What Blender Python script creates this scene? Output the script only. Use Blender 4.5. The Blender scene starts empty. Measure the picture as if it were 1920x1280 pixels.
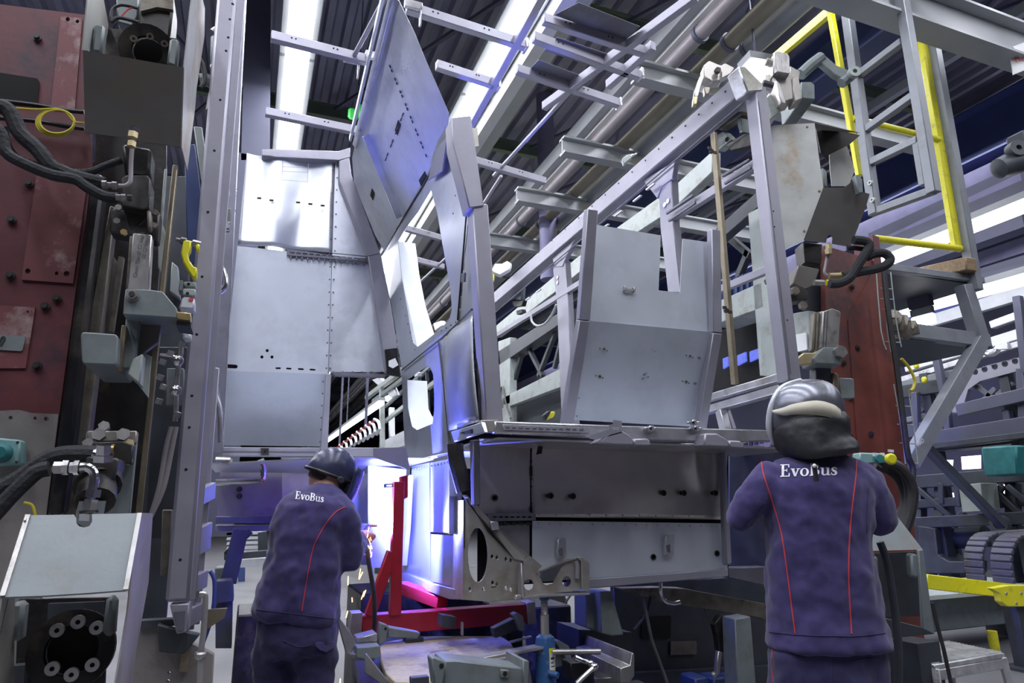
import bpy, bmesh, math, random
from mathutils import Vector as V, Matrix, noise
from mathutils.geometry import tessellate_polygon
random.seed(7)
C = bpy.context.scene.collection
SC = bpy.context.scene
# ------------------------------------------------------------------ camera
FPX = 1240.0
cam_d = bpy.data.cameras.new('camera'); cam = bpy.data.objects.new('camera', cam_d); C.objects.link(cam)
cam_d.sensor_width = 36; cam_d.lens = FPX/1920*36; cam_d.clip_start = .05; cam_d.clip_end = 300
R3 = Matrix.Rotation(math.radians(-21.5), 3, 'Z') @ Matrix.Rotation(math.radians(104), 3, 'X') @ Matrix.Rotation(math.radians(-.7), 3, 'Z')
EYE = V((0, 0, 1.3))
cam.matrix_world = Matrix.Translation(EYE) @ R3.to_4x4()
SC.camera = cam
# ------------------------------------------------------------------ world, lamps, exposure
SC.view_settings.view_transform = 'Standard'; SC.view_settings.look = 'None'
SC.view_settings.exposure = -0.03; SC.view_settings.gamma = 1; SC.view_settings.use_curve_mapping = False
W = bpy.data.worlds.new('hall_world'); SC.world = W; W.use_nodes = True
W.node_tree.nodes['Background'].inputs[0].default_value = (.46, .46, .64, 1)
W.node_tree.nodes['Background'].inputs[1].default_value = .06
def area(loc, sx, sy, power, col, rot=(0, 0, 0), name='strip_lamp'):
    d = bpy.data.lights.new(name, 'AREA'); d.shape = 'RECTANGLE'; d.size = sx; d.size_y = sy; d.energy = power; d.color = col
    o = bpy.data.objects.new(name, d); C.objects.link(o); o.location = loc; o.rotation_euler = rot; return o
LC = (.90, .92, 1.0)
for lx, pw in ((-4.7, 520), (-2.3, 520), (.19, 560), (2.63, 560), (5.1, 520), (7.6, 420), (10.2, 420)):
    area((lx, 10, 6.88), .3, 26, pw*1.35, LC)
wd = bpy.data.lights.new('arc_lamp', 'SPOT'); wd.spot_size = math.radians(154); wd.spot_blend = .35; wd.energy = 850; wd.color = (.125, .145, 1.0); wd.shadow_soft_size = .03
warc = bpy.data.objects.new('arc_lamp', wd); C.objects.link(warc); warc.location = (.70, 4.02, 1.16); warc.rotation_euler = V((.75, .15, .26)).to_track_quat('-Z', 'Y').to_euler()

# ------------------------------------------------------------------ pixel -> world points (photo is 1920 x 1280)
def ray(x, y): return R3 @ V(((x-960)/FPX, -(y-640)/FPX, -1))
def _on(x, y, a, v):
    d = ray(x, y); return EYE + d*((v-EYE[a])/d[a])
def onX(x, y, v): return _on(x, y, 0, v)
def onY(x, y, v): return _on(x, y, 1, v)
def onZ(x, y, v): return _on(x, y, 2, v)
HD = V((math.sin(math.radians(21.5)), math.cos(math.radians(21.5)), 0))
def onD(x, y, d):
    r = ray(x, y); return EYE + r*(d/r.dot(HD))
def onP(x, y, p0, n):
    r = ray(x, y); n = V(n); return EYE + r*((V(p0)-EYE).dot(n)/r.dot(n))
def pY(l, v): return [onY(x, y, v) for x, y in l]
def pX(l, v): return [onX(x, y, v) for x, y in l]
def pZ(l, v): return [onZ(x, y, v) for x, y in l]
def pD(l, v): return [onD(x, y, v) for x, y in l]
def pxm(p): return (V(p)-EYE).dot(R3 @ V((0, 0, -1)))/FPX      # metres per pixel at a point

# ------------------------------------------------------------------ materials
MATS = {}
def mk(name, col, rough=.5, metal=0., var=.15, vs=6., bump=.0, bs=60., dirt=None, da=.5, ds=3., rv=.1, stretch=None, emit=None, es=0., spec=.5, sheen=0):
    m = bpy.data.materials.new(name); m.use_nodes = True; nt = m.node_tree; N = nt.nodes; L = nt.links
    b = N['Principled BSDF']; b.inputs['Roughness'].default_value = rough; b.inputs['Metallic'].default_value = metal
    b.inputs['Specular IOR Level'].default_value = spec
    if sheen: b.inputs['Sheen Weight'].default_value = sheen
    tc = N.new('ShaderNodeTexCoord'); src = tc.outputs['Object']
    if stretch:
        mp = N.new('ShaderNodeMapping'); mp.inputs['Scale'].default_value = stretch; L.new(src, mp.inputs[0]); src = mp.outputs[0]
    n1 = N.new('ShaderNodeTexNoise'); n1.inputs['Scale'].default_value = vs; n1.inputs['Detail'].default_value = 5; L.new(src, n1.inputs['Vector'])
    mr = N.new('ShaderNodeMapRange'); mr.inputs[1].default_value = .3; mr.inputs[2].default_value = .7
    mr.inputs[3].default_value = 1-var; mr.inputs[4].default_value = 1+var; L.new(n1.outputs['Fac'], mr.inputs[0])
    mx = N.new('ShaderNodeVectorMath'); mx.operation = 'SCALE'; mx.inputs[0].default_value = col[:3]; L.new(mr.outputs[0], mx.inputs['Scale'])
    out = mx.outputs[0]
    if dirt:
        n2 = N.new('ShaderNodeTexNoise'); n2.inputs['Scale'].default_value = ds; n2.inputs['Detail'].default_value = 7; n2.inputs['Roughness'].default_value = .68; L.new(tc.outputs['Object'], n2.inputs['Vector'])
        r2 = N.new('ShaderNodeMapRange'); r2.inputs[1].default_value = .52; r2.inputs[2].default_value = .68; r2.inputs[3].default_value = 0; r2.inputs[4].default_value = da; L.new(n2.outputs['Fac'], r2.inputs[0])
        mm = N.new('ShaderNodeMix'); mm.data_type = 'RGBA'; L.new(r2.outputs[0], mm.inputs[0]); L.new(out, mm.inputs[6]); mm.inputs[7].default_value = (*dirt, 1); out = mm.outputs[2]
    L.new(out, b.inputs['Base Color'])
    if rv:
        mr3 = N.new('ShaderNodeMapRange'); mr3.inputs[3].default_value = max(.02, rough-rv); mr3.inputs[4].default_value = min(1, rough+rv); L.new(n1.outputs['Fac'], mr3.inputs[0]); L.new(mr3.outputs[0], b.inputs['Roughness'])
    if bump:
        n3 = N.new('ShaderNodeTexNoise'); n3.inputs['Scale'].default_value = bs; n3.inputs['Detail'].default_value = 3; L.new(src, n3.inputs['Vector'])
        bp = N.new('ShaderNodeBump'); bp.inputs['Strength'].default_value = bump; bp.inputs['Distance'].default_value = .01; L.new(n3.outputs['Fac'], bp.inputs['Height']); L.new(bp.outputs[0], b.inputs['Normal'])
    if emit:
        b.inputs['Emission Color'].default_value = (*emit, 1); b.inputs['Emission Strength'].default_value = es
    MATS[name] = m; return m
mk('tube', (.33, .325, .385), .48, .45, .10, 5, .05, 200, dirt=(.20, .19, .21), da=.35, ds=2.5)
mk('tube_dark', (.15, .15, .19), .5, .4, .12, 5, dirt=(.08, .07, .08), da=.5)
mk('tube_bright', (.62, .62, .66), .3, .75, .15, 9, .05, 120, dirt=(.30, .26, .22), da=.5, ds=5)
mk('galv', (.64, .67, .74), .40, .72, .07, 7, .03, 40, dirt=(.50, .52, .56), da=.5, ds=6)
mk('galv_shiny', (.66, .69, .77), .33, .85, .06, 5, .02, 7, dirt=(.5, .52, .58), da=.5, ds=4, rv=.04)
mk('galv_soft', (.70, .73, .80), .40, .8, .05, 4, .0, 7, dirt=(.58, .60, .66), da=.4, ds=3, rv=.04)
mk('galv_shaded', (.40, .42, .48), .33, .85, .07, 5, .03, 8, dirt=(.27, .28, .33), da=.5, ds=4, rv=.05)  # galvanised copy darkened; the wall's poor light is put into the colour
mk('sheet', (.56, .60, .67), .52, .45, .05, 5, .02, 90, dirt=(.33, .35, .40), da=.25, ds=3)
mk('steel_raw', (.40, .39, .41), .38, .65, .15, 4, .05, 30, dirt=(.20, .16, .13), da=.55, ds=2.6)
mk('riser', (.60, .57, .55), .34, .75, .10, 3, .02, 20, dirt=(.36, .30, .27), da=.5, ds=2.2, rv=.06)
mk('steel_warm', (.42, .40, .37), .42, .6, .18, 5, .06, 30, dirt=(.25, .18, .11), da=.6, ds=4)
mk('steel_bar', (.46, .45, .44), .36, .8, .2, 8, .15, 60, stretch=(1, 1, .25), dirt=(.16, .14, .13), da=.6, ds=9)
mk('chrome', (.75, .75, .76), .18, 1, .1, 20, rv=.06)
mk('brass', (.62, .46, .22), .35, .9, .15, 20)
mk('zinc_yellow', (.55, .46, .27), .4, .7, .15, 20)
mk('tower', (.20, .215, .24), .5, .1, .10, 6, .04, 60, dirt=(.12, .12, .12), da=.4, ds=4)
mk('machine', (.175, .205, .21), .5, .05, .12, 9, .05, 60, dirt=(.10, .09, .07), da=.55, ds=5)
mk('machine_light', (.36, .40, .385), .5, .03, .10, 6, .05, 60, dirt=(.20, .17, .12), da=.6, ds=7)
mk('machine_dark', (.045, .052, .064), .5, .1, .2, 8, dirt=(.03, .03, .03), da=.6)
mk('hood_shade_dark', (.12, .113, .105), .45, .15, .10, 5, .03, 90, dirt=(.13, .10, .075), da=.5, ds=3.5)  # hood paint darkened; shade of down-facing panels put in, also plain dark parts
mk('hood_grey', (.235, .262, .275), .45, .15, .10, 6, .04, 70, dirt=(.20, .17, .12), da=.55, ds=4)
mk('hood_light', (.44, .45, .43), .5, .1, .12, 6, .05, 60, dirt=(.33, .23, .12), da=.75, ds=3.2)
mk('grease_shade', (.018, .017, .017), .42, .3, .4, 12, .1, 60, dirt=(.10, .08, .06), da=.6, ds=8)  # greasy iron; also the near-black that stands in for shaded gaps
mk('dark_iron', (.05, .046, .044), .45, .4, .3, 10, .08, 60, dirt=(.03, .027, .025), da=.7, ds=6)
mk('rail_black', (.016, .016, .019), .35, .4, .3, 10, dirt=(.09, .075, .06), da=.6, ds=5)
mk('rail_worn', (.18, .162, .135), .5, .5, .25, 14, .15, 70, dirt=(.07, .055, .04), da=.8, ds=9)
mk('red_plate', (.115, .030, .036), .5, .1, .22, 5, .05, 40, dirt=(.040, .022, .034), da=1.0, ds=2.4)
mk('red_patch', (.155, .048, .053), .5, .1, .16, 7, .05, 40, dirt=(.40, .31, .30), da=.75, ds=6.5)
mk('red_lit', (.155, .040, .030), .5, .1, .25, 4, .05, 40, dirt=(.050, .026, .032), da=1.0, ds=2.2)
mk('bare_plate', (.26, .24, .23), .5, .3, .2, 5, .05, 40, dirt=(.14, .10, .09), da=.7, ds=4)
mk('red_frame', (.36, .010, .020), .42, 0, .10, 8, .05, 60, dirt=(.22, .02, .03), da=.5, ds=7)
mk('yellow', (.72, .68, .02), .4, 0, .08, 8, .04, 50, dirt=(.30, .26, .05), da=.6, ds=8)
mk('rubber', (.020, .020, .023), .55, 0, .3, 20, .2, 120)
mk('sleeve', (.020, .021, .025), .78, 0, .3, 14, .5, 60)
mk('cable', (.10, .095, .10), .5, 0, .2, 20)
mk('cable_yellow', (.55, .47, .03), .5, 0, .1, 20)
mk('hole', (.008, .008, .009), .9, 0, .1, 5)
mk('brass_strip', (.23, .195, .135), .45, .6, .15, 9, .06, 50, dirt=(.14, .11, .07), da=.55, ds=6)
mk('teal_box', (.20, .36, .36), .45, 0, .06, 9)
mk('teal', (.02, .17, .18), .5, 0, .3, 9, dirt=(.08, .16, .18), da=.4)
mk('blue_jack', (.035, .105, .27), .35, .1, .12, 10, dirt=(.33, .36, .40), da=.45, ds=14)
mk('blue_beam', (.025, .035, .11), .55, 0, .15, 3)
mk('blue_bright', (.05, .07, .34), .5, 0, .1, 3)
mk('blue_paint', (.03, .05, .16), .5, 0, .2, 5)
mk('board', (.47, .41, .31), .7, 0, .12, 30, .1, 120, dirt=(.09, .08, .065), da=.75, ds=8)
mk('wood', (.26, .18, .105), .7, 0, .25, 5, .2, 40, stretch=(1, 6, 6))
mk('cloth', (.054, .044, .140), .9, 0, .12, 40, .25, 500, spec=.2, sheen=.25)
mk('cloth_dark', (.040, .036, .100), .9, 0, .14, 40, .25, 500, spec=.2, sheen=.2)
mk('piping', (.55, .05, .06), .7, 0, .05, 10)
mk('print_white', (.80, .80, .84), .6, 0, .03, 10)
mk('skin', (.50, .27, .20), .5, 0, .1, 25, .05, 150)
mk('hair', (.05, .035, .03), .7, 0, .4, 120, .6, 400)
mk('helmet_navy', (.035, .04, .085), .28, .1, .1, 10)
mk('helmet_silver', (.19, .20, .235), .26, .65, .1, 10)
mk('helmet_white', (.62, .64, .68), .3, .2, .06, 10)
mk('band', (.52, .49, .39), .6, 0, .1, 10)
mk('leather', (.020, .020, .024), .5, 0, .2, 10, .08, 60)
mk('alu', (.60, .60, .61), .42, .7, .2, 14, .3, 90, dirt=(.2, .19, .18), da=.5, ds=10)
mk('paper', (.78, .79, .80), .7, 0, .04, 10)
mk('ink', (.03, .03, .035), .7, 0, 0, 10)
mk('ink_red', (.55, .06, .06), .7, 0, 0, 10)
mk('floor_mat', (.15, .15, .16), .38, 0, .16, 2.2, .03, 60, dirt=(.11, .105, .11), da=.6, ds=1.1)
mk('deck', (.20, .20, .28), .55, .2, .2, 1.5)
mk('beam_grey', (.33, .345, .36), .5, .05, .10, 2)
mk('beam_pale', (.60, .61, .60), .5, .05, .06, 2)
mk('beam_dark', (.085, .088, .135), .55, .1, .15, 2)
mk('beam_green', (.10, .13, .10), .55, .1, .15, 2)
mk('pipe_brown', (.26, .235, .25), .45, .2, .12, 3)
mk('pipe_olive', (.20, .185, .14), .45, .2, .12, 3)
mk('pipe_grey', (.22, .235, .26), .45, .2, .12, 3)
mk('duct', (.15, .145, .25), .5, .2, .15, 4)
mk('lamp', (.9, .9, .9), .5, 0, 0, 1, emit=(.93, .95, 1.0), es=5)
mk('window_glow', (.9, .9, .9), .5, 0, 0, 1, emit=(.86, .88, 1.0), es=2.2)
mk('screen', (.05, .07, .3), .4, 0, .5, 20, emit=(.12, .16, .75), es=.9)
mk('arc', (1, 1, 1), .5, 0, 0, 1, emit=(.7, .8, 1.0), es=120)
mk('spark', (1, .5, .2), .5, 0, 0, 1, emit=(1.0, .42, .12), es=9)
mk('wall_dark', (.045, .047, .09), .7, 0, .3, .7)
mk('stool_orange', (.8, .16, .05), .5, 0, 0, 5)
mk('green', (.06, .55, .10), .45, 0, .05, 5)
mk('belt', (.06, .058, .07), .5, .1, .12, 14, .1, 60)
mk('hull_white', (.70, .72, .76), .4, .3, .08, 6)
mk('crate', (.03, .055, .14), .5, 0, .2, 9)

# ------------------------------------------------------------------ mesh building
class MB:
    def __init__(s): s.v = []; s.f = []
    def add(s, vs, fs):
        n = len(s.v); s.v += [tuple(v) for v in vs]; s.f += [tuple(i+n for i in f) for f in fs]; return s
    def plate(s, pts, vec, holes=()):
        vec = V(vec); loops = [list(map(V, pts))] + [list(map(V, h)) for h in holes]
        flat = [p for l in loops for p in l]; n = len(flat)
        if holes: tri = [tuple(t) for t in tessellate_polygon(loops)]
        else: tri = [tuple(range(n))]
        fs = list(tri) + [tuple(i+n for i in reversed(t)) for t in tri]; k = 0
        for l in loops:
            m = len(l)
            for i in range(m): a, b = k+i, k+(i+1) % m; fs.append((b, a, a+n, b+n))
            k += m
        return s.add(flat+[p+vec for p in flat], fs)
    def bar(s, a, b, w, h, up=(0, 0, 1)):
        a, b = V(a), V(b); d = (b-a).normalized(); u = V(up); u = (u-d*u.dot(d))
        if u.length < 1e-4: u = V((0, 1, 0)); u = u-d*u.dot(d)
        u.normalize(); r = d.cross(u); pr = [r*(i*w/2)+u*(j*h/2) for i, j in ((-1, -1), (1, -1), (1, 1), (-1, 1))]
        return s.add([a+p for p in pr]+[b+p for p in pr], [(3, 2, 1, 0), (4, 5, 6, 7)]+[(i, (i+1) % 4, (i+1) % 4+4, i+4) for i in range(4)])
    def box(s, c, sx, sy, sz, rot=None):
        M = (rot or Matrix.Identity(3)); c = V(c)
        vs = [c+M @ V((x*sx/2, y*sy/2, z*sz/2)) for z in (-1, 1) for x, y in ((-1, -1), (1, -1), (1, 1), (-1, 1))]
        return s.add(vs, [(3, 2, 1, 0), (4, 5, 6, 7)]+[(i, (i+1) % 4, (i+1) % 4+4, i+4) for i in range(4)])
    def rings(s, rs, cap=True, close=False):
        n = len(rs[0]); vs = [p for r in rs for p in r]; fs = []; m = len(rs)
        for k in range(m if close else m-1):
            a, b = k*n, ((k+1) % m)*n
            for i in range(n): j = (i+1) % n; fs.append((a+i, a+j, b+j, b+i))
        if cap and not close: fs += [tuple(range(n-1, -1, -1)), tuple(range((m-1)*n, m*n))]
        return s.add(vs, fs)
    def cyl(s, a, b, r, r2=None, n=14, cap=True):
        a, b = V(a), V(b); d = (b-a).normalized(); u = d.orthogonal().normalized(); w = d.cross(u); r2 = r if r2 is None else r2
        c = [u*math.cos(2*math.pi*i/n)+w*math.sin(2*math.pi*i/n) for i in range(n)]
        return s.rings([[a+p*r for p in c], [b+p*r2 for p in c]], cap)
    def lathe(s, a, d, prof, n=20):
        a, d = V(a), V(d).normalized(); u = d.orthogonal().normalized(); w = d.cross(u)
        return s.rings([[a+d*h+(u*math.cos(2*math.pi*i/n)+w*math.sin(2*math.pi*i/n))*r for i in range(n)] for h, r in prof])
    def ringd(s, a, d, ro, ri, t, n=28):
        return s.lathe_close(a, d, [(0, ro), (t, ro), (t, ri), (0, ri)], n)
    def lathe_close(s, a, d, prof, n=24):
        a, d = V(a), V(d).normalized(); u = d.orthogonal().normalized(); w = d.cross(u)
        rs = [[a+d*h+(u*math.cos(2*math.pi*i/n)+w*math.sin(2*math.pi*i/n))*r for i in range(n)] for h, r in prof]
        return s.rings(rs, close=True)
    def hexa(s, a, d, r, h): return s.cyl(a, V(a)+V(d).normalized()*h, r, n=6)
    def tube(s, pts, r, n=8, sub=4, radii=None):
        P = smooth(pts, sub) if sub > 1 and len(pts) > 2 else [V(p) for p in pts]
        m = len(P); rs = []; u = None
        for k, p in enumerate(P):
            d = (P[min(k+1, m-1)]-P[max(k-1, 0)]).normalized()
            u = d.orthogonal().normalized() if u is None else (u-d*u.dot(d)).normalized()
            w = d.cross(u); rr = r if radii is None else radii[0]+(radii[1]-radii[0])*k/(m-1)
            if callable(r): rr = r(k/(m-1))
            rs.append([p+(u*math.cos(2*math.pi*i/n)+w*math.sin(2*math.pi*i/n))*rr for i in range(n)])
        return s.rings(rs)
    def ball(s, c, r, n=12, m=8, sc=(1, 1, 1)):
        c = V(c); rs = []
        for k in range(m+1):
            t = math.pi*(k+.001)/(m+.002); rs.append([c+V((math.sin(t)*math.cos(2*math.pi*i/n)*r*sc[0], math.sin(t)*math.sin(2*math.pi*i/n)*r*sc[1], -math.cos(t)*r*sc[2])) for i in range(n)])
        return s.rings(rs)
def smooth(pts, sub=4):
    P = [V(p) for p in pts]; out = []
    for i in range(len(P)-1):
        p0, p1, p2, p3 = P[max(i-1, 0)], P[i], P[i+1], P[min(i+2, len(P)-1)]
        for k in range(sub):
            t = k/sub; out.append(.5*((2*p1)+(p2-p0)*t+(2*p0-5*p1+4*p2-p3)*t*t+(3*p1-p0-3*p2+p3)*t**3))
    return out+[P[-1]]
def build(name, mb, mat, parent=None, bevel=0., ang=32, label=None, kind=None):
    me = bpy.data.meshes.new(name); me.from_pydata(mb.v, [], mb.f)
    bm = bmesh.new(); bm.from_mesh(me); bmesh.ops.recalc_face_normals(bm, faces=bm.faces); bm.to_mesh(me); bm.free()
    me.materials.append(MATS[mat]); me.shade_smooth(); me.set_sharp_from_angle(angle=math.radians(ang))
    o = bpy.data.objects.new(name, me); C.objects.link(o)
    if parent: o.parent = parent
    if bevel:
        b = o.modifiers.new('edge', 'BEVEL'); b.width = bevel; b.segments = 1; b.limit_method = 'ANGLE'; b.angle_limit = math.radians(40); b.harden_normals = False
    if label: o['label'] = label
    if kind: o['kind'] = kind
    return o
ROOTS = []
def T(name, label, cat, group=None):
    o = bpy.data.objects.new(name, None); C.objects.link(o); o.empty_display_size = .1
    o['label'] = label; o['category'] = cat
    if group: o['group'] = group
    ROOTS.append(o); return o
def tag(o, label, cat, group=None):
    o['label'] = label; o['category'] = cat
    if group: o['group'] = group
    return o
def S(name, mb, mat, **k): return build(name, mb, mat, kind='structure', **k)
def kids(o): return [c for c in C.objects if c.parent == o]
def dup(root, delta, label=None):
    r = root.copy(); C.objects.link(r); r.location = root.location + V(delta); ROOTS.append(r)
    if label: r['label'] = label
    def rec(a, b):
        for ch in kids(a):
            c = ch.copy(); C.objects.link(c); c.parent = b; rec(ch, c)
    rec(root, r); return r
# short cuts
def fY(name, l, y, t, mat, parent=None, holes=(), **k):     # plate facing the camera on the plane Y=y, thickness t away
    return build(name, MB().plate(pY(l, y), (0, t, 0), [pY(h, y) for h in holes]), mat, parent, **k)
def fX(name, l, x, t, mat, parent=None, holes=(), **k):
    return build(name, MB().plate(pX(l, x), (t, 0, 0), [pX(h, x) for h in holes]), mat, parent, **k)
def fP(name, l, p0, n, t, mat, parent=None, holes=(), **k):
    n = V(n).normalized(); f = lambda q: [onP(x, y, p0, n) for x, y in q]
    return build(name, MB().plate(f(l), n*t, [f(h) for h in holes]), mat, parent, **k)
def bar(name, a, b, w, h, mat, parent=None, up=(0, 0, 1), bevel=.003, **k):
    return build(name, MB().bar(a, b, w, h, up), mat, parent, bevel=bevel, **k)
def tube(name, pts, r, mat, parent=None, n=10, sub=5, **k):
    return build(name, MB().tube(pts, r, n, sub), mat, parent, **k)
def circ(x, y, r, n=14, ry=None): return [(x+r*math.cos(2*math.pi*i/n), y+(ry or r)*math.sin(2*math.pi*i/n)) for i in range(n)]
def slot(x0, y0, x1, y1, r, n=5):
    a = math.atan2(y1-y0, x1-x0); o = []
    for k in range(n+1): t = a+math.pi/2+math.pi*k/n; o.append((x0+r*math.cos(t), y0+r*math.sin(t)))
    for k in range(n+1): t = a-math.pi/2+math.pi*k/n; o.append((x1+r*math.cos(t), y1+r*math.sin(t)))
    return o
def dots(name, pts, d, r, h, mat, parent, n=8):             # many small studs on one surface, joined: too small to pick apart
    mb = MB()
    for p in pts: mb.cyl(V(p)-V(d).normalized()*h*.2, V(p)+V(d).normalized()*h, r, r*.8, n=n)
    return build(name, mb, mat, parent, kind='stuff')
def line(p, q, n): return [(p[0]+(q[0]-p[0])*i/(n-1), p[1]+(q[1]-p[1])*i/(n-1)) for i in range(n)]
def text(name, s, p, right, up, h, mat, parent, depth=.001, tilt=0):
    cu = bpy.data.curves.new(name, 'FONT'); cu.body = s; cu.size = 1; cu.extrude = .004; o = bpy.data.objects.new(name, cu); C.objects.link(o)
    dg = bpy.context.evaluated_depsgraph_get(); me = bpy.data.meshes.new_from_object(o.evaluated_get(dg)); bpy.data.objects.remove(o)
    r, u = V(right).normalized(), V(up).normalized(); n = r.cross(u)
    me.transform(Matrix.Translation(V(p)) @ Matrix((r, u, n)).transposed().to_4x4() @ Matrix.Scale(h, 4)); me.materials.clear(); me.materials.append(MATS[mat])
    o = bpy.data.objects.new(name, me); C.objects.link(o)
    if parent: o.parent = parent
    return o
# ================================================================== the setting
S('floor', MB().plate([(-14, -6, 0), (40, -6, 0), (40, 70, 0), (-14, 70, 0)], (0, 0, -.2)), 'floor_mat')
mb = MB(); vs = []; fs = []; x = -12.; k = 0
while x < 34:
    for dx, z in ((0, 8.8), (.10, 8.8), (.14, 8.9), (.26, 8.9)): vs += [(x+dx, -4, z), (x+dx, 66, z)]
    x += .30
for i in range(len(vs)//2-1): fs.append((2*i, 2*i+1, 2*i+3, 2*i+2))
S('ceiling', mb.add(vs, fs), 'deck')
S('wall_back', MB().plate([(-14, 66, 0), (34, 66, 0), (34, 66, 9.2), (-14, 66, 9.2)], (0, .3, 0)), 'wall_dark')
WX = 13.5
wz0, wz1 = 7.45, 8.55
S('wall_right', MB().plate([(WX, -6, 0), (WX, 66, 0), (WX, 66, wz0), (WX, -6, wz0)], (.3, 0, 0)).plate([(WX, -6, wz1), (WX, 66, wz1), (WX, 66, 9.2), (WX, -6, 9.2)], (.3, 0, 0)), 'wall_dark')
for i in range(9):
    y0 = 3+i*5.2
    w = S('window_%d' % (i+1), MB().plate([(WX+.12, y0, wz0), (WX+.12, y0+4.2, wz0), (WX+.12, y0+4.2, wz1), (WX+.12, y0, wz1)], (.02, 0, 0)), 'window_glow')
    m = MB()
    for t in range(5): m.box((WX+.06, y0+t*1.05, (wz0+wz1)/2), .08, .07, wz1-wz0)
    for t in range(3): m.box((WX+.06, y0+2.1, wz0+t*(wz1-wz0)/2), .08, 4.2, .07)
    build('window_frame', m, 'beam_dark', w)
    S('trim_%d' % (i+1), MB().box((WX+.1, y0+4.7, (wz0+wz1)/2), .2, 1.0, wz1-wz0), 'wall_dark')
# ---- roof steel
nb = [0]
def roof(mb, mat, bevel=0):
    nb[0] += 1; return S('ceiling_beam', mb, mat, bevel=bevel)
def lon(px, py, z): return onZ(px, py, z).x
def ibeam(a, b, w, h, t=.03):
    a, b = V(a), V(b); m = MB(); u = V((0, 0, 1))
    m.bar(a+u*(h/2), b+u*(h/2), w, t); m.bar(a-u*(h/2), b-u*(h/2), w, t); m.bar(a, b, t*.7, h); return m
for yy in (3.5, 7.5, 11.5, 15.5, 19.5, 24, 29, 35, 42, 50):           # transverse purlins and their bracing
    roof(ibeam((-12, yy, 8.55), (34, yy, 8.55), .12, .24), 'beam_green')
    if yy < 25:
        m = MB()
        for xx in (-3, 1, 5, 9, 13, 17): m.bar((xx, yy, 8.5), (xx+2, yy+4, 8.62), .06, .06); m.bar((xx+2, yy, 8.5), (xx, yy+4, 8.62), .06, .06)
        roof(m, 'beam_dark')
for yy in (22, 30, 38, 46, 54):
    roof(ibeam((-12, yy, 7.4), (12, yy, 7.4), .18, .5), 'beam_dark')
def longi(px, py, z, w, h, mat, y0=-2, y1=62, ib=True):
    x = lon(px, py, z); roof(ibeam((x, y0, z), (x, y1, z), w, h) if ib else MB().bar((x, y0, z), (x, y1, z), w, h), mat)
longi(985, 112, 7.0, .16, .30, 'beam_pale', ib=False)  # pale paint stands in for the light on this girder's flange
longi(1022, 90, 7.5, .34, .12, 'beam_grey', ib=False)
longi(1165, 172, 6.6, .30, .22, 'beam_grey', ib=False)
longi(1176, 182, 6.47, .12, .06, 'beam_pale', ib=False)
longi(1560, 110, 6.9, .35, .55, 'blue_beam')
longi(1540, 35, 6.4, .06, .10, 'yellow', ib=False)
longi(1840, 255, 7.1, .45, .85, 'blue_beam')
longi(1760, 395, 6.2, .9, .40, 'duct', ib=False)
longi(1700, 320, 7.6, .3, .3, 'beam_dark')
def pipe(px, py, z, r, mat, lab):
    x = lon(px, py, z); p = T('ceiling_pipe', lab, 'pipe')
    build('pipe_run', MB().cyl((x, -2, z), (x, 60, z), r, n=16, cap=False), mat, p)
    m = MB()
    for k in range(14): m.ringd((x, 5+k*2.6, z), (0, 1, 0), r+.02, r, .05, 16)
    build('pipe_clip', m, 'beam_dark', p, kind='stuff')
pipe(1224, 156, 6.3, .085, 'pipe_brown', 'brownish overhead pipe, the one nearest the pale strip of lamps')
pipe(1295, 150, 6.3, .095, 'pipe_olive', 'olive overhead pipe running between the brownish pipe and the grey pipe')
pipe(1410, 87, 6.3, .12, 'pipe_grey', 'thickest grey overhead pipe, running above the welded top rail')
for a, b, z, h in (((1302, 168), (1207, 132), 6.1, .2), ((1180, 300), (1067, 275), 6.1, .2), ((1083, 386), (980, 367), 6.1, .2), ((1010, 470), (905, 440), 6.1, .2)):
    p, q = onZ(*a, z), onZ(*b, z); y = (p.y+q.y)/2
    roof(ibeam((q.x-.1, y, z), (p.x+4, y, z), .16, .22), 'beam_grey')
p = onZ(1760, 35, 6.0); roof(ibeam((3.5, p.y, 6.0), (24, p.y, 6.0), .25, .42), 'beam_grey')
for px, py, z, r in ((1025, 330, 5.6, .16), (1375, 40, 6.9, .30), (1362, 108, 7.2, .24)):
    c = onD(px, py, 11); S('pillar', MB().cyl((c.x, c.y, c.z-2.0), (c.x, c.y, 8.8), r, n=18), 'duct')
for k in range(14):                                                    # further roof steel over the right bay
    x = 8.5+k*1.3
    roof(MB().bar((x, 0, 8.2-.1*(k % 3)), (x, 60, 8.2-.1*(k % 3)), .12, .16), ('beam_dark', 'beam_grey', 'beam_dark')[k % 3])
# ---- strip lights
def strip(x, y, z, ln, w, label, group, hs=1.5):
    t = T('strip_light', label, 'ceiling light', group)
    build('lamp_housing', MB().box((x, y+ln/2, z+.09), w*hs, ln-.04, .10), 'beam_grey', t, bevel=.01)
    build('lamp_diffuser', MB().box((x, y+ln/2, z), w, ln-.06, .08), 'lamp', t)
for r, (x, lab) in enumerate(((.17, '%s strip light from the near end of the left overhead row'), (2.63, '%s strip light from the near end of the middle overhead row'))):
    for k in range(8): strip(x, 3+k*5.0, 7.0, 5.0, .30, lab % ('first', 'second', 'third', 'fourth', 'fifth', 'sixth', 'seventh', 'eighth')[k], ('left row of strip lights', 'middle row of strip lights')[r])
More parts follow.
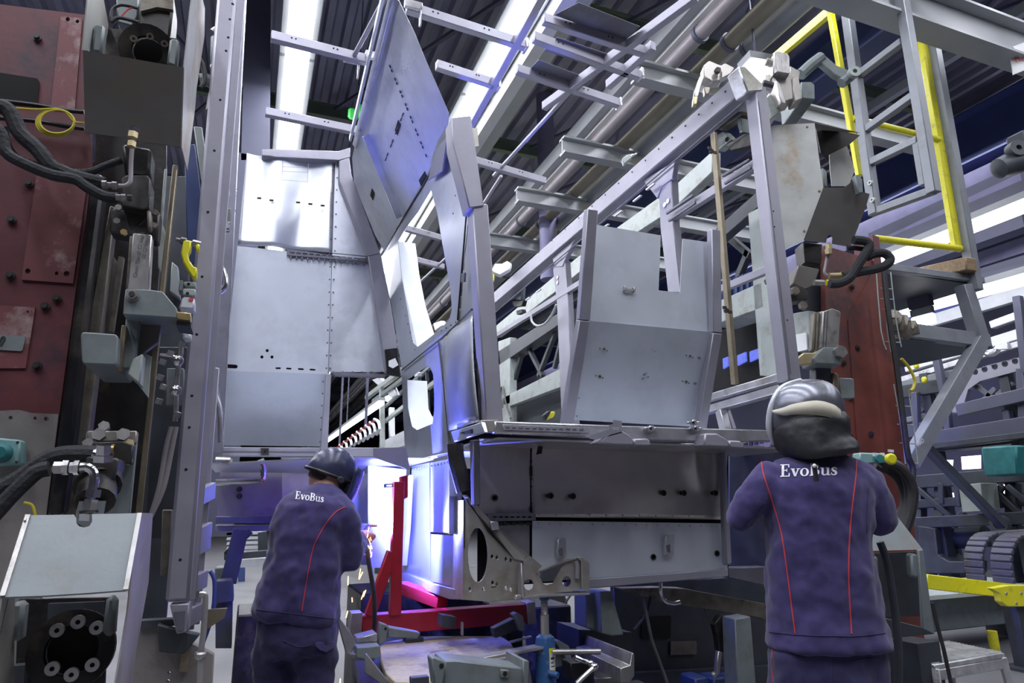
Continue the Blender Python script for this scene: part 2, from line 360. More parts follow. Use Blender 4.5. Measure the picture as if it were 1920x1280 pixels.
# ================================================================== bus body shell
YF = 5.9; YN = 3.1; XL = 1.09; XR = 3.02
def cc(x0, y0, s): return lambda *l: [(x0+u/s, y0+v/s) for u, v in l]
def bulge(name, q, nx, ny, fn, t, mat, parent, **k):        # q: 4 corners (tl, tr, br, bl); fn(u, v) pushes the sheet along its normal
    a, b, c, d = map(V, q); n = (b-a).cross(d-a).normalized(); P = []
    for j in range(ny+1):
        for i in range(nx+1):
            u, v = i/nx, j/ny; P.append((a*(1-u)+b*u)*(1-v)+(d*(1-u)+c*u)*v+n*fn(u, v))
    fs = [(j*(nx+1)+i, j*(nx+1)+i+1, (j+1)*(nx+1)+i+1, (j+1)*(nx+1)+i) for j in range(ny) for i in range(nx)]
    o = build(name, MB().add(P, fs), mat, parent, ang=60, **k)
    so = o.modifiers.new('t', 'SOLIDIFY'); so.thickness = t; so.offset = 0; return o
B = T('bus_body_shell', 'half-built bus body corner of bare sheet metal with window openings and curved roof edge', 'bus body')
# rear partition
A_q = pY([(463, 284), (625, 300), (622, 474), (446, 458)], YF)
bulge('upper_sheet', A_q, 26, 18, lambda u, v: .05*math.exp(-((u-.62-.1*(1-v))/.16)**2)*(.35+.65*(1-abs(v-.45)))+.06*math.exp(-((u-.12)/.14)**2)*(1-v) - .03*math.exp(-((u-.36)/.12)**2), .003, 'galv_soft', B)
fY('middle_sheet', [(445, 461), (538, 471), (622, 480), (615, 701), (422, 695)], YF, .003, 'sheet', B, holes=[slot(518, 690, 525, 690, 1.6), slot(538, 690.5, 545, 691, 1.6), slot(560, 691.5, 568, 692, 1.6), slot(582, 692.5, 590, 693, 1.6), circ(501, 657, 3), circ(491, 669, 3), circ(510, 669, 3), slot(424, 686, 442, 687, 3.6)])
lowA = pY([(422, 695), (615, 701)], YF); l0 = onY(412, 834, 6.32); l1 = onY(603, 837, 6.32)
build('lower_sheet', MB().plate([lowA[0], lowA[1], l1, l0], (0, .003, 0)), 'sheet', B)
fY('side_sheet', [(629, 300), (637, 301), (637, 338), (690, 476), (722, 697), (616, 697)], YF+.01, .003, 'galv', B)
fY('seam_strip', [(622, 300), (630, 300), (617, 700), (612, 700)], YF+.02, .02, 'tube_dark', B)
dots('rivets', [onY(x, y, YF) for x, y in line((624, 318), (620, 470), 8)+line((619, 500), (612, 690), 9)+line((633, 310), (628, 470), 8)+line((627, 500), (619, 690), 9)+line((625, 697), (715, 697), 6)+line((606, 715), (600, 828), 6)], (0, -1, 0), .008, .004, 'tube_dark', B)
m = MB()
for l in ([(530, 300), (530, 318), (528, 337), (577, 341), (578, 306)], [(530, 312), (577, 315)], [(529, 321), (577, 323)]): m.tube(pY(l, YF-.045), .0022, 5, 1)
build('cover_outline', m, 'tube', B, kind='stuff')
build('arc_blocking_floor', MB().plate([(1.14, 3.32, pY([(1100, 816)], YN)[0].z-.02), (3.0, 3.32, pY([(1100, 816)], YN)[0].z-.02), (3.0, 5.8, pY([(1100, 816)], YN)[0].z-.02), (1.14, 5.8, pY([(1100, 816)], YN)[0].z-.02)], (0, 0, .012)), 'galv', B)  # unseen floor sheet added to stop arc light spilling to the right
fY('hole_shade_backing', [(425, 640), (612, 645), (611, 699), (424, 693)], YF+.03, .01, 'hole', B)  # dark sheet put in so the holes read as shade
for x, y in ((486, 371), (509, 375), (559, 379), (582, 382), (605, 385)): fY('slot_hole', slot(x-2.5, y, x+2.5, y+.4, 1.6), YF-.045, .004, 'hole', B)
fY('perforated_strip', [(538, 466), (690, 480), (690, 491), (538, 478)], YF-.03, .02, 'tube_dark', B, holes=[slot(545+k*12, 473.5+k*1.1, 551+k*12, 474+k*1.1, 1.4) for k in range(12)])
m = MB()
for k in range(14): p = onY(545+k*10.6, 482+k*.98, YF-.02); m.box(p, .012, .02, .02)
build('strip_tabs', m, 'tube_dark', B, kind='stuff')
fY('top_cap_bar', [(491, 279), (517, 279), (635, 283), (657, 276), (657, 294), (636, 300), (516, 294), (506, 292), (491, 291)], YF-.06, .10, 'tube', B, bevel=.004)
fY('slanted_pillar', [(636, 301), (655, 295), (659, 327), (713, 474), (690, 479), (636, 338)], YF-.07, .09, 'tube', B, bevel=.006)
fY('lower_pillar', [(690, 479), (714, 474), (738, 601), (752, 697), (724, 697), (703, 560)], YF-.06, .09, 'tube', B, bevel=.006)
fY('pillar_bracket', [(722, 655), (745, 652), (751, 706), (726, 702)], YF-.10, .03, 'rail_black', B)
fY('bracket_clip', [(729, 676), (741, 671), (747, 684), (737, 690), (729, 686)], YF-.12, .01, 'paper', B)
bar('door_jamb', onY(452, -30, YF-.1), onY(406, 850, YF-.1), .10, .09, 'tube_dark', B)
bar('jamb_highlight', onY(460, -20, YF-.12), onY(415, 838, YF-.12), .012, .03, 'tube_bright', B)  # bright strip standing in for the highlight along the jamb
# frame under the partition
fY('window_sill', [(407, 838), (760, 839), (760, 856), (407, 854)], YF-.02, .12, 'tube', B, bevel=.004)
fY('sill_groove', [(412, 845), (592, 846), (592, 848), (412, 847)], YF-.026, .01, 'tube_dark', B)
fY('window_post', [(612, 701), (621, 701), (614, 856), (600, 856)], YF-.05, .08, 'tube', B, bevel=.004)
fY('window_head', [(620, 697), (726, 701), (722, 707), (628, 704)], YF-.04, .06, 'tube_dark', B, bevel=.003)
fY('sill_bracket', [(489, 840), (504, 840), (504, 853), (490, 853)], YF-.05, .03, 'dark_iron', B, holes=[circ(497, 846, 3)])
# floor step, wheel-house sheets and lit lower bulkhead
z = onY(700, 868, 4.55).z
build('step_underside', MB().plate([(-.25, 4.9, z), (.50, 4.15, z), (XL, 4.15, z), (XL, 5.9, z), (-.25, 5.9, z)], (0, 0, .01)), 'galv', B)
build('step_front', MB().plate(pY([(700, 840), (761, 838), (769, 881), (700, 857)], 3.86), (0, .006, 0)), 'tube', B)
fY('bulkhead_sheet', [(527, 857), (770, 858), (762, 1064), (672, 1058), (527, 1010)], 6.05, .004, 'galv', B)
fY('bulkhead_flange', [(690, 872), (762, 880), (752, 1064), (690, 1064)], 4.86, .02, 'galv', B)
fY('bulkhead_patch', [(676, 980), (694, 982), (694, 1044), (672, 1042)], 4.8, .02, 'tube', B, bevel=.01)
fY('lower_bulkhead', [(413, 878), (529, 877), (529, 972), (407, 970)], 5.95, .01, 'steel_raw', B)
for x, y in ((449, 917), (449, 930)): p = onY(x, y, 5.94); build('rubber_plug', MB().lathe(p, (0, -1, 0), [(0, .022), (.03, .022), (.04, .012)]), 'rubber', B)
fY('cross_rail', [(404, 968), (522, 968), (520, 981), (404, 981)], 5.7, .10, 'tube_dark', B, bevel=.004)
fY('lower_rail', [(404, 984), (510, 984), (505, 995), (404, 997)], 5.8, .08, 'tube', B, bevel=.004)
tube('grab_loop', pY([(404, 904), (470, 902), (487, 900), (494, 893), (494, 876), (488, 861)], 4.8), .022, 'chrome', B)
p, q = onY(404, 863, 4.8), onY(431, 864, 4.8); build('bolt_head', MB().lathe(p, q-p, [(0, .024), ((q-p).length, .024), ((q-p).length+.015, .012)]), 'steel_bar', B)
# long wall with two window openings (plane X = XL)
win1 = [(746, 452), (760, 428), (783, 398), (808, 356), (820, 400), (830, 460), (838, 505), (845, 545), (847, 580), (842, 600), (812, 628), (783, 650), (774, 642), (762, 570), (752, 510)]
win2 = [(763, 712), (784, 697), (804, 683), (812, 702), (814, 740), (814, 770), (811, 794), (782, 806), (773, 800), (765, 765)]
fX('window_sheet', [(720, 470), (843, 258), (872, 300), (880, 392), (870, 480), (858, 603), (821, 637), (753, 692), (739, 601), (714, 476)], XL, .004, 'galv_shaded', B, holes=[win1])
fX('quarter_sheet', [(881, 393), (894, 393), (898, 592), (862, 606), (872, 480)], XL+.02, .004, 'galv_shaded', B)
fX('lower_window_sheet', [(753, 694), (822, 639), (827, 680), (832, 736), (840, 811), (844, 851), (768, 866), (759, 836), (756, 783)], XL-.005, .004, 'galv_shaded', B, holes=[win2])
j1 = [(745, 450), (758, 463), (763, 510), (772, 570), (786, 646), (778, 652), (764, 572), (752, 505)]
build('window_jamb', MB().plate([onX(x, y, XL) for x, y in ((746, 452), (752, 510), (762, 570), (774, 642), (783, 650))]+[onX(x, y, XL)+V((.16, 0, 0)) for x, y in ((783, 650), (774, 642), (762, 570), (752, 510), (746, 452))], (0, .004, 0)), 'sheet', B)
build('lower_window_jamb', MB().plate([onX(x, y, XL) for x, y in ((763, 712), (765, 765), (773, 800), (782, 806))]+[onX(x, y, XL)+V((.16, 0, 0)) for x, y in ((782, 806), (773, 800), (765, 765), (763, 712))], (0, .004, 0)), 'sheet', B)
c8 = cc(700, 380, 2.56)
bulge('skin_panel', [onX(x, y, XL-.03) for x, y in ((823, 640), (885, 590), (898, 791), (842, 808))], 14, 16, lambda u, v: -.035*math.sin(math.pi*u)**.7*math.sin(math.pi*min(1, v*1.0))**.6+.008*math.sin(9*u+4*v), .003, 'galv_shaded', B)
build('joint_line', MB().tube([onX(x, y, XL-.02) for x, y in ((753, 694), (790, 664), (822, 639), (852, 613), (885, 580))], .006, 6, 2), 'rail_black', B)
build('panel_gap', MB().tube([onX(x, y, XL-.03) for x, y in ((823, 640), (829, 690), (834, 736), (841, 808), (845, 850))], .007, 6, 3), 'rail_black', B)
build('edge_gap', MB().tube([onX(x, y, XL-.03) for x, y in ((880, 400), (888, 520), (890, 600), (896, 680), (901, 790))], .007, 6, 3), 'rail_black', B)
build('slit_gap', MB().tube([onX(x, y, XL-.01) for x, y in ((874, 405), (868, 480), (858, 600))], .005, 6, 3), 'rail_black', B)
fX('slit_tab', [(865, 512), (871, 511), (870, 528), (864, 529)], XL-.02, .01, 'tube_dark', B)
dots('wall_rivets', [onX(x, y, XL) for x, y in line((752, 560), (778, 655), 7)+line((758, 690), (818, 645), 9)+line((828, 620), (855, 604), 4)+line((757, 710), (764, 800), 6)+line((836, 700), (846, 800), 5)+line((790, 808), (812, 800), 4)+line((850, 400), (862, 300), 4)+line((836, 690), (843, 795), 9)+line((884, 620), (893, 780), 9)], (-1, 0, 0), .006, .005, 'tube_dark', B)
# roof cove
cn = V((.75, 0, .5)); cp = V((1.09, 0, 3.75))
cv = [(737, -8), (748, 2), (776, 60), (800, 118), (822, 168), (841, 212), (838, 266), (800, 335), (760, 400), (720, 470), (703, 440), (664, 345), (660, 296), (668, 262)]
fP('roof_cove', cv, cp, cn, .004, 'galv', B)
fP('cove_slot', [(796, 321), (785, 338), (789, 349), (800, 332)], cp-cn*.004, cn, .003, 'hole', B)
fP('cove_hole', [(697, 353), (694, 366), (699, 376), (702, 362)], cp-cn*.004, cn, .003, 'hole', B)
fP('cove_slot', [(746, 225), (740, 245), (745, 254), (751, 234)], cp-cn*.004, cn, .003, 'hole', B)
pA, pB = onP(685, 254, cp-cn*.03, cn), onP(748, 408, cp-cn*.03, cn)
bar('cove_stiffener', pA, pB, .012, .06, 'galv', B, up=cn)
m = MB()
for a, b, k in (((730, 122), (801, 297), 22), ((756, 212), (718, 312), 12)):
    for i in range(k):
        if i % 3 == 2: continue
        t0, t1 = i/k, (i+.7)/k; m.tube([onP(a[0]+(b[0]-a[0])*t, a[1]+(b[1]-a[1])*t, cp-cn*.003, cn) for t in (t0, t1)], .0045, 6, 1)
build('stitch_welds', m, 'dark_iron', B, kind='stuff')
e0, e1 = onP(668, 262, cp-cn*.01, cn), onP(737, -14, cp-cn*.01, cn)
bar('cove_edge_rail', e0+(e0-e1)*.06, e1+(e1-e0)*.05, .05, .02, 'tube_bright', B, up=cn)
bar('cove_edge_lip', e0+V((-.05, 0, .0)), e1+V((-.05, 0, .03)), .02, .06, 'galv_shiny', B)
build('cove_seam', MB().tube([onX(x, y, XL-.004) for x, y in ((714, 478), (760, 402), (800, 336), (840, 262))], .008, 6, 3), 'rail_black', B)
fX('cove_gusset', [(838, 256), (829, 320), (802, 338), (820, 275)], XL-.04, .01, 'tube_dark', B)
# front pillar
fY('pillar_head', [(846, 220), (883, 216), (908, 386), (880, 390), (868, 340), (849, 270)], YN-.02, .12, 'tube', B, bevel=.006)
fY('pillar_head_tab', [(880, 240), (895, 240), (898, 274), (886, 276)], YN, .01, 'steel_warm', B)
bar('front_pillar', onY(895, 388, YN+.04), onY(922, 795, YN+.04), .10, .09, 'tube', B, bevel=.006)
bar('pillar_foot', onY(900, 800, YN), onY(932, 799, YN), .05, .06, 'steel_warm', B)
# shelf beam and its details
sh = fY('shelf_beam', [(928, 789), (1124, 796), (1328, 803), (1452, 806), (1452, 826), (1328, 828), (1124, 820), (928, 811)], YN-.04, .06, 'tube_bright', B, bevel=.006)
fY('embossed_strip', [(943, 795), (1106, 801), (1104, 812), (944, 806)], YN-.045, .004, 'tube', B, bevel=.002)
for k in range(12): x = 948+k*12.6; y = 799+k*.42; fY('dash_mark', [(x, y-1.5), (x+8, y-1.2), (x+8, y+2), (x, y+1.7)], YN-.049, .004, 'tube_bright', B)
pz = onY(1100, 816, YN); z0 = pz.z-.035
build('shelf_soffit', MB().plate([(1.13, YN-.02, z0), (3.05, YN-.02, z0-.015), (3.05, 3.62, z0-.015), (1.13, 3.62, z0)], (0, 0, .01)), 'steel_raw', B)
build('shelf_top', MB().plate([(1.13, YN, z0+.07), (3.05, YN, z0+.05), (3.05, 3.3, z0+.05), (1.13, 3.3, z0+.07)], (0, 0, .006)), 'galv', B)
def clip(x, y, s=1):
    c = T2 = build('mounting_clip', MB().box(onY(x, y, YN-.06), .030*s, .03, .028*s).box(onY(x-9*s, y, YN-.055), .025*s, .02, .012*s).box(onY(x+9*s, y, YN-.055), .025*s, .02, .012*s), 'tube_bright', B, bevel=.003)
    build('clip_hole', MB().box(onY(x, y, YN-.077), .014*s, .004, .012*s), 'hole', c)
for x, y in ((1220, 803), (1304, 803), (1300, 792)): clip(x, y)
c = build('holder_bracket', MB().plate(pY([(1106, 816), (1142, 805), (1142, 796), (1150, 795), (1150, 787), (1166, 789), (1166, 811), (1118, 824), (1106, 822)], YN-.12), (0, .004, 0), [pY([(1147, 799), (1161, 800), (1161, 806), (1147, 805)], YN-.12)]), 'tube', B)
def gutter(x0, y0, x1, y1, wpx):
    a, b = onY(x0, y0, YN-.02), onY(x1, y1, YN-.32); m = MB(); r = .055; P = []
    for k, p in enumerate((a, b)):
        P.append([p+V((-r*math.cos(t), 0, -r*math.sin(t))) for t in [math.pi*i/8 for i in range(9)]])
    m.rings([P[0]+[q+V((0, 0, .005)) for q in reversed(P[0])], P[1]+[q+V((0, 0, .005)) for q in reversed(P[1])]])
    return build('gutter_end', m, 'tube', B)
for q in ([(1143, 812), (1166, 806), (1186, 818), (1190, 835), (1150, 834), (1118, 830)], [(1188, 822), (1214, 821), (1221, 827), (1220, 836), (1190, 836)], [(1322, 812), (1345, 812), (1366, 824), (1368, 838), (1320, 836)], [(1367, 825), (1388, 826), (1397, 833), (1394, 841), (1369, 839)]): fY('gutter_end', q, YN-.12, .10, 'tube', B, bevel=.008)
# riser panels under the shelf
YR = 3.5
fY('riser_sheet', [(899, 822), (994, 824), (994, 962), (899, 964)], YR, .004, 'riser', B, holes=[circ(928, 933, 4)])
rb = onY(998, 826, YR), onY(1364, 834, YR), onY(1364, 974, YR), onY(998, 969, YR)
bulge('riser_sheet', rb, 44, 16, lambda u, v: (-.055*math.exp(-((u-.78-.16*v*v)/.035)**2)*(1-v)**.5*math.sin(math.pi*min(1, v+.35))-.05*math.exp(-((u-.965)/.025)**2)*math.sin(math.pi*min(1, v+.2)) + .02*math.sin(u*7+1)*math.sin(math.pi*v)), .003, 'riser', B)
fY('lower_riser_sheet', [(925, 986), (993, 982), (993, 1092), (925, 1098)], YR+.01, .004, 'steel_raw', B)
fY('lower_riser_sheet', [(998, 976), (1364, 981), (1364, 1066), (1074, 1086), (998, 1092)], YR-.01, .004, 'sheet', B, holes=[circ(1225, 1044, 4), circ(1344, 1037, 4)])
fY('riser_gap', [(896, 820), (1366, 832), (1366, 1068), (1075, 1090), (896, 1100)], YR+.03, .01, 'hole', B)
fY('riser_sill', [(1074, 1087), (1366, 1066), (1366, 1081), (1074, 1106)], YR-.05, .12, 'tube', B, bevel=.005)
fY('riser_sill', [(1366, 1064), (1440, 1062), (1440, 1098), (1366, 1083)], YR, .10, 'tube_dark', B, bevel=.005)
fY('perforated_strip', [(918, 962), (1000, 961), (1005, 964), (1005, 975), (918, 977)], YR-.06, .02, 'tube_dark', B, holes=[slot(926+k*10.8, 969, 931+k*10.8, 969, 1.4) for k in range(7)])
m = MB()
for k in range(5): p = onY(938+k*13, 981, YR-.03); m.ball(p, .014, 8, 5, (1.4, .6, .8))
build('weld_beads', m, 'dark_iron', B, kind='stuff')
for x, y in ((1032, 929), (1074, 930), (1244, 924), (1282, 924), (1341, 924)):
    p = onY(x, y, YR-.03); o = build('drain_hole', MB().ringd(p, (0, -1, 0), .018, .012, .006, 14), 'dark_iron', B); build('hole_dark', MB().cyl(p, p+V((0, .03, 0)), .0125), 'hole', o)
for x, y in ((928, 933), (1225, 1044), (1344, 1037)):
    p = onY(x, y, YR-.012); build('drain_hole', MB().ringd(p, (0, -1, 0), .018, .0125, .005, 14), 'dark_iron', B)
fY('seam_slots', slot(996, 874, 996, 891, 1.8), YR-.012, .006, 'hole', B); fY('seam_slots', slot(996, 951, 996, 958, 1.8), YR-.012, .006, 'hole', B)
dots('seam_holes', [onY(996, y, YR-.008) for y in (841, 864, 898, 912, 944)], (0, -1, 0), .006, .004, 'hole', B)
dots('riser_rivets', [onY(x, y, YR-.03) for x, y in line((1012, 964), (1355, 968), 12)+line((1010, 981), (1355, 986), 18)], (0, -1, 0), .007, .005, 'tube_bright', B)
for q in ([(1046, 1009), (1062, 1007), (1062, 1045), (1046, 1047)], [(1249, 1003), (1266, 1002), (1264, 1040), (1248, 1040)]):
    o = fY('seat_bracket', q, YR-.05, .03, 'tube_bright', B, bevel=.004); x, y = q[3]; fY('bracket_notch', [(x+2, y-18), (x+9, y-20), (x+9, y-4), (x+4, y-6)], YR-.056, .006, 'tube_dark', o)
fY('hook_plate', [(1006, 852), (1012, 824), (1050, 824), (1050, 831), (1018, 833), (1016, 850)], YR-.15, .006, 'rail_black', B)
fY('corner_tube', [(1355, 848), (1363, 846), (1374, 1058), (1362, 1060)], YR-.08, .05, 'tube', B, bevel=.01)
# corner below the pillar: lower skin, tray, posts
def L(p): return [onX(x, y, XL) for x, y in p]
fX('lower_skin_sheet', [(772, 874), (805, 867), (806, 996), (808, 1104), (752, 1079), (768, 976)], XL, .004, 'galv_shaded', B)
fX('lower_skin_sheet', [(808, 1001), (865, 1005), (864, 1104), (808, 1089)], XL-.01, .004, 'galv_shaded', B)
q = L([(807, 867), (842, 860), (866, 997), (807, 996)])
fX('corner_skin_panel', [(807, 867), (842, 860), (842, 1000), (807, 997)], XL-.06, .05, 'galv_shaded', B, bevel=.003)
fY('corner_skin_return', [(842, 860), (866, 920), (864, 1000), (842, 1001)], onX(842, 930, XL-.06).y, .004, 'galv', B)
fX('skin_sill', [(751, 1071), (808, 1093), (866, 1107), (868, 1124), (841, 1123), (800, 1108), (751, 1090)], XL-.02, .06, 'steel_raw', B, bevel=.004)
fX('skin_flange', [(760, 900), (767, 890), (762, 990), (755, 1060), (752, 1060), (755, 960)], XL-.05, .03, 'galv_shiny', B)
fX('tray_side', [(845, 809), (903, 791), (908, 810), (851, 828)], XL-.06, .02, 'galv_shiny', B, bevel=.003)
fX('tray_notch', [(862, 811), (884, 804), (884, 812), (872, 814)], XL-.066, .01, 'hole', B)
build('joint_line', MB().tube([onX(x, y, XL-.012) for x, y in ((768, 868), (806, 858), (845, 850))], .010, 6, 2), 'tube_bright', B)
dots('skin_rivets', [onX(x, y, XL-.012) for x, y in line((775, 880), (803, 873), 7)]+[onX(x, y, XL-.068) for x, y in line((810, 873), (840, 866), 6)], (-1, 0, 0), .006, .005, 'tube_dark', B)
fY('corner_post', [(887, 824), (900, 824), (901, 946), (890, 947)], 3.24, .06, 'tube_dark', B, bevel=.004)
tube('corner_pipe', pY([(853, 832), (855, 858), (860, 880), (871, 920)], 3.42), .045, 'dark_iron', B)
fY('upright_web', [(869, 937), (873, 936), (916, 994), (985, 1040), (985, 1058), (983, 1060), (983, 1122), (920, 1128), (868, 1124)], 3.40, .012, 'steel_warm', B, bevel=.003,
   holes=[circ(896, 1040, 18.5, 24, 51)]+[circ(x, y, 2.4, 8, 4) for x, y in ((923, 1043), (932, 1045), (949, 1048), (958, 1050), (924, 1092), (932, 1095), (949, 1101), (958, 1104), (881, 1104), (907, 1103))])
build('web_return', MB().plate([onY(869, 937, 3.4), onY(868, 1124, 3.4), onY(868, 1124, 3.4)+V((.02, .25, 0)), onY(869, 937, 3.4)+V((.02, .25, 0))], (.01, 0, 0)), 'steel_warm', B)
c6 = cc(840, 800, 3.557)
build('curved_flange', MB().plate([onY(x, y, 3.39) for x, y in c6((95, 460), (130, 470), (262, 695), (440, 880), (520, 900))]+[onY(x, y, 3.55) for x, y in c6((555, 885), (545, 840), (500, 780), (440, 735), (345, 690), (270, 600), (150, 520))], (0, 0, .008)), 'steel_warm', B, bevel=.002)
fY('flange_clip', c6((285, 630), (335, 630), (345, 685), (295, 690)), 3.36, .03, 'tube_bright', B, bevel=.004)
fY('bracket_web', c6((505, 905), (548, 860), (628, 928), (592, 968), (635, 1045), (660, 1057), (700, 1045), (776, 905), (800, 880), (890, 885), (895, 1085), (700, 1110), (510, 1130)), 3.38, .010, 'steel_warm', B, holes=[circ(c6((540, 1052))[0][0], c6((540, 1052))[0][1], 9.5, 16, 10.5), circ(c6((792, 1031))[0][0], c6((792, 1031))[0][1], 8.6, 16, 10)], bevel=.002)
fY('bracket_end', c6((860, 872), (890, 868), (945, 908), (945, 1105), (893, 1085), (890, 895)), 3.36, .010, 'steel_warm', B, bevel=.002)
a = c6((592, 968), (778, 898), (880, 866), (890, 880), (800, 905), (700, 960), (610, 985))
build('bracket_top', MB().plate([onY(x, y, 3.37) for x, y in c6((590, 966), (778, 892), (888, 868))]+[onY(x, y, 3.60) for x, y in c6((895, 866), (790, 886), (640, 950))], (0, 0, -.006)), 'steel_warm', B)
build('bracket_foot', MB().plate([onY(x, y, 3.30) for x, y in c6((500, 1135), (700, 1118), (945, 1108))]+[onY(x, y, 3.5) for x, y in c6((940, 1095), (700, 1098), (510, 1115))], (0, 0, -.008)), 'tube_bright', B)
fY('bracket_edge', c6((487, 905), (505, 925), (510, 1140), (495, 1140)), 3.33, .06, 'steel_raw', B, bevel=.003)
tube('weld_rib', pY(c6((852, 895), (862, 930), (858, 1010)), 3.37), .012, 'steel_raw', B)
fY('foot_tab', c6((455, 1122), (490, 1120), (488, 1148), (447, 1150)), 3.3, .03, 'tube_bright', B, bevel=.003)
# ------------------------------------------------------------------ sheet panel standing on the shelf
Q = T('seat_back_panel', 'folded grey sheet steel panel with a notch in its top edge, on the shelf', 'steel panel')
x0, x1 = 1.69, 2.502
def fold(l, y): return [onY(a, b, y) for a, b in l]
yt, yf, yb = 3.11, 3.126, 3.335
def pq(u, zf):    # point on the upper or lower leaf at X=u
    return None
tl, nl, nb1, nb2, nr, tr = fold([(1117, 421), (1239, 441), (1235, 544), (1275, 549), (1280, 447), (1342, 456)], yt)
fl, fr = onX(1102, 601, x0), onX(1333, 622, x1); bl, br = onY(1077, 787, 3.42), onY(1307, 800, 3.42)
def onleaf(px, py, a, b, c): n = (b-a).cross(c-a); return onP(px, py, a, n)
up = [onleaf(x, y, tl, tr, fl) for x, y in ((1117, 421), (1239, 441), (1235, 544), (1275, 549), (1280, 447), (1342, 456), (1333, 622), (1102, 601))]
build('upper_leaf', MB().plate(up, (0, .004, 0)), 'sheet', Q)
lo = [onleaf(x, y, fl, fr, bl) for x, y in ((1102, 601), (1333, 622), (1307, 800), (1077, 787))]
lw = build('lower_leaf', MB().plate(lo, (0, .004, 0)), 'sheet', Q)
PL = [(1118, 394), (1104, 600), (1070, 795)]
pts = [onX(1112, 394, x0-.03), onX(1096, 600, x0-.03), onX(1066, 796, x0-.03)]
for nm, xx, ps in (('left_stile', x0-.035, ((1108, 394), (1093, 600), (1062, 796))), ('right_stile', x1+.03, ((1338, 432), (1341, 624), (1312, 804)))):
    P = [onX(x, y, xx) for x, y in ps]; m = MB().bar(P[0], P[1], .065, .05, (0, 1, 0)); m.bar(P[1], P[2], .065, .05, (0, 1, 0)); build('panel_stile', m, 'tube', Q, bevel=.004)
dots('panel_rivets', [onleaf(x, y, tl, tr, fl) for x, y in line((1113, 436), (1104, 590), 6)+line((1338, 470), (1331, 610), 6)]+[onleaf(x, y, fl, fr, bl) for x, y in line((1102, 610), (1081, 780), 6)+line((1328, 640), (1306, 790), 6)], (0, -1, 0), .006, .005, 'tube_bright', Q)
for x, y in ((1132, 655), (1124, 706), (1293, 668), (1286, 716)):
    p = onleaf(x, y, fl, fr, bl); o = build('rivet_nut', MB().ringd(p, (0, -1, 0), .012, .006, .006, 14), 'steel_raw', Q); build('hole_dark', MB().cyl(p, p+V((0, -.004, 0)), .006), 'hole', o)
    dots('weld_spots', [p+V((-.025, -.002, .004)), p+V((.02, -.002, -.006))], (0, -1, 0), .005, .003, 'tube_dark', Q)
for x, y in ((1311, 670), (1303, 718)): p = onleaf(x, y, fl, fr, bl); build('plug_hole', MB().cyl(p, p+V((0, -.002, 0)), .011), 'tube_dark', Q)
p = onleaf(1178, 545, tl, tr, fl)
h = build('lug', MB().box(p+V((0, -.015, 0)), .05, .008, .02).box(p+V((-.03, -.01, .006)), .012, .03, .03).box(p+V((.03, -.01, .006)), .012, .03, .03), 'steel_raw', Q, bevel=.003)
m = MB()
for x, y in ((1208, 702), (1215, 706), (1205, 709), (1222, 655), (1228, 658), (1211, 699)): p = onleaf(x, y, fl, fr, bl); m.cyl(p+V((0, .001, 0)), p+V((0, -.0015, 0)), .008, n=7)
build('scuff_marks', m, 'tube_bright', Q, kind='stuff')
# ------------------------------------------------------------------ right side frame (plane X = XR)
F_ = T('side_wall_frame', 'welded side wall frame of lavender grey tubes with a long sloping top rail', 'bus frame')
def fr_(name, a, b, w, h, mat='tube', par=F_, dx=0, **k): return bar(name, onX(*a, XR+dx), onX(*b, XR+dx), w, h, mat, par, **k)
fr_('top_rail', (1398, 162), (905, 585), .14, .17, bevel=.008)
a, b = onX(1398, 178, XR-.02), onX(905, 600, XR-.02); bar('rail_groove', a+V((-.03, 0, -.07)), b+V((-.03, 0, -.07)), .012, .012, 'tube_dark', F_)
dots('rail_holes', [onX(x, y, XR-.072) for x, y in line((1385, 150), (960, 516), 18)], (-1, 0, 0), .008, .003, 'hole', F_)
bar('near_pillar', onY(1416, 168, 3.06), onY(1480, 716, 3.06), .105, .10, 'tube', F_, bevel=.008)
bar('pillar_groove', onY(1422, 190, 3.005), onY(1482, 700, 3.005), .006, .006, 'tube_dark', F_, bevel=0)
dots('pillar_holes', [onY(x, y, 3.008) for x, y in ((1431, 270), (1440, 346), (1450, 396), (1452, 425), (1476, 600))], (0, -1, 0), .006, .003, 'hole', F_)
build('corner_cap', MB().plate([onY(x, y, 3.0) for x, y in ((1384, 124), (1398, 124), (1432, 158), (1430, 170), (1402, 172))], (0, .12, 0)), 'tube_bright', F_, bevel=.008)
fr_('window_rail', (1492, 700), (1318, 750), .07, .045, 'tube_bright')
fr_('window_rail', (1470, 728), (1318, 772), .08, .05, 'tube_bright', dx=.02)
fr_('short_post', (1352, 770), (1362, 812), .06, .06, 'tube_bright', up=(0, 1, 0))
fr_('short_post', (1362, 770), (1374, 806), .03, .05, 'tube', up=(0, 1, 0), dx=.05)
fr_('middle_rail', (1445, 504), (1345, 545), .04, .05)
fr_('middle_rail', (1424, 305), (1262, 408), .05, .07)
fr_('middle_rail', (1130, 505), (925, 633), .05, .06)
for P, g, hol in (([(1233, 330), (1258, 318), (1262, 420), (1276, 548), (1252, 548), (1238, 430)], [(1205, 338), (1265, 302), (1260, 335), (1240, 350), (1232, 372)], [(1246, 384), (1252, 377)]),
             ([(1036, 500), (1059, 488), (1064, 560), (1076, 795), (1053, 795), (1044, 570)], [(1032, 474), (1078, 446), (1062, 480), (1054, 500), (1040, 500)], [(1045, 520), (1045, 530)])):
    w = build('window_pillar', MB().plate(pX(P, XR-.02), (.07, 0, 0)), 'tube', F_, bevel=.006); build('gusset', MB().plate(pX(g, XR-.03), (.05, 0, 0)), 'tube', w, bevel=.004)
    dots('weld_spots', [onX(x, y, XR-.025) for x, y in hol], (-1, 0, 0), .025, .003, 'tube_bright', w)
m = MB()
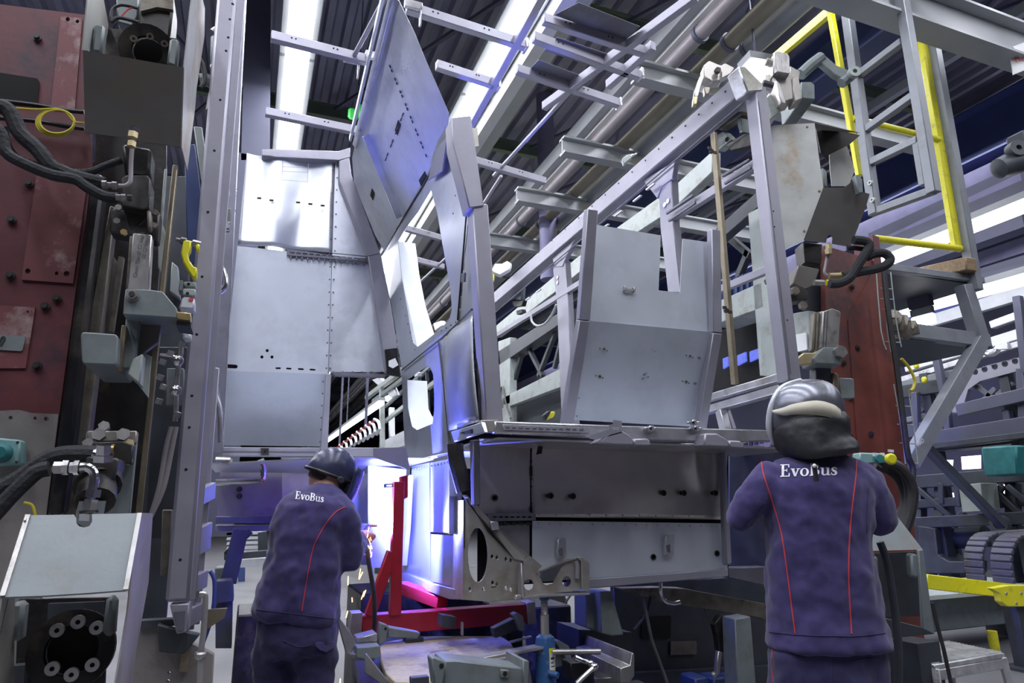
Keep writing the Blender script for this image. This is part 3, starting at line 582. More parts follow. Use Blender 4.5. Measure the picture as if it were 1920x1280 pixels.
for x, y in ((1110, 445), (1135, 425), (1160, 400), (1195, 372), (1220, 350), (990, 560), (1010, 545)): p = onX(x, y, XR-.07); m.box(p, .02, .12, .012)
build('stitch_welds', m, 'tube_bright', F_, kind='stuff')
for a, b in (((1250, 400), (1300, 366)), ((1355, 330), (1405, 300))):
    h_ = fr_('slide_rail', a, b, .02, .02, 'tube_dark', dx=-.06); bar('slide_rail_lower', onX(a[0]+4, a[1]+14, XR-.06), onX(b[0]+4, b[1]+14, XR-.06), .02, .02, 'tube_dark', h_)
# ------------------------------------------------------------------ left side frame
G = T('door_side_frame', 'tall lavender grey steel post with small holes, left of the bending welder', 'bus frame')
YG = 2.92
bar('door_post', onY(431, -60, YG), onY(334, 1125, YG), .088, .08, 'tube', G, bevel=.012)
bar('post_edge', onY(449, 0, YG+.06), onY(354, 1125, YG+.06), .012, .05, 'tube', G)
dots('post_holes', [onY(x, y, YG-.041) for x, y in ((436, 8), (431, 37), (428, 71), (424, 96), (413, 188), (402, 283), (390, 398), (379, 519), (369, 627), (360, 742), (355, 801), (349, 880), (338, 1049))], (0, -1, 0), .007, .004, 'hole', G)
e = [(318, 1133), (355, 1131), (352, 1184), (331, 1189)]
fY('post_shoe', e, YG-.04, .12, 'tube', G, bevel=.004); fY('shoe_window', [(325, 1147), (347, 1145), (345, 1181), (334, 1182)], YG-.047, .01, 'tube_dark', G)
for k, (t, b) in enumerate((((385, 640), (349, 1180)), ((393, 660), (356, 1180)), ((405, 690), (367, 1170)))):
    bar('ladder_rail', onY(t[0], t[1], YG+.12+.1*k), onY(b[0], b[1], YG+.12+.1*k), .022, .03, 'tube', G)
for y in (935, 1010, 1030, 1100, 1160):
    bar('ladder_rung', onY(360+(1000-y)*.09, y, YG+.10), onY(392+(1000-y)*.09, y-16, YG+.34), .03, .07, 'tube', G)
tube('edge_trim', pY([(391, 700), (402, 735), (412, 770), (414, 830)], 3.3), .012, 'tube_bright', G)
bar('diagonal_brace', onY(388, 640, 3.2), onY(414, 780, 3.4), .012, .04, 'tube_bright', G)
fY('brass_stop', [(385, 1143), (426, 1140), (421, 1158), (384, 1182)], 3.05, .02, 'brass_strip', G)
# ------------------------------------------------------------------ roof frame overhead
H = T('roof_frame', 'open bus roof skeleton of galvanised cross bars and rails hanging overhead', 'roof frame')
zr = 4.6
def rb_(a, b, nm='cross_bar', mat='tube', w=.055, h=.075, z=zr):
    p, q = onZ(*a, z), onZ(*b, z); return bar(nm, p, q, w, h, mat, H, bevel=.005)
for a, b in (((508, 68), (692, 114)), ((498, 210), (672, 246)), ((762, 14), (987, 86)), ((818, 122), (934, 160)), ((886, 300), (1022, 340)), ((968, 130), (1162, 195)), ((1018, 36), (1206, 97)), ((1000, 70), (1205, 145)), ((760, 428), (826, 446)), ((752, 480), (832, 500)), ((770, 565), (798, 572))):
    o = rb_(a, b); p, q = onZ(*a, zr), onZ(*b, zr)
    dots('bolt_holes', [p+(q-p)*t+V((0, -.028, .01)) for t in (.2, .24, .62, .66)], (0, -1, 0), .007, .003, 'hole', o)
for a, b in (((1028, -30), (868, 260)), ((1305, -8), (1020, 200)), ((1225, 85), (1140, 160))): rb_(a, b, 'long_rail')
for a, b in (((1075, 165), (925, 330)), ((940, 330), (895, 400)), ((840, 480), (770, 545)), ((725, -10), (662, 108))): rb_(a, b, 'thin_rail', w=.03, h=.03)
for q in ([(1040, 28), (1085, 5), (1200, 50), (1170, 78)], [(1020, 95), (1045, 70), (1150, 105), (1120, 128)], [(985, 140), (1010, 112), (1110, 150), (1080, 170)]):
    build('roof_sheet', MB().plate([onZ(x, y, zr+.03) for x, y in q], (0, 0, .004)), 'tube_dark', H)
for x, y in ((660, 112), (775, 10), (700, 105)): p = onZ(x, y, zr); build('joint_plate', MB().box(p, .12, .03, .06).box(p+V((.05, .0, -.08)), .012, .03, .14), 'tube_bright', H, bevel=.003)
for x, y in ((985, 86), (934, 160), (1160, 195), (1200, 140)): p = onZ(x, y, zr); build('end_plate', MB().box(p, .02, .09, .08), 'tube_bright', H, bevel=.003)

GX = T('signal_box', 'bright green plastic box pair hanging beside the tall curved steel sheet', 'plastic box')
p = onD(662, 214, 8.2); build('box_body', MB().box(p, .14, .06, .18), 'green', GX, bevel=.03); build('box_body', MB().box(p+V((.12, 0, .06)), .12, .06, .24), 'green', GX, bevel=.03); build('hanger_wire', MB().cyl(p+V((.06, 0, 0)), V((p.x+.06, p.y, 8.78)), .006, n=6), 'rail_black', GX)
blk_ = tag(fY('dark_fill_block', [(1366, 826), (1490, 830), (1490, 1090), (1366, 1068)], 4.4, .3, 'machine_dark', None, bevel=.01), 'dark fill block right of the riser panels, behind the right welder elbow', 'cabinet')  # added block; its dark colour stands in for the dark depth there
# ================================================================== left jig column
YP = 2.9
K = T('jig_column', 'worn dark red jig column with scratched patch plates and black edge rail', 'jig column')
fY('face_plate', [(-90, -20), (0, 8), (163, 28), (172, 320), (163, 400), (141, 550), (108, 800), (86, 970), (60, 1330), (-90, 1330)], YP, .03, 'red_plate', K, holes=[circ(127, 36, 4), circ(145, 40, 3.5), circ(20, 783, 4), circ(66, 784, 3.5), circ(87, 785, 4.5)])
fY('base_plate', [(-90, 775), (35, 768), (60, 774), (110, 776), (86, 970), (60, 1330), (-90, 1330)], YP-.006, .006, 'bare_plate', K, holes=[circ(20, 783, 4), circ(66, 784, 3.5), circ(87, 785, 4.5)])
fY('patch_plate', [(114, 30), (154, 34), (140, 205), (95, 202)], YP-.008, .008, 'red_patch', K, holes=[circ(127, 36, 4), circ(145, 40, 3.5)])
fY('patch_plate', [(68, 330), (163, 346), (137, 531), (40, 524)], YP-.01, .01, 'red_patch', K, holes=[circ(52, 508, 5), circ(106, 512, 3.4), circ(125, 513, 5.4)])
fY('patch_plate', [(-90, 568), (66, 576), (48, 690), (-90, 690)], YP-.008, .008, 'red_patch', K, holes=[circ(52, 584, 2)])
fY('name_plate', [(-30, 625), (46, 630), (47, 636), (42, 656), (38, 658), (-30, 654)], YP-.014, .004, 'machine', K)
build('chalk_stroke', MB().tube(pY([(-4, 650), (4, 632), (9, 634), (2, 648)], YP-.016), .003, 5, 3), 'ink', K)
fY('recess', [(-90, 122), (70, 147), (73, 152), (69, 194), (-90, 182)], YP-.012, .01, 'hole', K)
for x, y in ((20, 517), (85, 575), (70, 686), (107, 560), (55, 345), (22, 413), (70, 72)):
    p = onY(x, y, YP-.005); build('hex_bolt', MB().cyl(p, p+V((0, -.008, 0)), .016).hexa(p+V((0, -.008, 0)), (0, -1, 0), .011, .012), 'dark_iron', K)
fY('edge_rail', [(172, 318), (196, 330), (166, 560), (140, 800), (117, 965), (87, 965), (110, 800), (143, 548), (165, 400)], YP-.06, .10, 'rail_black', K, bevel=.012)
fY('guide_rail', [(206, 385), (216, 388), (197, 560), (165, 822), (146, 968), (118, 968), (141, 800), (167, 600), (190, 470)], YP+.02, .08, 'rail_worn', K, bevel=.004)
fY('column_dark_fill', [(180, 235), (312, 250), (312, 330), (290, 620), (262, 1000), (118, 1000), (150, 700), (176, 400)], YP+.25, .02, 'grease_shade', K)  # near-black sheet standing in for the shade behind the cylinder
fY('inner_strip', [(205, 470), (228, 500), (208, 640), (180, 625)], YP+.12, .02, 'steel_bar', K)
fY('inner_rail', [(222, 480), (232, 482), (212, 622), (203, 620)], YP+.08, .03, 'rail_worn', K)
# clamp housing, upper
U = T('clamp_housing', 'upper grey-brown sheet housing around a black flange, beside the dark red column', 'machine housing')
c5 = cc(140, 0, 3.878)
pU = onY(155, 95, 2.4); nU = V((0, 1, .42))
build('front_panel', MB().plate([onP(x, y, pU, nU) for x, y in c5((60, 365), (790, 490), (770, 1065), (500, 1032), (480, 1015), (475, 945), (458, 920), (430, 912), (400, 920), (385, 945), (382, 985), (360, 1000), (75, 962))], (0, .004, 0)), 'hood_shade_dark', U)
xa = onP(343, 126, pU, nU).x; xb = onP(156, 95, pU, nU).x
fX('side_panel', c5((788, 488), (845, -40), (915, -40), (940, 60), (937, 260), (880, 640), (868, 790), (812, 1240), (770, 1066)), xa, .004, 'hood_light', U)
fX('side_panel', c5((60, 364), (98, -40), (205, -40), (246, 180), (238, 250), (200, 378)), xb, -.004, 'hood_light', U)
fX('rear_flange', c5((62, 364), (95, -40), (110, -40), (80, 364)), xb-.006, -.004, 'hood_grey', U)
fY('motor_block', c5((470, -40), (720, -40), (720, 20), (712, 110), (692, 275), (520, 250), (450, 200), (465, 80)), 2.72, .16, 'dark_iron', U, bevel=.01)
fY('block_cap', c5((478, -40), (718, -40), (716, 70), (600, 50), (480, 80)), 2.70, .02, 'rail_worn', U)
fY('inner_plate', c5((230, 200), (740, 280), (700, 500), (200, 400)), 2.66, .02, 'grease_shade', U)
fr = onP(*c5((535, 380))[0], onY(278, 98, 2.58), nU)
build('flange_ring', MB().ringd(fr, nU*-1, .098, .054, .03), 'grease_shade', U); build('flange_bore', MB().cyl(fr+nU.normalized()*.02, fr+nU.normalized()*.021, .055), 'hole', U)
for x, y in ((432, 285), (550, 268), (656, 322)):
    p = onP(*c5((x, y))[0], onY(278, 98, 2.55), nU); build('cap_screw', MB().ringd(p, nU*-1, .013, .006, .010, 12), 'rail_worn', U)
for q in (((140, 168), (222, 182), (196, 380), (120, 368)), ((692, 272), (760, 282), (742, 486), (668, 458))):
    fY('bumper_pad', c5(*q), 2.46, .05, 'machine', U, bevel=.008)
tube('sensor_cable', pY(c5((265, 150), (275, 70), (330, 38), (400, 45), (460, 62)), 2.6), .006, 'rubber', U)
tube('sensor_cable', pY(c5((265, 160), (320, 130), (420, 150), (470, 165)), 2.6), .007, 'rubber', U)
tube('sensor_wire', pY(c5((330, 130), (380, 75), (420, 55)), 2.6), .003, 'ink_red', U)
fY('sensor_box', c5((300, -20), (470, -20), (460, 120), (420, 190), (310, 160)), 2.75, .06, 'machine', U, bevel=.006)
fX('panel_screws', c5((793, 540), (800, 535), (800, 550), (793, 552)), xa-.003, .002, 'dark_iron', U)
# upper cylinder
J = T('lift_cylinder', 'dark greasy hydraulic cylinder hanging under the upper sheet housing', 'hydraulic cylinder')
fY('cylinder_body', [(228, 268), (284, 278), (281, 326), (270, 332), (234, 328)], 2.6, .12, 'grease_shade', J, bevel=.01)
fY('valve_block', [(228, 333), (238, 328), (276, 328), (282, 336), (279, 389), (270, 392), (227, 385)], 2.56, .12, 'dark_iron', J, bevel=.004)
fY('clevis', [(206, 392), (276, 396), (300, 396), (295, 450), (205, 434)], 2.62, .08, 'dark_iron', J, bevel=.006)
fY('clevis_ring', [(275, 392), (283, 395), (284, 425), (276, 430)], 2.56, .05, 'rail_worn', J, bevel=.006)
for x, y, mt in ((223, 391, 'steel_bar'), (220, 416, 'steel_bar'), (292, 400, 'rail_worn'), (289, 424, 'rail_worn'), (233, 437, 'brass')):
    p = onY(x, y, 2.6); build('hex_bolt', MB().hexa(p, (0, -1, 0), .012, .014), mt, J)
tube('feed_pipe', pY([(249, 262), (246, 300), (245, 332), (243, 342), (235, 348), (222, 348)], 2.5), .0075, 'pipe_brown', J)
p = onY(249, 254, 2.45); build('pipe_nut', MB().hexa(p+V((0, 0, -.01)), (0, 0, 1), .017, .022).hexa(p+V((0, 0, -.045)), (0, 0, 1), .015, .02), 'zinc_yellow', J)
for x, y, r in ((219, 348, .014), (210, 347, .010), (200, 346, .014)): p = onY(x, y, 2.5); q = onY(x-9, y-.6, 2.5); build('pipe_nut', MB().hexa(p, q-p, r, (q-p).length), 'steel_bar', J)
for x, y, r in ((248, 371, .012), (236, 371, .014), (226, 370, .011)): p = onY(x, y, 2.5); q = onY(x-9, y-.3, 2.5); build('pipe_nut', MB().hexa(p, q-p, r, (q-p).length), 'steel_bar' if x < 240 else 'dark_iron', J)
# hoses
def hose(name, lab, pts, y, r, mat='sleeve', grp=None, cat='hose'): return tag(tube(name, pY(pts, y) if not callable(y) else [y(*p) for p in pts], r, mat, None, n=10), lab, cat, grp)
hose('sleeved_hose', 'thick black sleeved hose, uppermost of those sagging across the dark red column', [(-20, 195), (8, 202), (22, 215), (38, 250), (70, 280), (96, 312), (115, 322), (140, 332), (196, 346)], 2.7, .028)
hose('sleeved_hose', 'flat black hose sagging lowest across the upper part of the dark red column', [(-20, 225), (2, 250), (12, 286), (48, 308), (98, 328), (140, 336), (165, 352), (196, 368), (222, 371)], 2.62, .020)
tag(build('corrugated_hose', MB().tube(pY([(8, 240), (15, 275), (40, 300), (115, 320), (165, 323), (200, 310), (228, 300)], 2.74), lambda t: .014+.002*math.sin(t*260), 10, 14), 'sleeve'), 'thin corrugated black hose running behind the sleeved hoses on the dark red column', 'hose')
hose('conduit', 'upper of two thin dark pipes on the red column by the yellow coil', [(-20, 187), (60, 196), (120, 206), (158, 210)], 2.84, .009, 'rail_black', cat='pipe')
hose('conduit', 'lower of two thin dark pipes on the red column by the yellow coil', [(-20, 220), (60, 226), (120, 236), (158, 241)], 2.84, .009, 'rail_black', cat='pipe')
m = MB()
for k in range(3): m.tube(pY([(104+ (36-2*k)*math.cos(t*math.pi/9)+k*1.5, 230-k+(25-1.5*k)*math.sin(t*math.pi/9)) for t in range(19)], 2.8-.006*k), .0042, 6, 2)
m.tube(pY([(-20, 197), (60, 205), (104, 204), (125, 212), (140, 228), (158, 230)], 2.79), .0042, 6)
tag(build('wire_coil', m, 'cable_yellow'), 'coil of thin yellow wire hanging on the dark red column', 'cable')
tag(tube('wire_pair', pY([(45, 942), (60, 947), (66, 965), (68, 985)], 2.84), .005, 'cable_yellow'), 'short yellow wires below the thick hoses at the lower red column', 'cable')
hose('sleeved_hose', 'thick black sleeved hose curving down from the lower valve block, upper of the pair', [(190, 852), (150, 850), (110, 853), (80, 866), (40, 895), (0, 918), (-40, 945)], 2.45, .027)
hose('sleeved_hose', 'black sleeved hose ending in a silver fitting beside the small teal button box', [(92, 878), (70, 884), (45, 905), (15, 935), (-30, 985)], 2.40, .024)
# stop bar bracket
ST = T('stop_bracket', 'grey clamp bracket holding an upright stamped steel stop bar, beside the grey door post', 'stop bracket')
sb = MB().plate(pY([(249, 436), (285, 440), (279, 545), (238, 542)], 2.5), (0, .05, 0)); build('stop_bar', sb, 'steel_bar', ST, bevel=.004)
fY('spare_bar', [(243, 442), (250, 442), (240, 540), (235, 540)], 2.53, .05, 'rail_worn', ST, bevel=.003)
a, b = onY(256, 520, 2.497), onY(268, 448, 2.497)
text('lettering', 'Citaro 12m LE C2 Stop 2', a, b-a, V((-1, 0, .1)), .0165, 'ink', ST)
a2, b2 = onY(272, 484, 2.497), onY(279, 444, 2.497); text('lettering', 'LE C2 Stop 3', a2, b2-a2, V((-1, 0, .1)), .0165, 'ink', ST)
fY('bracket_plate', [(235, 541), (282, 543), (305, 546), (331, 577), (333, 596), (230, 589)], 2.44, .26, 'machine', ST, bevel=.003)
fY('brass_tip', [(331, 584), (358, 587), (357, 600), (332, 597)], 2.44, .05, 'brass', ST, bevel=.002)
fY('tip_arm', [(333, 598), (358, 601), (358, 612), (330, 608)], 2.47, .12, 'machine_dark', ST)
p = onY(249, 555, 2.44); o = build('clamp_bolt', MB().cyl(p, p+V((0, -.006, 0)), .021).hexa(p+V((0, -.006, 0)), (0, -1, 0), .017, .018), 'steel_bar', ST); build('bolt_tip', MB().cyl(p+V((0, -.024, 0)), p+V((0, -.028, 0)), .009), 'dark_iron', o)
fY('bracket_stem', [(236, 596), (262, 598), (252, 690), (226, 690)], 2.52, .05, 'machine', ST, bevel=.003)
fY('stem_plate', [(228, 609), (237, 610), (226, 696), (217, 694)], 2.48, .05, 'brass_strip', ST, bevel=.002)
fY('stem_gusset', [(252, 600), (302, 606), (297, 640), (250, 676)], 2.56, .03, 'hood_shade_dark', ST, bevel=.002)
fY('stem_block', [(250, 672), (268, 662), (262, 720), (238, 700)], 2.5, .14, 'machine_light', ST, bevel=.004)
fY('scale_plate', [(268, 660), (284, 668), (278, 745), (258, 720)], 2.58, .01, 'machine_light', ST)
rp = []
for cx, cy, a0 in ((158, 630, 180), (214, 634, 270), (212, 676, 0), (160, 674, 90)): rp += [(cx+7*math.cos(math.radians(a0+t)), cy+8*math.sin(math.radians(a0+t))) for t in (0, 30, 60, 90)]
tag(fY('clamp_pad', rp, 2.42, .34, 'machine', None, bevel=.004), 'square grey beam end with rounded corners under the stamped stop bar', 'beam end')
# narrow gauge bar
tag(bar('gauge_bar', onY(329, 312, 2.74), onY(259, 975, 2.74), .030, .018, 'brass_strip'), 'narrow dull brass-coloured upright bar just left of the grey door post', 'gauge bar')
tag(bar('gauge_strip', onY(311, 318, 2.86), onY(300, 450, 2.86), .018, .01, 'machine_light'), 'short pale upright strip behind the narrow brass-coloured bar', 'strip')
# lower clamp housing
c3 = cc(0, 780, 2.56)
D_ = T('clamp_housing', 'lower sloping grey sheet housing over a round black flange with six screws', 'machine housing')
pD_ = onY(130, 1117, 2.0); nD = V((0, 1, -.55))
hq = c3((135, 475), (355, 472), (366, 490), (366, 512), (380, 528), (405, 534), (430, 526), (442, 505), (441, 470), (671, 465), (603, 834), (420, 848), (210, 861), (12, 868))
build('top_panel', MB().plate([onP(x, y, pD_, nD) for x, y in hq], (0, .004, -.004)), 'hood_grey', D_)
xr = onP(262, 962, pD_, nD).x
fX('side_panel', [(262, 961), (284, 962), (276, 1090), (252, 1225), (242, 1330), (205, 1330), (236, 1150), (246, 1060)], xr, .004, 'steel_warm', D_)
xl = onP(5, 1118, pD_, nD).x
fX('side_panel', [(5, 1118), (52, 966), (48, 975), (28, 1120), (26, 1320), (-30, 1320)], xl, -.004, 'steel_warm', D_)
for p_, q_ in (((262, 963), (236, 1106)), ((53, 966), (5, 1118))): build('panel_fold', MB().bar(onP(*p_, pD_, nD), onP(*q_, pD_, nD), .011, .012), 'steel_bar', D_)
fY('flange_plate', c3((90, 880), (520, 872), (500, 1320), (70, 1320)), 2.28, .02, 'grease_shade', D_)
fY('flange_back', c3((230, 900), (500, 890), (485, 1250), (215, 1250)), 2.26, .02, 'machine_dark', D_)
fc = onY(138, 1217, 2.20); build('flange_ring', MB().ringd(fc, (0, -1, .1), .100, .062, .03, 36), 'grease_shade', D_); build('flange_bore', MB().cyl(fc+V((0, .01, 0)), fc+V((0, .012, 0)), .063), 'hole', D_)
for x, y in ((278, 1025), (378, 985), (467, 1013), (255, 1208), (347, 1237), (447, 1190)):
    p = onY(*c3((x, y))[0], 2.17); o = build('cap_screw', MB().ringd(p, (0, -1, 0), .017, .006, .012, 18), 'steel_bar', D_); build('screw_socket', MB().cyl(p+V((0, -.001, 0)), p+V((0, -.006, 0)), .0062, n=6), 'hole', o)
for q in (((50, 895), (120, 890), (100, 1088), (28, 1070)), ((510, 862), (560, 870), (546, 1062), (486, 1052))): fY('bumper_pad', c3(*q), 2.14, .05, 'machine', D_, bevel=.01)
fY('bottom_rail', c3((60, 1200), (120, 1195), (110, 1320), (50, 1320)), 2.24, .05, 'machine_dark', D_)
# lower cylinder
N_ = T('lift_cylinder', 'dark hydraulic cylinder with silver elbow pipe and hex bolts above the lower sheet housing', 'hydraulic cylinder')
fY('mounting_plate', c3((415, 72), (655, 70), (660, 80), (622, 470), (500, 470), (520, 330), (560, 200), (400, 190)), 2.62, .03, 'machine', N_, bevel=.003)
fY('plate_head', c3((420, 70), (656, 70), (654, 130), (560, 120), (425, 125)), 2.60, .03, 'steel_warm', N_, bevel=.003)
fY('trunnion_block', c3((440, 125), (585, 120), (640, 135), (630, 230), (440, 215)), 2.55, .06, 'dark_iron', N_, bevel=.004)
fY('valve_block', c3((412, 190), (565, 200), (570, 215), (545, 310), (405, 305)), 2.42, .14, 'dark_iron', N_, bevel=.006)
p, q = onY(*c3((472, 305))[0], 2.48), onY(*c3((458, 410))[0], 2.40)
build('cylinder_neck', MB().cyl(p, p+(q-p)*.3, .068).cyl(p+(q-p)*.3, q, .055), 'grease_shade', N_)
fY('cylinder_sleeve', c3((380, 408), (505, 406), (492, 470), (440, 470), (440, 520), (405, 534), (366, 510), (362, 470)), 2.38, .02, 'hood_grey', N_)
for x, y, r in ((478, 95, .022), (595, 95, .022), (428, 138, .018), (620, 140, .018), (613, 213, .018), (413, 213, .014), (503, 55, .018)):
    p = onY(*c3((x, y))[0], 2.58 if y > 60 else 2.64); build('hex_bolt', MB().hexa(p, (0, -1, .2), r, .022), 'steel_bar' if x < 600 else 'zinc_yellow', N_)
for x in (483, 535): p = onY(*c3((x, 160))[0], 2.545); build('brass_washer', MB().ringd(p, (1, 0, 0), .018, .012, .008), 'brass', N_)
tube('elbow_pipe', pY(c3((385, 246), (420, 246), (446, 262), (454, 295), (446, 350), (436, 405)), 2.36), .0135, 'chrome', N_)
for x0_, x1_, r in ((355, 380, .022), (335, 352, .016), (300, 330, .022), (258, 298, .018)): p, q = onY(*c3((x0_, 247))[0], 2.36), onY(*c3((x1_, 247))[0], 2.36); build('pipe_nut', MB().hexa(p, q-p, r, (q-p).length), 'chrome' if x0_ != 258 else 'steel_bar', N_)
p = onY(*c3((424, 490))[0], 2.33); build('pipe_nut', MB().hexa(p, (0, -.3, 1), .028, .02).hexa(p+V((0, -.01, .025)), (.1, -.1, 1), .02, .03).hexa(p+V((.005, -.012, .06)), (.05, 0, 1), .022, .022), 'chrome', N_)
p = onY(*c3((492, 215))[0], 2.38); build('pipe_nut', MB().hexa(p, (0, -.3, 1), .030, .02).hexa(p+V((0, -.01, .02)), (0, -.3, 1), .022, .03), 'chrome', N_)
build('hose_fitting', MB().cyl(onY(*c3((505, 195))[0], 2.37), onY(*c3((455, 180))[0], 2.38), .017), 'chrome', N_)
# button box
W_ = T('button_box', 'small teal push button box with a round green button on the lower red column', 'button box')
fY('box_body', [(-30, 818), (38, 824), (38, 870), (-30, 873)], 2.80, .08, 'teal_box', W_, bevel=.006)
p = onY(4, 849, 2.80); build('push_button', MB().lathe(p, (0, -1, 0), [(0, .033), (.02, .033), (.03, .026), (.034, .02)]), 'teal', W_)
dots('cover_screws', [onY(x, y, 2.80) for x, y in ((33, 829), (31, 866))], (0, -1, 0), .005, .003, 'dark_iron', W_)
# machinery crowded behind the door post
def blk(name, pts, y, t, mat, lab, cat, bevel=.004): return tag(fY(name, pts, y, t, mat, None, bevel=bevel), lab, cat)
blk('switch_cabinet', [(296, 650), (352, 650), (352, 1010), (270, 1010)], 3.3, .12, 'machine_dark', 'dark switch cabinet behind the hoses left of the grey door post', 'cabinet')
blk('leaning_sheet', [(345, 270), (366, 270), (392, 480), (352, 500)], 3.4, .04, 'blue_paint', 'dark blue leaning panel behind the grey door post, upper half', 'panel')
blk('pale_profile', [(363, 236), (379, 238), (392, 330), (386, 400), (376, 330)], 3.2, .03, 'machine_light', 'pale leaning metal profile just left of the door post', 'profile')
blk('narrow_sheet', [(298, 400), (312, 440), (306, 520), (296, 500)], 2.95, .02, 'machine_light', 'narrow pale sheet between the stop bar and brass-coloured bar', 'sheet')
blk('white_sheet', [(322, 490), (334, 500), (338, 560), (318, 545)], 3.68, .06, 'machine_light', 'white sheet piece below the yellow clamp', 'sheet')
Y_ = T('toggle_clamp', 'yellow painted clamp with a threaded bolt beside the grey door post', 'clamp')
c19 = cc(190, 280, 4.573)
fY('clamp_body', c19((705, 775), (770, 780), (765, 850), (742, 890), (755, 950), (790, 1000), (822, 1012), (815, 1095), (782, 1096), (745, 1040), (700, 960), (682, 885)), 2.72, .05, 'yellow', Y_, bevel=.005)
fY('clamp_lug', c19((806, 815), (842, 805), (840, 862), (812, 860)), 2.72, .04, 'yellow', Y_, bevel=.004)
p, q = onY(*c19((642, 770))[0], 2.74), onY(*c19((835, 815))[0], 2.74); build('clamp_screw', MB().cyl(p, q, .007).hexa(p+(q-p)*.2, q-p, .014, .02).hexa(p+(q-p)*.72, q-p, .014, .03), 'steel_bar', Y_)
A_ = T('clamp_block', 'white and grey cast clamp block by the door post, below the yellow clamp', 'clamp block')
fY('block_head', c19((705, 1130), (810, 1135), (810, 1180), (705, 1172)), 2.74, .05, 'machine_light', A_, bevel=.004)
fY('block_head', c19((700, 1190), (810, 1195), (805, 1260), (695, 1245)), 2.72, .05, 'machine_light', A_, bevel=.004)
fY('block_side', c19((670, 1115), (705, 1120), (700, 1215), (660, 1215)), 2.74, .06, 'machine', A_, bevel=.004)
c54 = cc(190, 540, 4.573)
fY('block_foot', c54((700, 70), (800, 80), (795, 180), (660, 170)), 2.72, .08, 'hull_white', A_, bevel=.006)
fY('red_mark', c54((745, 90), (770, 80), (792, 85), (790, 110), (750, 108)), 2.716, .003, 'ink_red', A_)
for x, y in ((748, 1155), (738, 1236)): p = onY(*c19((x, y))[0], 2.74 if y < 1200 else 2.72); build('block_hole', MB().cyl(p, p+V((0, -.003, 0)), .006), 'hole', A_)
fY('block_cylinder', c54((705, 365), (770, 365), (765, 440), (695, 440)), 2.8, .06, 'hull_white', A_, bevel=.008)
tag(tube('bent_lever', pY(c19((955, 985), (1000, 995), (1030, 1020), (1058, 1120), (1050, 1180), (1010, 1215), (950, 1225)), 3.05), .016, 'chrome', None, n=12), 'bent silver clamp handle sticking out right of the door post', 'handle')
blk('grey_housing', [(411, 388), (434, 390), (430, 428), (410, 428)], 3.4, .06, 'machine', 'grey housing with white writing seen between door post and partition', 'housing')
a = onY(424, 414, 3.39); text('housing_lettering', 'NIU', a, V((-.05, 0, -1)), V((1, 0, 0)), .03, 'print_white', bpy.data.objects['grey_housing'])
blk('label_plate', [(417, 338), (430, 338), (431, 365), (422, 369)], 3.35, .03, 'paper', 'white block with a red mark between door post and partition', 'block')
blk('yellow_block', [(390, 638), (402, 648), (402, 658), (391, 656)], 3.1, .03, 'yellow', 'small yellow block low behind the door post', 'block')
VV = T('valve_manifold', 'chrome valve knobs and pipes on a dark plate left of the door post', 'valve')
fY('manifold_plate', [(313, 690), (345, 690), (345, 760), (310, 760)], 3.1, .04, 'machine', VV, bevel=.003)
for x, y in ((334, 676), (330, 732)): p = onY(x, y, 2.95); build('valve_knob', MB().ball(p, .022), 'chrome', VV)
tube('valve_pipe', pY([(340, 648), (339, 665), (336, 676), (332, 715), (330, 735), (330, 770), (328, 790)], 3.0), .010, 'steel_bar', VV)
tube('valve_pipe', pY([(300, 665), (318, 667), (334, 672)], 3.0), .007, 'chrome', VV)
for x, y in ((340, 650), (318, 667), (303, 683), (298, 712), (304, 730), (296, 757), (330, 782)): p = onY(x, y, 2.98); build('pipe_nut', MB().hexa(p, (.3, -.2, 1), .014, .022), 'steel_bar', VV)
for k, pts in enumerate(([(322, 800), (312, 840), (300, 910), (284, 965)], [(330, 800), (320, 850), (306, 915), (282, 968)])):
    tag(tube('pressure_hose', pY(pts, 2.85), .010, 'pipe_brown'), ('left', 'right')[k]+' one of two beige hoses running down beside the brass-coloured bar', 'hose', 'beige hoses')
blk('rusty_post', [(304, 955), (324, 955), (315, 1080), (300, 1080)], 3.2, .04, 'rail_worn', 'short rusty upright post left of the foot of the door post', 'post')
PF = T('post_footing', 'brownish steel footing with a small brass-coloured plate under the grey door post', 'footing')
fY('footing_plate', [(240, 1178), (300, 1172), (345, 1196), (402, 1226), (385, 1500), (200, 1500)], 3.0, .03, 'bare_plate', PF, bevel=.004, holes=[circ(318, 1261, 2.4), circ(316, 1276, 3)])
fY('footing_block', [(295, 1170), (330, 1180), (375, 1190), (345, 1226), (298, 1222)], 2.94, .05, 'machine_dark', PF, bevel=.004)
fY('footing_beam', [(262, 1164), (335, 1160), (335, 1172), (262, 1180)], 2.98, .06, 'machine_dark', PF)
blk('dark_fill_panel', [(280, 330), (352, 330), (356, 650), (290, 1400), (225, 1400)], 3.75, .05, 'machine_dark', 'tall dark fill panel deep behind the brass-coloured bar, left of the door post', 'cabinet')  # added panel, dark to fill the dim depth behind the bar
fY('brass_stop', [(340, 1213), (356, 1212), (352, 1259), (336, 1259)], 2.97, .03, 'brass_strip', PF)
R_ = T('locking_rod', 'bent steel rod hanging beside the foot of the door post', 'rod')
tube('rod_bar', pY([(374, 1114), (382, 1114), (385, 1122), (382, 1180), (377, 1225), (373, 1330)], 2.86), .011, 'steel_bar', R_)
p = onY(376, 1228, 2.86); build('rod_collar', MB().lathe(p, (0, 0, 1), [(-.012, .018), (-.006, .022), (.006, .022), (.012, .018)]), 'steel_bar', R_)
tag(tube('air_hose', pY([(394, 1070), (402, 1090), (400, 1140), (390, 1180), (372, 1230), (362, 1290)], 3.1), .008, 'blue_bright'), 'thin blue air hose looping behind the foot of the door post', 'hose')
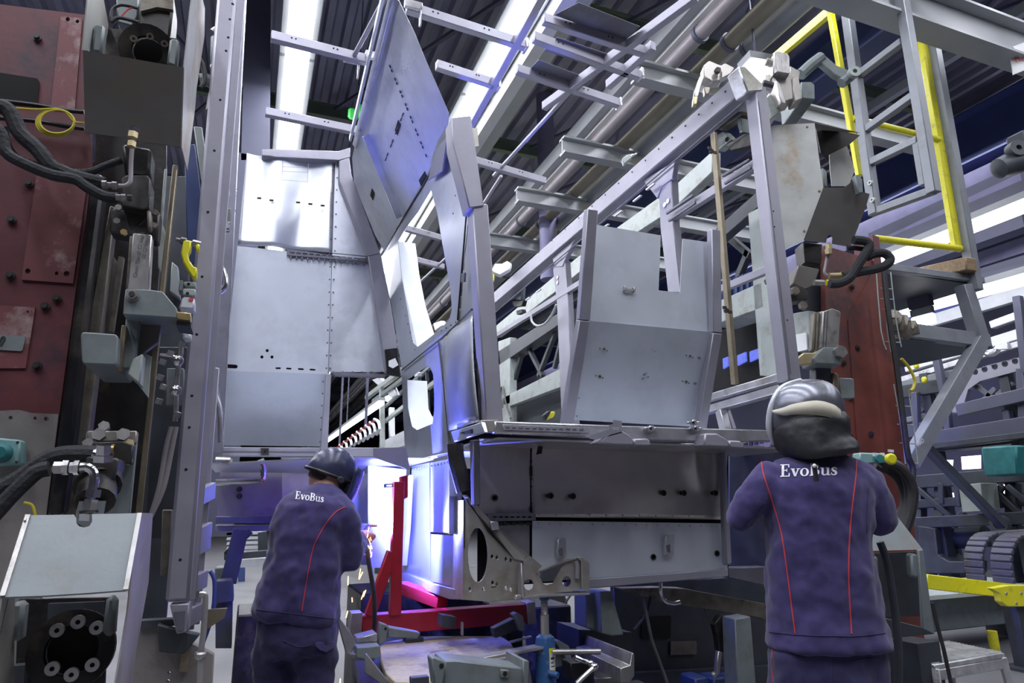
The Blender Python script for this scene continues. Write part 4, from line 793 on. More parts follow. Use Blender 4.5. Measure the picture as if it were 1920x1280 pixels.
C2 = T('cast_clamp', 'grey cast clamp with hook behind the top of the grey door post', 'clamp')
fY('clamp_body', [(395, 62), (418, 66), (416, 140), (393, 138)], 3.1, .08, 'machine', C2, bevel=.012)
tube('clamp_hook', pY([(398, 60), (408, 54), (415, 62), (424, 56), (420, 68)], 3.1), .014, 'steel_bar', C2)
tube('clamp_arm', pY([(375, 150), (392, 152), (405, 165), (402, 185), (398, 210)], 3.15), .03, 'machine', C2)
p = onY(406, 136, 3.1); build('clamp_knob', MB().lathe(p, (0, -1, .3), [(0, .012), (.03, .028), (.04, .025)]), 'steel_bar', C2)
tag(tube('looped_hose', pY([(370, 105), (380, 120), (384, 150), (376, 165)], 2.9), .010, 'rubber'), 'short black hose loop behind the right side of the upper housing', 'hose')
S('pillar', MB().plate([onY(462, -60, 8.5), onY(508, -60, 8.5), onY(506, 300, 8.5), onY(452, 300, 8.5)], (0, .3, 0)).box(onY(470, 300, 8.65)+V((0, 0, -2.4)), .36, .3, 4.8), 'beam_dark')
# ================================================================== right jig column
YC = 3.9
RC = T('jig_column', 'tall rust red jig column with dark stains, behind the welder in the silver helmet', 'jig column')
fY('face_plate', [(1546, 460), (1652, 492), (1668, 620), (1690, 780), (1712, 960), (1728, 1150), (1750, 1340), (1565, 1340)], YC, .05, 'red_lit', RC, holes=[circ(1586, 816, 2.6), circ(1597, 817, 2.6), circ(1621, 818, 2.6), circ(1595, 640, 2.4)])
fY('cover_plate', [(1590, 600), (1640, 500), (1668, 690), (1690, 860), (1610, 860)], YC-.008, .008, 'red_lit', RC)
fY('column_edge', [(1636, 440), (1648, 444), (1654, 505), (1640, 500)], YC-.02, .2, 'red_plate', RC)
for x, y in ((1598, 538), (1608, 652), (1583, 680), (1633, 814), (1596, 745)): p = onY(x, y, YC-.01); build('hex_bolt', MB().cyl(p, p+V((0, -.006, 0)), .025).hexa(p+V((0, -.006, 0)), (0, -1, 0), .014, .014), 'dark_iron', RC)
fY('foot_plate', [(1655, 1075), (1716, 1090), (1728, 1150), (1655, 1140)], YC-.15, .03, 'red_patch', RC, bevel=.004)
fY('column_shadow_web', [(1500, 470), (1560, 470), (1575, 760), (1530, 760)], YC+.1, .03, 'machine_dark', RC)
# housing
HR = T('clamp_housing', 'stained pale sheet housing with dark lower front, high above the rust red column', 'machine housing')
q5 = cc(1260, 60, 3.048)
az = math.radians(29.5); hn = V((math.sin(az), math.cos(az), 0)); hp = onD(1527, 230, 4.45)
f1 = [onP(x, y, hp, hn) for x, y in q5((545, 540), (590, 532), (815, 520), (838, 700), (865, 890), (752, 1190), (636, 1246), (600, 1010))]
build('side_panel', MB().plate(f1, hn*.004), 'hood_light', HR)
A0, B0 = onP(*q5((865, 890))[0], hp, hn), onP(*q5((752, 1190))[0], hp, hn); C0 = onD(1631, 365, 4.62)
fn = (B0-A0).cross(C0-A0).normalized(); fn = fn if fn.dot(HD) > 0 else -fn
build('front_panel', MB().plate([onP(x, y, A0, fn) for x, y in q5((865, 888), (985, 888), (1060, 830), (1095, 915), (1130, 925), (1105, 1010), (1020, 1228), (915, 1210), (918, 1175), (905, 1158), (890, 1165), (880, 1205), (752, 1190))], fn*.004), 'hood_shade_dark', HR)
build('top_panel', MB().plate([onP(*q5((590, 532))[0], hp, hn), onP(*q5((815, 520))[0], hp, hn), onD(1612, 249, 4.62), onD(1560, 246, 5.0)], (0, 0, .004)), 'hood_shade_dark', HR)
build('inner_panel', MB().plate([onD(*p, 4.9) for p in q5((820, 525), (1075, 590), (900, 740), (850, 690))], (0, .01, 0)), 'dark_iron', HR)
build('far_panel', MB().plate([onD(*p, 4.85) for p in q5((900, 700), (1000, 650), (1045, 790), (1010, 880), (915, 880), (905, 800))], (0, .006, 0)), 'hood_light', HR)
for q in (((858, 770), (885, 790), (893, 885), (868, 880)), ((1042, 815), (1072, 812), (1090, 840), (1096, 918), (1065, 922))): build('bumper_pad', MB().plate([onD(*p, 4.5) for p in q5(*q)], HD*.05), 'machine', HR, bevel=.008)
dots('panel_rivets', [onP(*p, hp, hn) for p in q5((772, 543), (842, 910), (756, 1138))], -hn, .010, .006, 'rail_worn', HR)
# fixture block on top of the rail
q16 = cc(1160, 0, 4.0)
FB = T('fixture_block', 'cast grey fixture block with ribs above the near end of the top rail', 'fixture')
def dP(name, pts, d, t, mat, par, f=q16, bevel=.006): return build(name, MB().plate([onD(*p, d) for p in f(*pts)], HD*t), mat, par, bevel=bevel)
dP('block_head', ((1165, 395), (1190, 380), (1265, 395), (1282, 420), (1285, 555), (1195, 540), (1160, 560)), 4.25, .12, 'steel_bar', FB)
dP('block_body', ((1095, 560), (1200, 545), (1300, 560), (1310, 740), (1215, 770), (1160, 640), (1100, 600)), 4.32, .15, 'steel_warm', FB)
dP('block_rib', ((1160, 570), (1215, 630), (1262, 780), (1220, 770)), 4.27, .05, 'steel_bar', FB)
dP('block_plate', ((1300, 580), (1350, 560), (1375, 740), (1320, 760)), 4.30, .12, 'steel_warm', FB)
dP('beam_end', ((1368, 612), (1445, 612), (1470, 632), (1475, 745), (1378, 735)), 4.45, .4, 'machine', FB)
dP('block_neck', ((1285, 490), (1360, 530), (1355, 600), (1285, 580)), 4.35, .12, 'steel_warm', FB)
tube('clamp_screw', [onD(*p, 4.3) for p in q16((1105, 462), (1170, 480))], .03, 'steel_warm', FB)
tube('spring_stack', [onD(*p, 4.1) for p in q16((1075, 640), (1150, 660))], .04, 'chrome', FB)
dP('mount_plate', ((1085, 760), (1150, 690), (1195, 690), (1215, 800), (1200, 850), (1100, 920)), 4.4, .3, 'machine_light', FB)
AR = T('crank_lever', 'grey cranked support arm with a round eye, reaching right to the yellow post', 'arm')
tube('arm_bar', [onD(*p, 4.5) for p in q16((1365, 560), (1440, 490), (1520, 430))], .045, 'machine', AR)
dP('arm_link', ((1500, 420), (1540, 405), (1640, 490), (1745, 530), (1745, 600), (1700, 600), (1620, 555), (1520, 470)), 4.48, .06, 'machine', AR)
p = onD(*q16((1755, 555))[0], 4.46); build('arm_eye', MB().ringd(p, (-.4, -1, 0), .045, .018, .04), 'machine_light', AR)
tube('arm_pin', [onD(*p, 4.5) for p in q16((1740, 570), (1670, 625))], .04, 'machine', AR)
TC = T('toggle_clamp', 'worn cast toggle clamp gripping the top of the long sloping rail', 'clamp')
dP('clamp_head', ((635, 490), (680, 452), (760, 485), (790, 490), (775, 600), (700, 610), (640, 575)), 4.15, .09, 'steel_warm', TC)
dP('clamp_cheek', ((770, 490), (800, 470), (870, 505), (845, 550), (800, 575), (770, 590)), 4.12, .06, 'steel_warm', TC)
dP('clamp_arm', ((612, 565), (640, 580), (620, 640), (600, 720), (565, 730), (575, 660)), 4.12, .05, 'steel_bar', TC)
dP('clamp_tip', ((562, 725), (596, 715), (590, 780), (560, 785)), 4.10, .05, 'zinc_yellow', TC)
dP('clamp_spring', ((640, 650), (690, 650), (680, 700), (650, 710)), 4.14, .05, 'steel_warm', TC)
p = onD(*q16((735, 540))[0], 4.13); build('pivot_bolt', MB().hexa(p, (-.3, -1, 0), .022, .03), 'dark_iron', TC)
TD = T('toggle_clamp', 'small chrome clamp sitting halfway along the long sloping rail', 'clamp')
dP('clamp_head', ((25, 1190), (60, 1160), (95, 1150), (100, 1180), (40, 1230)), 5.6, .06, 'machine_light', TD); dP('clamp_lever', ((80, 1160), (140, 1140), (138, 1150), (90, 1175)), 5.6, .03, 'chrome', TD)
TE = T('toggle_clamp', 'white clamp with yellow tip at the far end of the long sloping rail', 'clamp')
c28 = cc(900, 350, 2.667)
dP('clamp_head', ((55, 420), (75, 385), (110, 385), (135, 370), (160, 385), (150, 410), (100, 440)), 8.0, .12, 'hull_white', TE, c28); dP('clamp_tip', ((60, 435), (72, 435), (70, 470), (58, 465)), 8.0, .06, 'yellow', TE, c28)
# cylinder, valve block and stop bars under the housing
q66 = cc(1300, 400, 3.0475)
CY = T('lift_cylinder', 'dark hydraulic cylinder under the stained pale housing, with two fittings and a valve block', 'hydraulic cylinder')
dP('cylinder_body', ((625, 160), (740, 175), (730, 290), (640, 280)), 4.55, .15, 'grease_shade', CY, q66)
dP('valve_block', ((600, 292), (722, 318), (690, 410), (640, 435), (570, 400)), 4.5, .15, 'hood_shade_dark', CY, q66)
dP('clevis', ((545, 430), (600, 408), (650, 440), (655, 490), (560, 505)), 4.48, .12, 'dark_iron', CY, q66)
for x, y in ((575, 447), (620, 530), (425, 390)): p = onD(*q66((x, y))[0], 4.46); build('hex_bolt', MB().hexa(p, (-.3, -1, 0), .03, .03), 'rail_worn', CY)
tube('feed_pipe', [onD(*p, 4.5) for p in q66((772, 170), (768, 230), (755, 300), (750, 340), (775, 358), (830, 356))], .012, 'pipe_brown', CY)
for x, y in ((772, 178), (770, 205)): p = onD(*q66((x, y))[0], 4.48); build('pipe_nut', MB().hexa(p, (0, 0, -1), .026, .04), 'zinc_yellow', CY)
for a, b, mt in (((775, 358), (838, 356), 'zinc_yellow'), ((838, 352), (858, 356), 'yellow'), ((690, 395), (745, 398), 'steel_bar'), ((760, 395), (775, 395), 'yellow')):
    p, q = onD(*q66(a)[0], 4.45), onD(*q66(b)[0], 4.45); build('hose_fitting', MB().cyl(p, q, .022), mt, CY)
def dhose(lab, pts, d, r, f=q66, nm='sleeved_hose', mat='sleeve'): return tag(tube(nm, [onD(*p, d) for p in f(*pts)], r, mat), lab, 'hose')
dhose('black sleeved hose looping out right of the rust red column, upper one', ((858, 358), (950, 335), (1040, 318), (1100, 295), (1125, 262), (1095, 230), (1040, 228), (990, 250)), 4.42, .032)
dhose('black sleeved hose under the looping one at the rust red column', ((778, 400), (830, 400), (890, 370), (930, 310), (970, 250), (1005, 190), (985, 160), (915, 152)), 4.40, .032)
dhose('thin dark hose leaving the stained housing to the right', ((880, 195), (950, 200), (1010, 215), (1045, 250)), 4.45, .018)
SB = T('stop_bracket', 'grey clamp bracket with upright laminated stop bars beside the rust red column', 'stop bracket')
dP('stop_bar', ((742, 560), (795, 541), (842, 562), (832, 765), (728, 765)), 4.1, .05, 'steel_bar', SB, q66, .004)
for k in range(3): x = 690+k*18; dP('stop_bar', ((x, 567-k*3), (x+15, 563-k*3), (x+1, 778), (x-14, 780)), 4.14, .05, 'rail_worn' if k < 2 else 'steel_bar', SB, q66, .003)
for k in range(2): x = 752+k*17; dP('bar_joint', ((x, 558-k*5), (x+2, 557-k*5), (x-10, 764), (x-12, 764)), 4.095, .01, 'dark_iron', SB, q66, 0)
dP('bracket_plate', ((690, 822), (742, 763), (842, 765), (851, 864), (700, 856)), 4.08, .2, 'machine', SB, q66)
dP('brass_tip', ((590, 830), (632, 795), (690, 795), (745, 762), (695, 822), (700, 856), (620, 862), (590, 850)), 4.12, .06, 'zinc_yellow', SB, q66)
p = onD(*q66((830, 795))[0], 4.08); build('clamp_bolt', MB().hexa(p, (-.4, -1, 0), .04, .04), 'steel_bar', SB)
dP('bracket_stem', ((700, 868), (790, 880), (815, 1085), (700, 1000)), 4.2, .1, 'machine_dark', SB, q66)
dP('stem_plate', ((800, 905), (828, 915), (842, 1085), (795, 1082)), 4.18, .06, 'brass_strip', SB, q66)
tag(dP('beam_end', ((836, 938), (912, 940), (920, 950), (926, 1050), (918, 1058), (842, 1060)), 4.2, .3, 'machine', None, q66, .008), 'square grey beam end beside the rust red column, above the button box', 'beam end')
# jig gantry behind the side frame
XG = 3.75
GT = T('jig_gantry', 'pale green-grey steel jig frame with truss diagonals seen through the side wall frame', 'jig frame')
def gX(name, pts, t=.10, mat='machine_light', dx=0, bevel=.006): return fX(name, pts, XG+dx, t, mat, GT, bevel=bevel)
gX('upper_beam', [(928, 612), (1050, 508), (1110, 460), (1260, 352), (1335, 283), (1335, 322), (1262, 392), (1110, 490), (1050, 540), (930, 632)])
gX('lower_beam', [(930, 752), (1060, 686), (1060, 722), (932, 770)])
gX('lower_beam', [(1330, 572), (1428, 528), (1432, 576), (1330, 612)], .3)
gX('middle_beam', [(928, 662), (1060, 578), (1060, 600), (928, 690)], .2, 'machine_dark')
gX('gantry_post', [(1402, 400), (1432, 385), (1456, 700), (1424, 705)], .12)
gX('gantry_post', [(1424, 610), (1452, 600), (1460, 705), (1430, 705)], .12)
gX('gantry_post', [(934, 640), (956, 632), (956, 800), (938, 800)], .12)
gX('back_beam', [(1340, 430), (1440, 340), (1440, 372), (1340, 458)], .1, 'machine_dark', .1)
for a, b in (((985, 640), (958, 740)), ((985, 640), (1018, 705)), ((1055, 590), (1010, 705)), ((1062, 600), (1040, 690))):
    bar('truss_diagonal', onX(*a, XG+.1), onX(*b, XG+.1), .06, .06, 'machine_dark', GT)
bar('truss_diagonal', onX(1362, 440, XG+.3), onX(1408, 480, XG+.3), .06, .06, 'machine_dark', GT); bar('truss_diagonal', onX(1385, 520, XG+.3), onX(1405, 470, XG+.3), .06, .06, 'machine_dark', GT)
gX('dark_sheet', [(940, 775), (1060, 722), (1060, 800), (940, 800)], .04, 'machine_dark', .2)  # plain dark sheets filling in below the beams
gX('dark_sheet', [(1338, 625), (1430, 590), (1436, 720), (1338, 740)], .04, 'hole', .35)
for x0_, y0_, x1_, y1_ in ((1354, 672, 1364, 668), (1381, 666, 1398, 659), (1404, 659, 1423, 652)): gX('status_screen', [(x0_, y0_), (x1_, y1_), (x1_+1, y1_+18), (x0_+1, y0_+20)], .02, 'screen', .3)
gX('data_sheet', [(1487, 628), (1511, 623), (1513, 655), (1492, 660)], .01, 'paper', -.12, 0)
gX('gantry_post', [(1484, 588), (1514, 582), (1522, 655), (1490, 660)], .08, 'machine_light', -.1)
gX('slotted_beam', [(1360, 835), (1445, 812), (1445, 838), (1368, 860)], .06, 'brass_strip')
for k in range(7): x = 1374+k*10; gX('beam_slot', [(x, 836-k*2.6), (x+6, 834-k*2.6), (x+6, 842-k*2.6), (x, 844-k*2.6)], .01, 'hole', -.01, 0)
GB = T('gauge_bar', 'narrow dull brass-coloured upright bar with wing nuts behind the sheet panel', 'gauge bar')
bar('bar_body', onY(1338, 250, 3.36), onY(1378, 720, 3.36), .045, .03, 'brass_strip', GB)
for x, y in ((1332, 285), (1360, 583)): p = onY(x, y, 3.33); build('wing_nut', MB().hexa(p, (0, -1, 0), .016, .02).box(p+V((-.02, -.02, .015)), .03, .008, .02).box(p+V((.02, -.02, -.01)), .03, .008, .02), 'dark_iron', GB)
CR = T('parts_crate', 'blue plastic crate on the jig frame behind the upper right of the sheet panel', 'crate')
build('crate_wall', MB().plate([onX(x, y, 3.82) for x, y in ((1345, 530), (1412, 508), (1414, 535), (1345, 570))], (.2, 0, 0)), 'crate', CR)
for k in range(6): a, b = onX(1349+k*11, 528-k*3.5, 3.81), onX(1349+k*11, 566-k*5.2, 3.81); bar('crate_rib', a, b, .02, .02, 'blue_paint', CR)
CU = T('clamp_unit', 'black and chrome clamp cylinder hanging below the long sloping rail at its far end', 'clamp')
c84 = cc(920, 440, 3.37)
for nm, q, mt in (('cylinder_body', ((155, 325), (195, 315), (190, 410), (160, 410)), 'machine'), ('clamp_base', ((130, 420), (205, 415), (195, 450), (150, 455)), 'grease_shade'), ('clamp_jaw', ((160, 480), (195, 470), (200, 490), (165, 505)), 'machine_dark'), ('cover_glass', ((60, 400), (145, 350), (150, 390), (70, 425)), 'machine')):
    build(nm, MB().plate([onX(*p, XR+.075) for p in c84(*q)], (.06, 0, 0)), mt, CU, bevel=.004)
CW = T('clamp_unit', 'black roller clamp cluster behind the near part of the long sloping rail', 'clamp')
for nm, q, mt in (('clamp_base', ((800, 1085), (940, 1000), (1000, 1000), (1000, 1090), (840, 1130)), 'grease_shade'), ('clamp_plate', ((740, 1010), (780, 985), (845, 1045), (790, 1090), (740, 1130)), 'machine_light'), ('clamp_rod', ((880, 900), (912, 880), (930, 990), (905, 1000)), 'machine'), ('rod_guard', ((725, 965), (900, 850), (925, 830), (920, 860), (760, 970)), 'rail_worn')):
    build(nm, MB().plate([onX(*p, XR+.075) for p in q16(*q)], (.07, 0, 0)), mt, CW, bevel=.004)
p = onX(*q16((812, 1045))[0], XR+.07); build('plate_hole', MB().cyl(p, p+V((-.003, 0, 0)), .018), 'hole', CW)
tag(tube('white_hose', [onX(*p, XR-.1) for p in c84((255, 510), (262, 550), (295, 575), (345, 560), (390, 500), (415, 440))], .014, 'machine_light'), 'pale looped hose hanging in the far window of the side frame', 'hose')
tube('cable_loop', [onX(*p, XG-.02) for p in c84((45, 1180), (55, 1050), (70, 960), (85, 1000), (100, 1080), (125, 1160))], .014, 'cable', GT)
YCL = T('spring_clamp', 'small yellow and black clamp lying on the shelf left of the sheet panel', 'clamp')
build('clamp_body', MB().plate(pY(c84((345, 1145), (395, 1112), (412, 1120), (400, 1150), (355, 1170)), 3.55), (0, .05, 0)), 'yellow', YCL, bevel=.005); build('clamp_grip', MB().plate(pY(c84((335, 1140), (372, 1108), (385, 1115), (350, 1175)), 3.53), (0, .04, 0)), 'rubber', YCL, bevel=.004)
# ------------------------------------------------------------------ platform tower
TW = T('platform_tower', 'grey steel access platform tower with yellow railing, beside the rust red column', 'platform')
XT = 5.43
def tX(name, a, b, w=.09, h=.09, mat='tower'): return bar(name, onX(*a, XT), onX(*b, XT), w, h, mat, TW, up=(0, 1, 0) if abs(a[0]-b[0]) < 90 and abs(a[1]-b[1]) > 100 else (0, 0, 1), bevel=.006)
tX('frame_post', (1577, -60), (1641, 402)); tX('frame_post', (1682, -60), (1751, 362))
for a, b in (((1608, 142), (1692, 78)), ((1617, 248), (1712, 180)), ((1632, 400), (1752, 356)), ((1632, 305), (1722, 262))): tX('frame_rung', a, b, .07, .07)
tX('frame_strut', (1719, 268), (1732, 348), .06, .06)
for x, y in ((1633, 343), (1637, 375)): p = onX(x, y, XT-.05); build('post_bolt', MB().ringd(p, (-1, 0, 0), .025, .010, .02), 'machine_light', TW)
YT = 4.3
def tY(name, a, b, w=.09, h=.09, mat='tower', y=YT, up=(0, 1, 0)): return bar(name, onY(*a, y), onY(*b, y), w, h, mat, TW, up=up, bevel=.006)
tY('rail_post', (1555, 10), (1612, 330), .07, .05, 'yellow'); tY('rail_post', (1727, 55), (1796, 470), .125, .06, 'yellow')
for nm, a, b in (('hand_rail', (1552, 14), (1728, 64)), ('hand_rail', (1598, 222), (1760, 262)), ('hand_rail', (1642, 447), (1800, 466))): build(nm, MB().cyl(onY(*a, YT-.02), onY(*b, YT-.02), .035), 'yellow', TW)
tY('tower_post', (1744, 48), (1830, 545), .10, .10, y=YT-.06)
tY('tower_post', (1806, 535), (1842, 652), .14, .12, y=YT-.02)
tY('platform_beam', (1655, 502), (1838, 527), .10, .07, up=(0, 0, 1))
tY('platform_beam', (1700, 620), (1850, 641), .10, .14, up=(0, 0, 1))
z1 = onY(1750, 522, YT).z; xa_, xb_ = onY(1655, 510, YT).x, onY(1838, 530, YT).x
build('platform_deck', MB().plate([(xa_, YT, z1), (xb_, YT, z1), (xb_, YT+1.1, z1), (xa_, YT+1.1, z1)], (0, 0, .03)), 'machine_dark', TW)
z2 = onY(1750, 640, YT).z; build('platform_deck', MB().plate([(xa_+.1, YT, z2), (xb_, YT, z2), (xb_, YT+1.0, z2), (xa_+.1, YT+1.0, z2)], (0, 0, .03)), 'machine_dark', TW)
br = tY('brace', (1838, 640), (1706, 868), .14, .10, y=YT-.04)
a = onY(1722, 838, YT-.10); text('chalk_lettering', 'HRD', a, onY(1737, 824, YT-.10)-a, onY(1716, 826, YT-.10)-a, .05, 'print_white', br)
tY('lower_brace', (1735, 836), (1880, 985), .08, .08, 'machine_dark', y=YT+.3)
tag(build('wood_block', MB().bar(onX(1822, 495, 6.63), onX(1735, 508, 6.63)+V((0, .3, 0)), .16, .14), 'wood', bevel=.012), 'brown wooden block on the platform under the yellow railing', 'wood block')
tag(build('rope_wrap', MB().tube([onY(1668+k*4.2, 600+k*2.4+8*math.sin(k*2.2), YT-.12) for k in range(10)], .085, 8, 3), 'rail_worn'), 'coil of brown rope wrapped on the platform beam by the red column', 'rope')
# cable ladder on the red column
CL = T('cable_ladder', 'thin wire cable ladder running down the right edge of the rust red column', 'cable ladder')
YL = 3.75
for pts in ([(1643, 510), (1652, 620), (1662, 655)], [(1655, 510), (1664, 620), (1671, 660)], [(1670, 510), (1680, 600), (1690, 650)], [(1676, 720), (1690, 800), (1698, 870)], [(1687, 720), (1699, 800), (1709, 870)], [(1703, 730), (1713, 800), (1721, 870)]): tube('ladder_wire', pY(pts, YL), .005, 'machine_light', CL, n=6, sub=2)
for a, b in (((1650, 540), (1673, 542)), ((1655, 580), (1678, 581)), ((1661, 640), (1688, 642)), ((1680, 760), (1708, 762)), ((1687, 830), (1716, 832)), ((1697, 868), (1721, 868)), ((1651, 560), (1676, 561)), ((1683, 795), (1712, 797))): tube('ladder_rung', pY([a, b], YL), .004, 'machine_light', CL, n=6)
tag(tube('black_cable', pY([(1657, 505), (1665, 580), (1680, 680), (1693, 780), (1702, 850), (1712, 880), (1705, 920), (1690, 960)], 3.72), .022, 'rubber'), 'thick black cable running down the wire cable ladder', 'cable')
tag(tube('yellow_cable', pY([(1690, 672), (1705, 690), (1715, 712), (1712, 728), (1706, 732)], 3.8), .012, 'cable_yellow'), 'short yellow cable arching out beside the wire cable ladder', 'cable')
# control box and hoses low right
BB = T('button_box', 'small pale teal control box with yellow mushroom button, beside the silver helmeted welder', 'button box')
dP('box_body', ((0, 0), (160, 5), (165, 60), (0, 70)), 3.35, .08, 'teal_box', BB, lambda *l: [(1612+u/3.2, 848+v/3.2) for u, v in l])
p = onD(1664, 861, 3.33); build('push_button', MB().lathe(p, -HD, [(0, .015), (.02, .015), (.02, .026), (.035, .028), (.042, .02)]), 'yellow', BB)
p = onD(1647, 860, 3.34); build('push_button', MB().lathe(p, -HD, [(0, .022), (.02, .02)]), 'teal', BB)
for x in (1640, 1655): p = onD(x, 852, 3.34); build('button_label', MB().box(p, .022, .004, .018), 'paper', BB)
fY('name_tag', [(1665, 842), (1676, 843), (1676, 848), (1665, 847)], YC-.012, .006, 'paper', RC)
for k, pts in enumerate(([(1652, 868), (1680, 872), (1700, 890), (1712, 920), (1708, 960), (1695, 1000)], [(1668, 864), (1690, 878), (1703, 910), (1704, 950), (1690, 985)], [(1640, 872), (1668, 882), (1690, 905), (1698, 940), (1684, 975)])):
    tag(tube('control_hose', pD(pts, 3.4+.05*k), .024, 'rubber'), 'black hose of the bundle curving down beside the yellow button, '+('outermost', 'middle', 'innermost')[k]+' one', 'hose')
LM = T('clamp_housing', 'dark grey sloping sheet housing low behind the welder in the silver helmet', 'machine housing')
c30 = cc(1620, 860, 3.047)
pL = onD(1680, 1030, 3.3); nL = V((HD.x, HD.y, -.5))
build('top_panel', MB().plate([onP(x, y, pL, nL) for x, y in c30((-60, 420), (60, 300), (150, 275), (336, 518), (40, 525), (-40, 500))], HD*.005), 'hood_grey', LM)
dP('side_panel', ((312, 522), (338, 518), (405, 1000), (340, 1005)), 3.28, .02, 'machine', LM, c30, .002)
dP('base_panel', ((100, 905), (330, 962), (405, 1000), (130, 1028), (40, 1020)), 3.26, .05, 'machine_dark', LM, c30, .002)
for q in (((268, 545), (300, 540), (318, 570), (316, 670), (290, 686), (275, 660)), ((50, 560), (80, 555), (90, 690), (60, 690))): dP('bumper_pad', q, 3.3, .05, 'machine', LM, c30, .008)
p = onD(1700, 1150, 3.75); build('housing_leg', MB().box((p.x, p.y, .30), .16, .2, .60), 'machine_dark', LM)
dP('inner_panel', ((60, 540), (300, 530), (320, 900), (90, 900)), 3.55, .02, 'machine_dark', LM, c30, 0)
tag(tube('grey_hose', pD([(1650, 1016), (1662, 1050), (1673, 1110), (1682, 1180), (1685, 1240), (1684, 1300)], 2.95), .016, 'machine_dark'), 'dark grey hose hanging down right behind the welder with the silver helmet', 'hose')
tag(tube('thin_cable', pD([(1748, 1130), (1757, 1170), (1770, 1220), (1785, 1290)], 2.7), .007, 'rubber'), 'thin black cable slanting down in front of the aluminium step stool', 'cable')
# step stool
SO = T('step_stool', 'low aluminium step stool with ribbed top at the lower right', 'step stool')
tz = .5; tq = [onZ(x, y, tz) for x, y in ((1650, 1222), (1774, 1201), (1884, 1224), (1752, 1246))]
build('stool_top', MB().plate(tq, (0, 0, -.025)), 'alu', SO, bevel=.004)
m = MB()
for k in range(1, 16): a, b = tq[0].lerp(tq[3], k/16), tq[1].lerp(tq[2], k/16); m.bar(a+V((0, 0, .002)), b+V((0, 0, .002)), .010, .006)
build('tread_ribs', m, 'alu', SO, kind='stuff')
ct = sum(tq, V())/4
for q in tq: bar('leg', q.lerp(ct, .06)+V((0, 0, -.02)), V((q.x+(q.x-ct.x)*.10, q.y+(q.y-ct.y)*.10, 0)), .035, .035, 'alu', SO)
for i in range(4): a, b = tq[i].lerp(ct, .05), tq[(i+1) % 4].lerp(ct, .05); bar('apron', a+V((0, 0, -.05)), b+V((0, 0, -.05)), .02, .05, 'alu', SO)
tag(build('paper_note', MB().plate([onZ(x, y, .505) for x, y in ((1696, 1212), (1708, 1208), (1709, 1219), (1697, 1222))], (0, 0, .012)), 'stool_orange'), 'small orange paper note on the aluminium step stool', 'note')
tag(build('green_scrap', MB().plate([onZ(x, y, .505) for x, y in ((1668, 1222), (1680, 1217), (1682, 1221), (1672, 1225))], (0, 0, .006)), 'green'), 'small bright green scrap on the aluminium step stool', 'scrap')
# guard beam
GU = T('guard_barrier', 'yellow guard barrier beam on a black post at the lower right', 'barrier')
YGd = 3.75
build('barrier_beam', MB().plate(pY([(1739, 1076), (1905, 1095), (1890, 1121), (1739, 1104)], YGd+.2), (0, .10, 0)), 'yellow', GU, bevel=.006)
build('end_plate', MB().plate(pY([(1862, 1103), (1892, 1097), (1935, 1097), (1935, 1137), (1890, 1137), (1879, 1128), (1876, 1112)], YGd), (0, .06, 0)), 'yellow', GU, bevel=.005)
pb = onY(1898, 1130, YGd+.1); bar('barrier_post', pb, V((pb.x+.03, pb.y, 0)), .12, .10, 'machine_dark', GU); build('post_foot', MB().box((pb.x+.03, pb.y, .01), .3, .25, .02), 'machine_dark', GU)
dots('plate_bolts', [onY(x, y, YGd) for x, y in ((1914, 1112), (1905, 1131), (1886, 1112))], (0, -1, 0), .012, .008, 'steel_bar', GU)
pb = onZ(1867, 1226, 0); tag(build('yellow_post', MB().cyl((pb.x, pb.y, 0), (pb.x, pb.y, .19), .04), 'yellow'), 'short yellow post under the conveyor behind the step stool', 'post')
pb = onY(1820, 1150, 4.6)
CB = T('conveyor_base', 'pale low machine base behind the yellow guard barrier', 'machine base')
build('base_body', MB().box((pb.x, pb.y+.2, .33), 1.9, .6, .30), 'machine', CB, bevel=.01); build('base_top', MB().box((pb.x, pb.y+.1, .50), 1.9, .8, .04), 'machine_light', CB, bevel=.004)
for dx in (-.8, .8): build('leg', MB().box((pb.x+dx, pb.y+.2, .09), .12, .4, .18), 'machine_dark', CB)
# cable carriers
XB = 6.6
for i, (x0_, x1_, lab) in enumerate(((1813, 1848, 'wide dark link belt bending over, the farther of two side by side'), (1862, 1902, 'wide dark link belt bending over, the nearer of two side by side'))):
    ya, yb_ = onX(x0_, 1080, XB).y, onX(x1_, 1080, XB).y; KB = T('link_belt', lab, 'cable carrier', 'link belts')
    P = []; rr = .30; tz_ = onX(1856, 1004, XB).z
    P = [(XB, tz_-.30-.1*q) for q in (1.2, .6)]+[(XB+rr*(1-math.cos(t)), tz_-.30+rr*math.sin(t)) for t in [math.pi/2*k/7 for k in range(8)]]+[(XB+rr+.11*k, tz_+.002*k) for k in range(1, 9)]
    for k in range(len(P)-1):
        (xa1, za1), (xb1, zb1) = P[k], P[k+1]; a = V((xa1, (ya+yb_)/2, za1)); b = V((xb1, (ya+yb_)/2, zb1)); d = (b-a).normalized()
        build('belt_link', MB().bar(a+d*.004, b-d*.002, abs(ya-yb_), .04, up=V((-d.z, 0, d.x))), 'belt', KB, bevel=.008)
    build('belt_support', MB().box((XB+.55, (ya+yb_)/2, (tz_-.03+.53)/2), .25, abs(ya-yb_)*.9, tz_-.03-.53), 'machine_dark', KB)
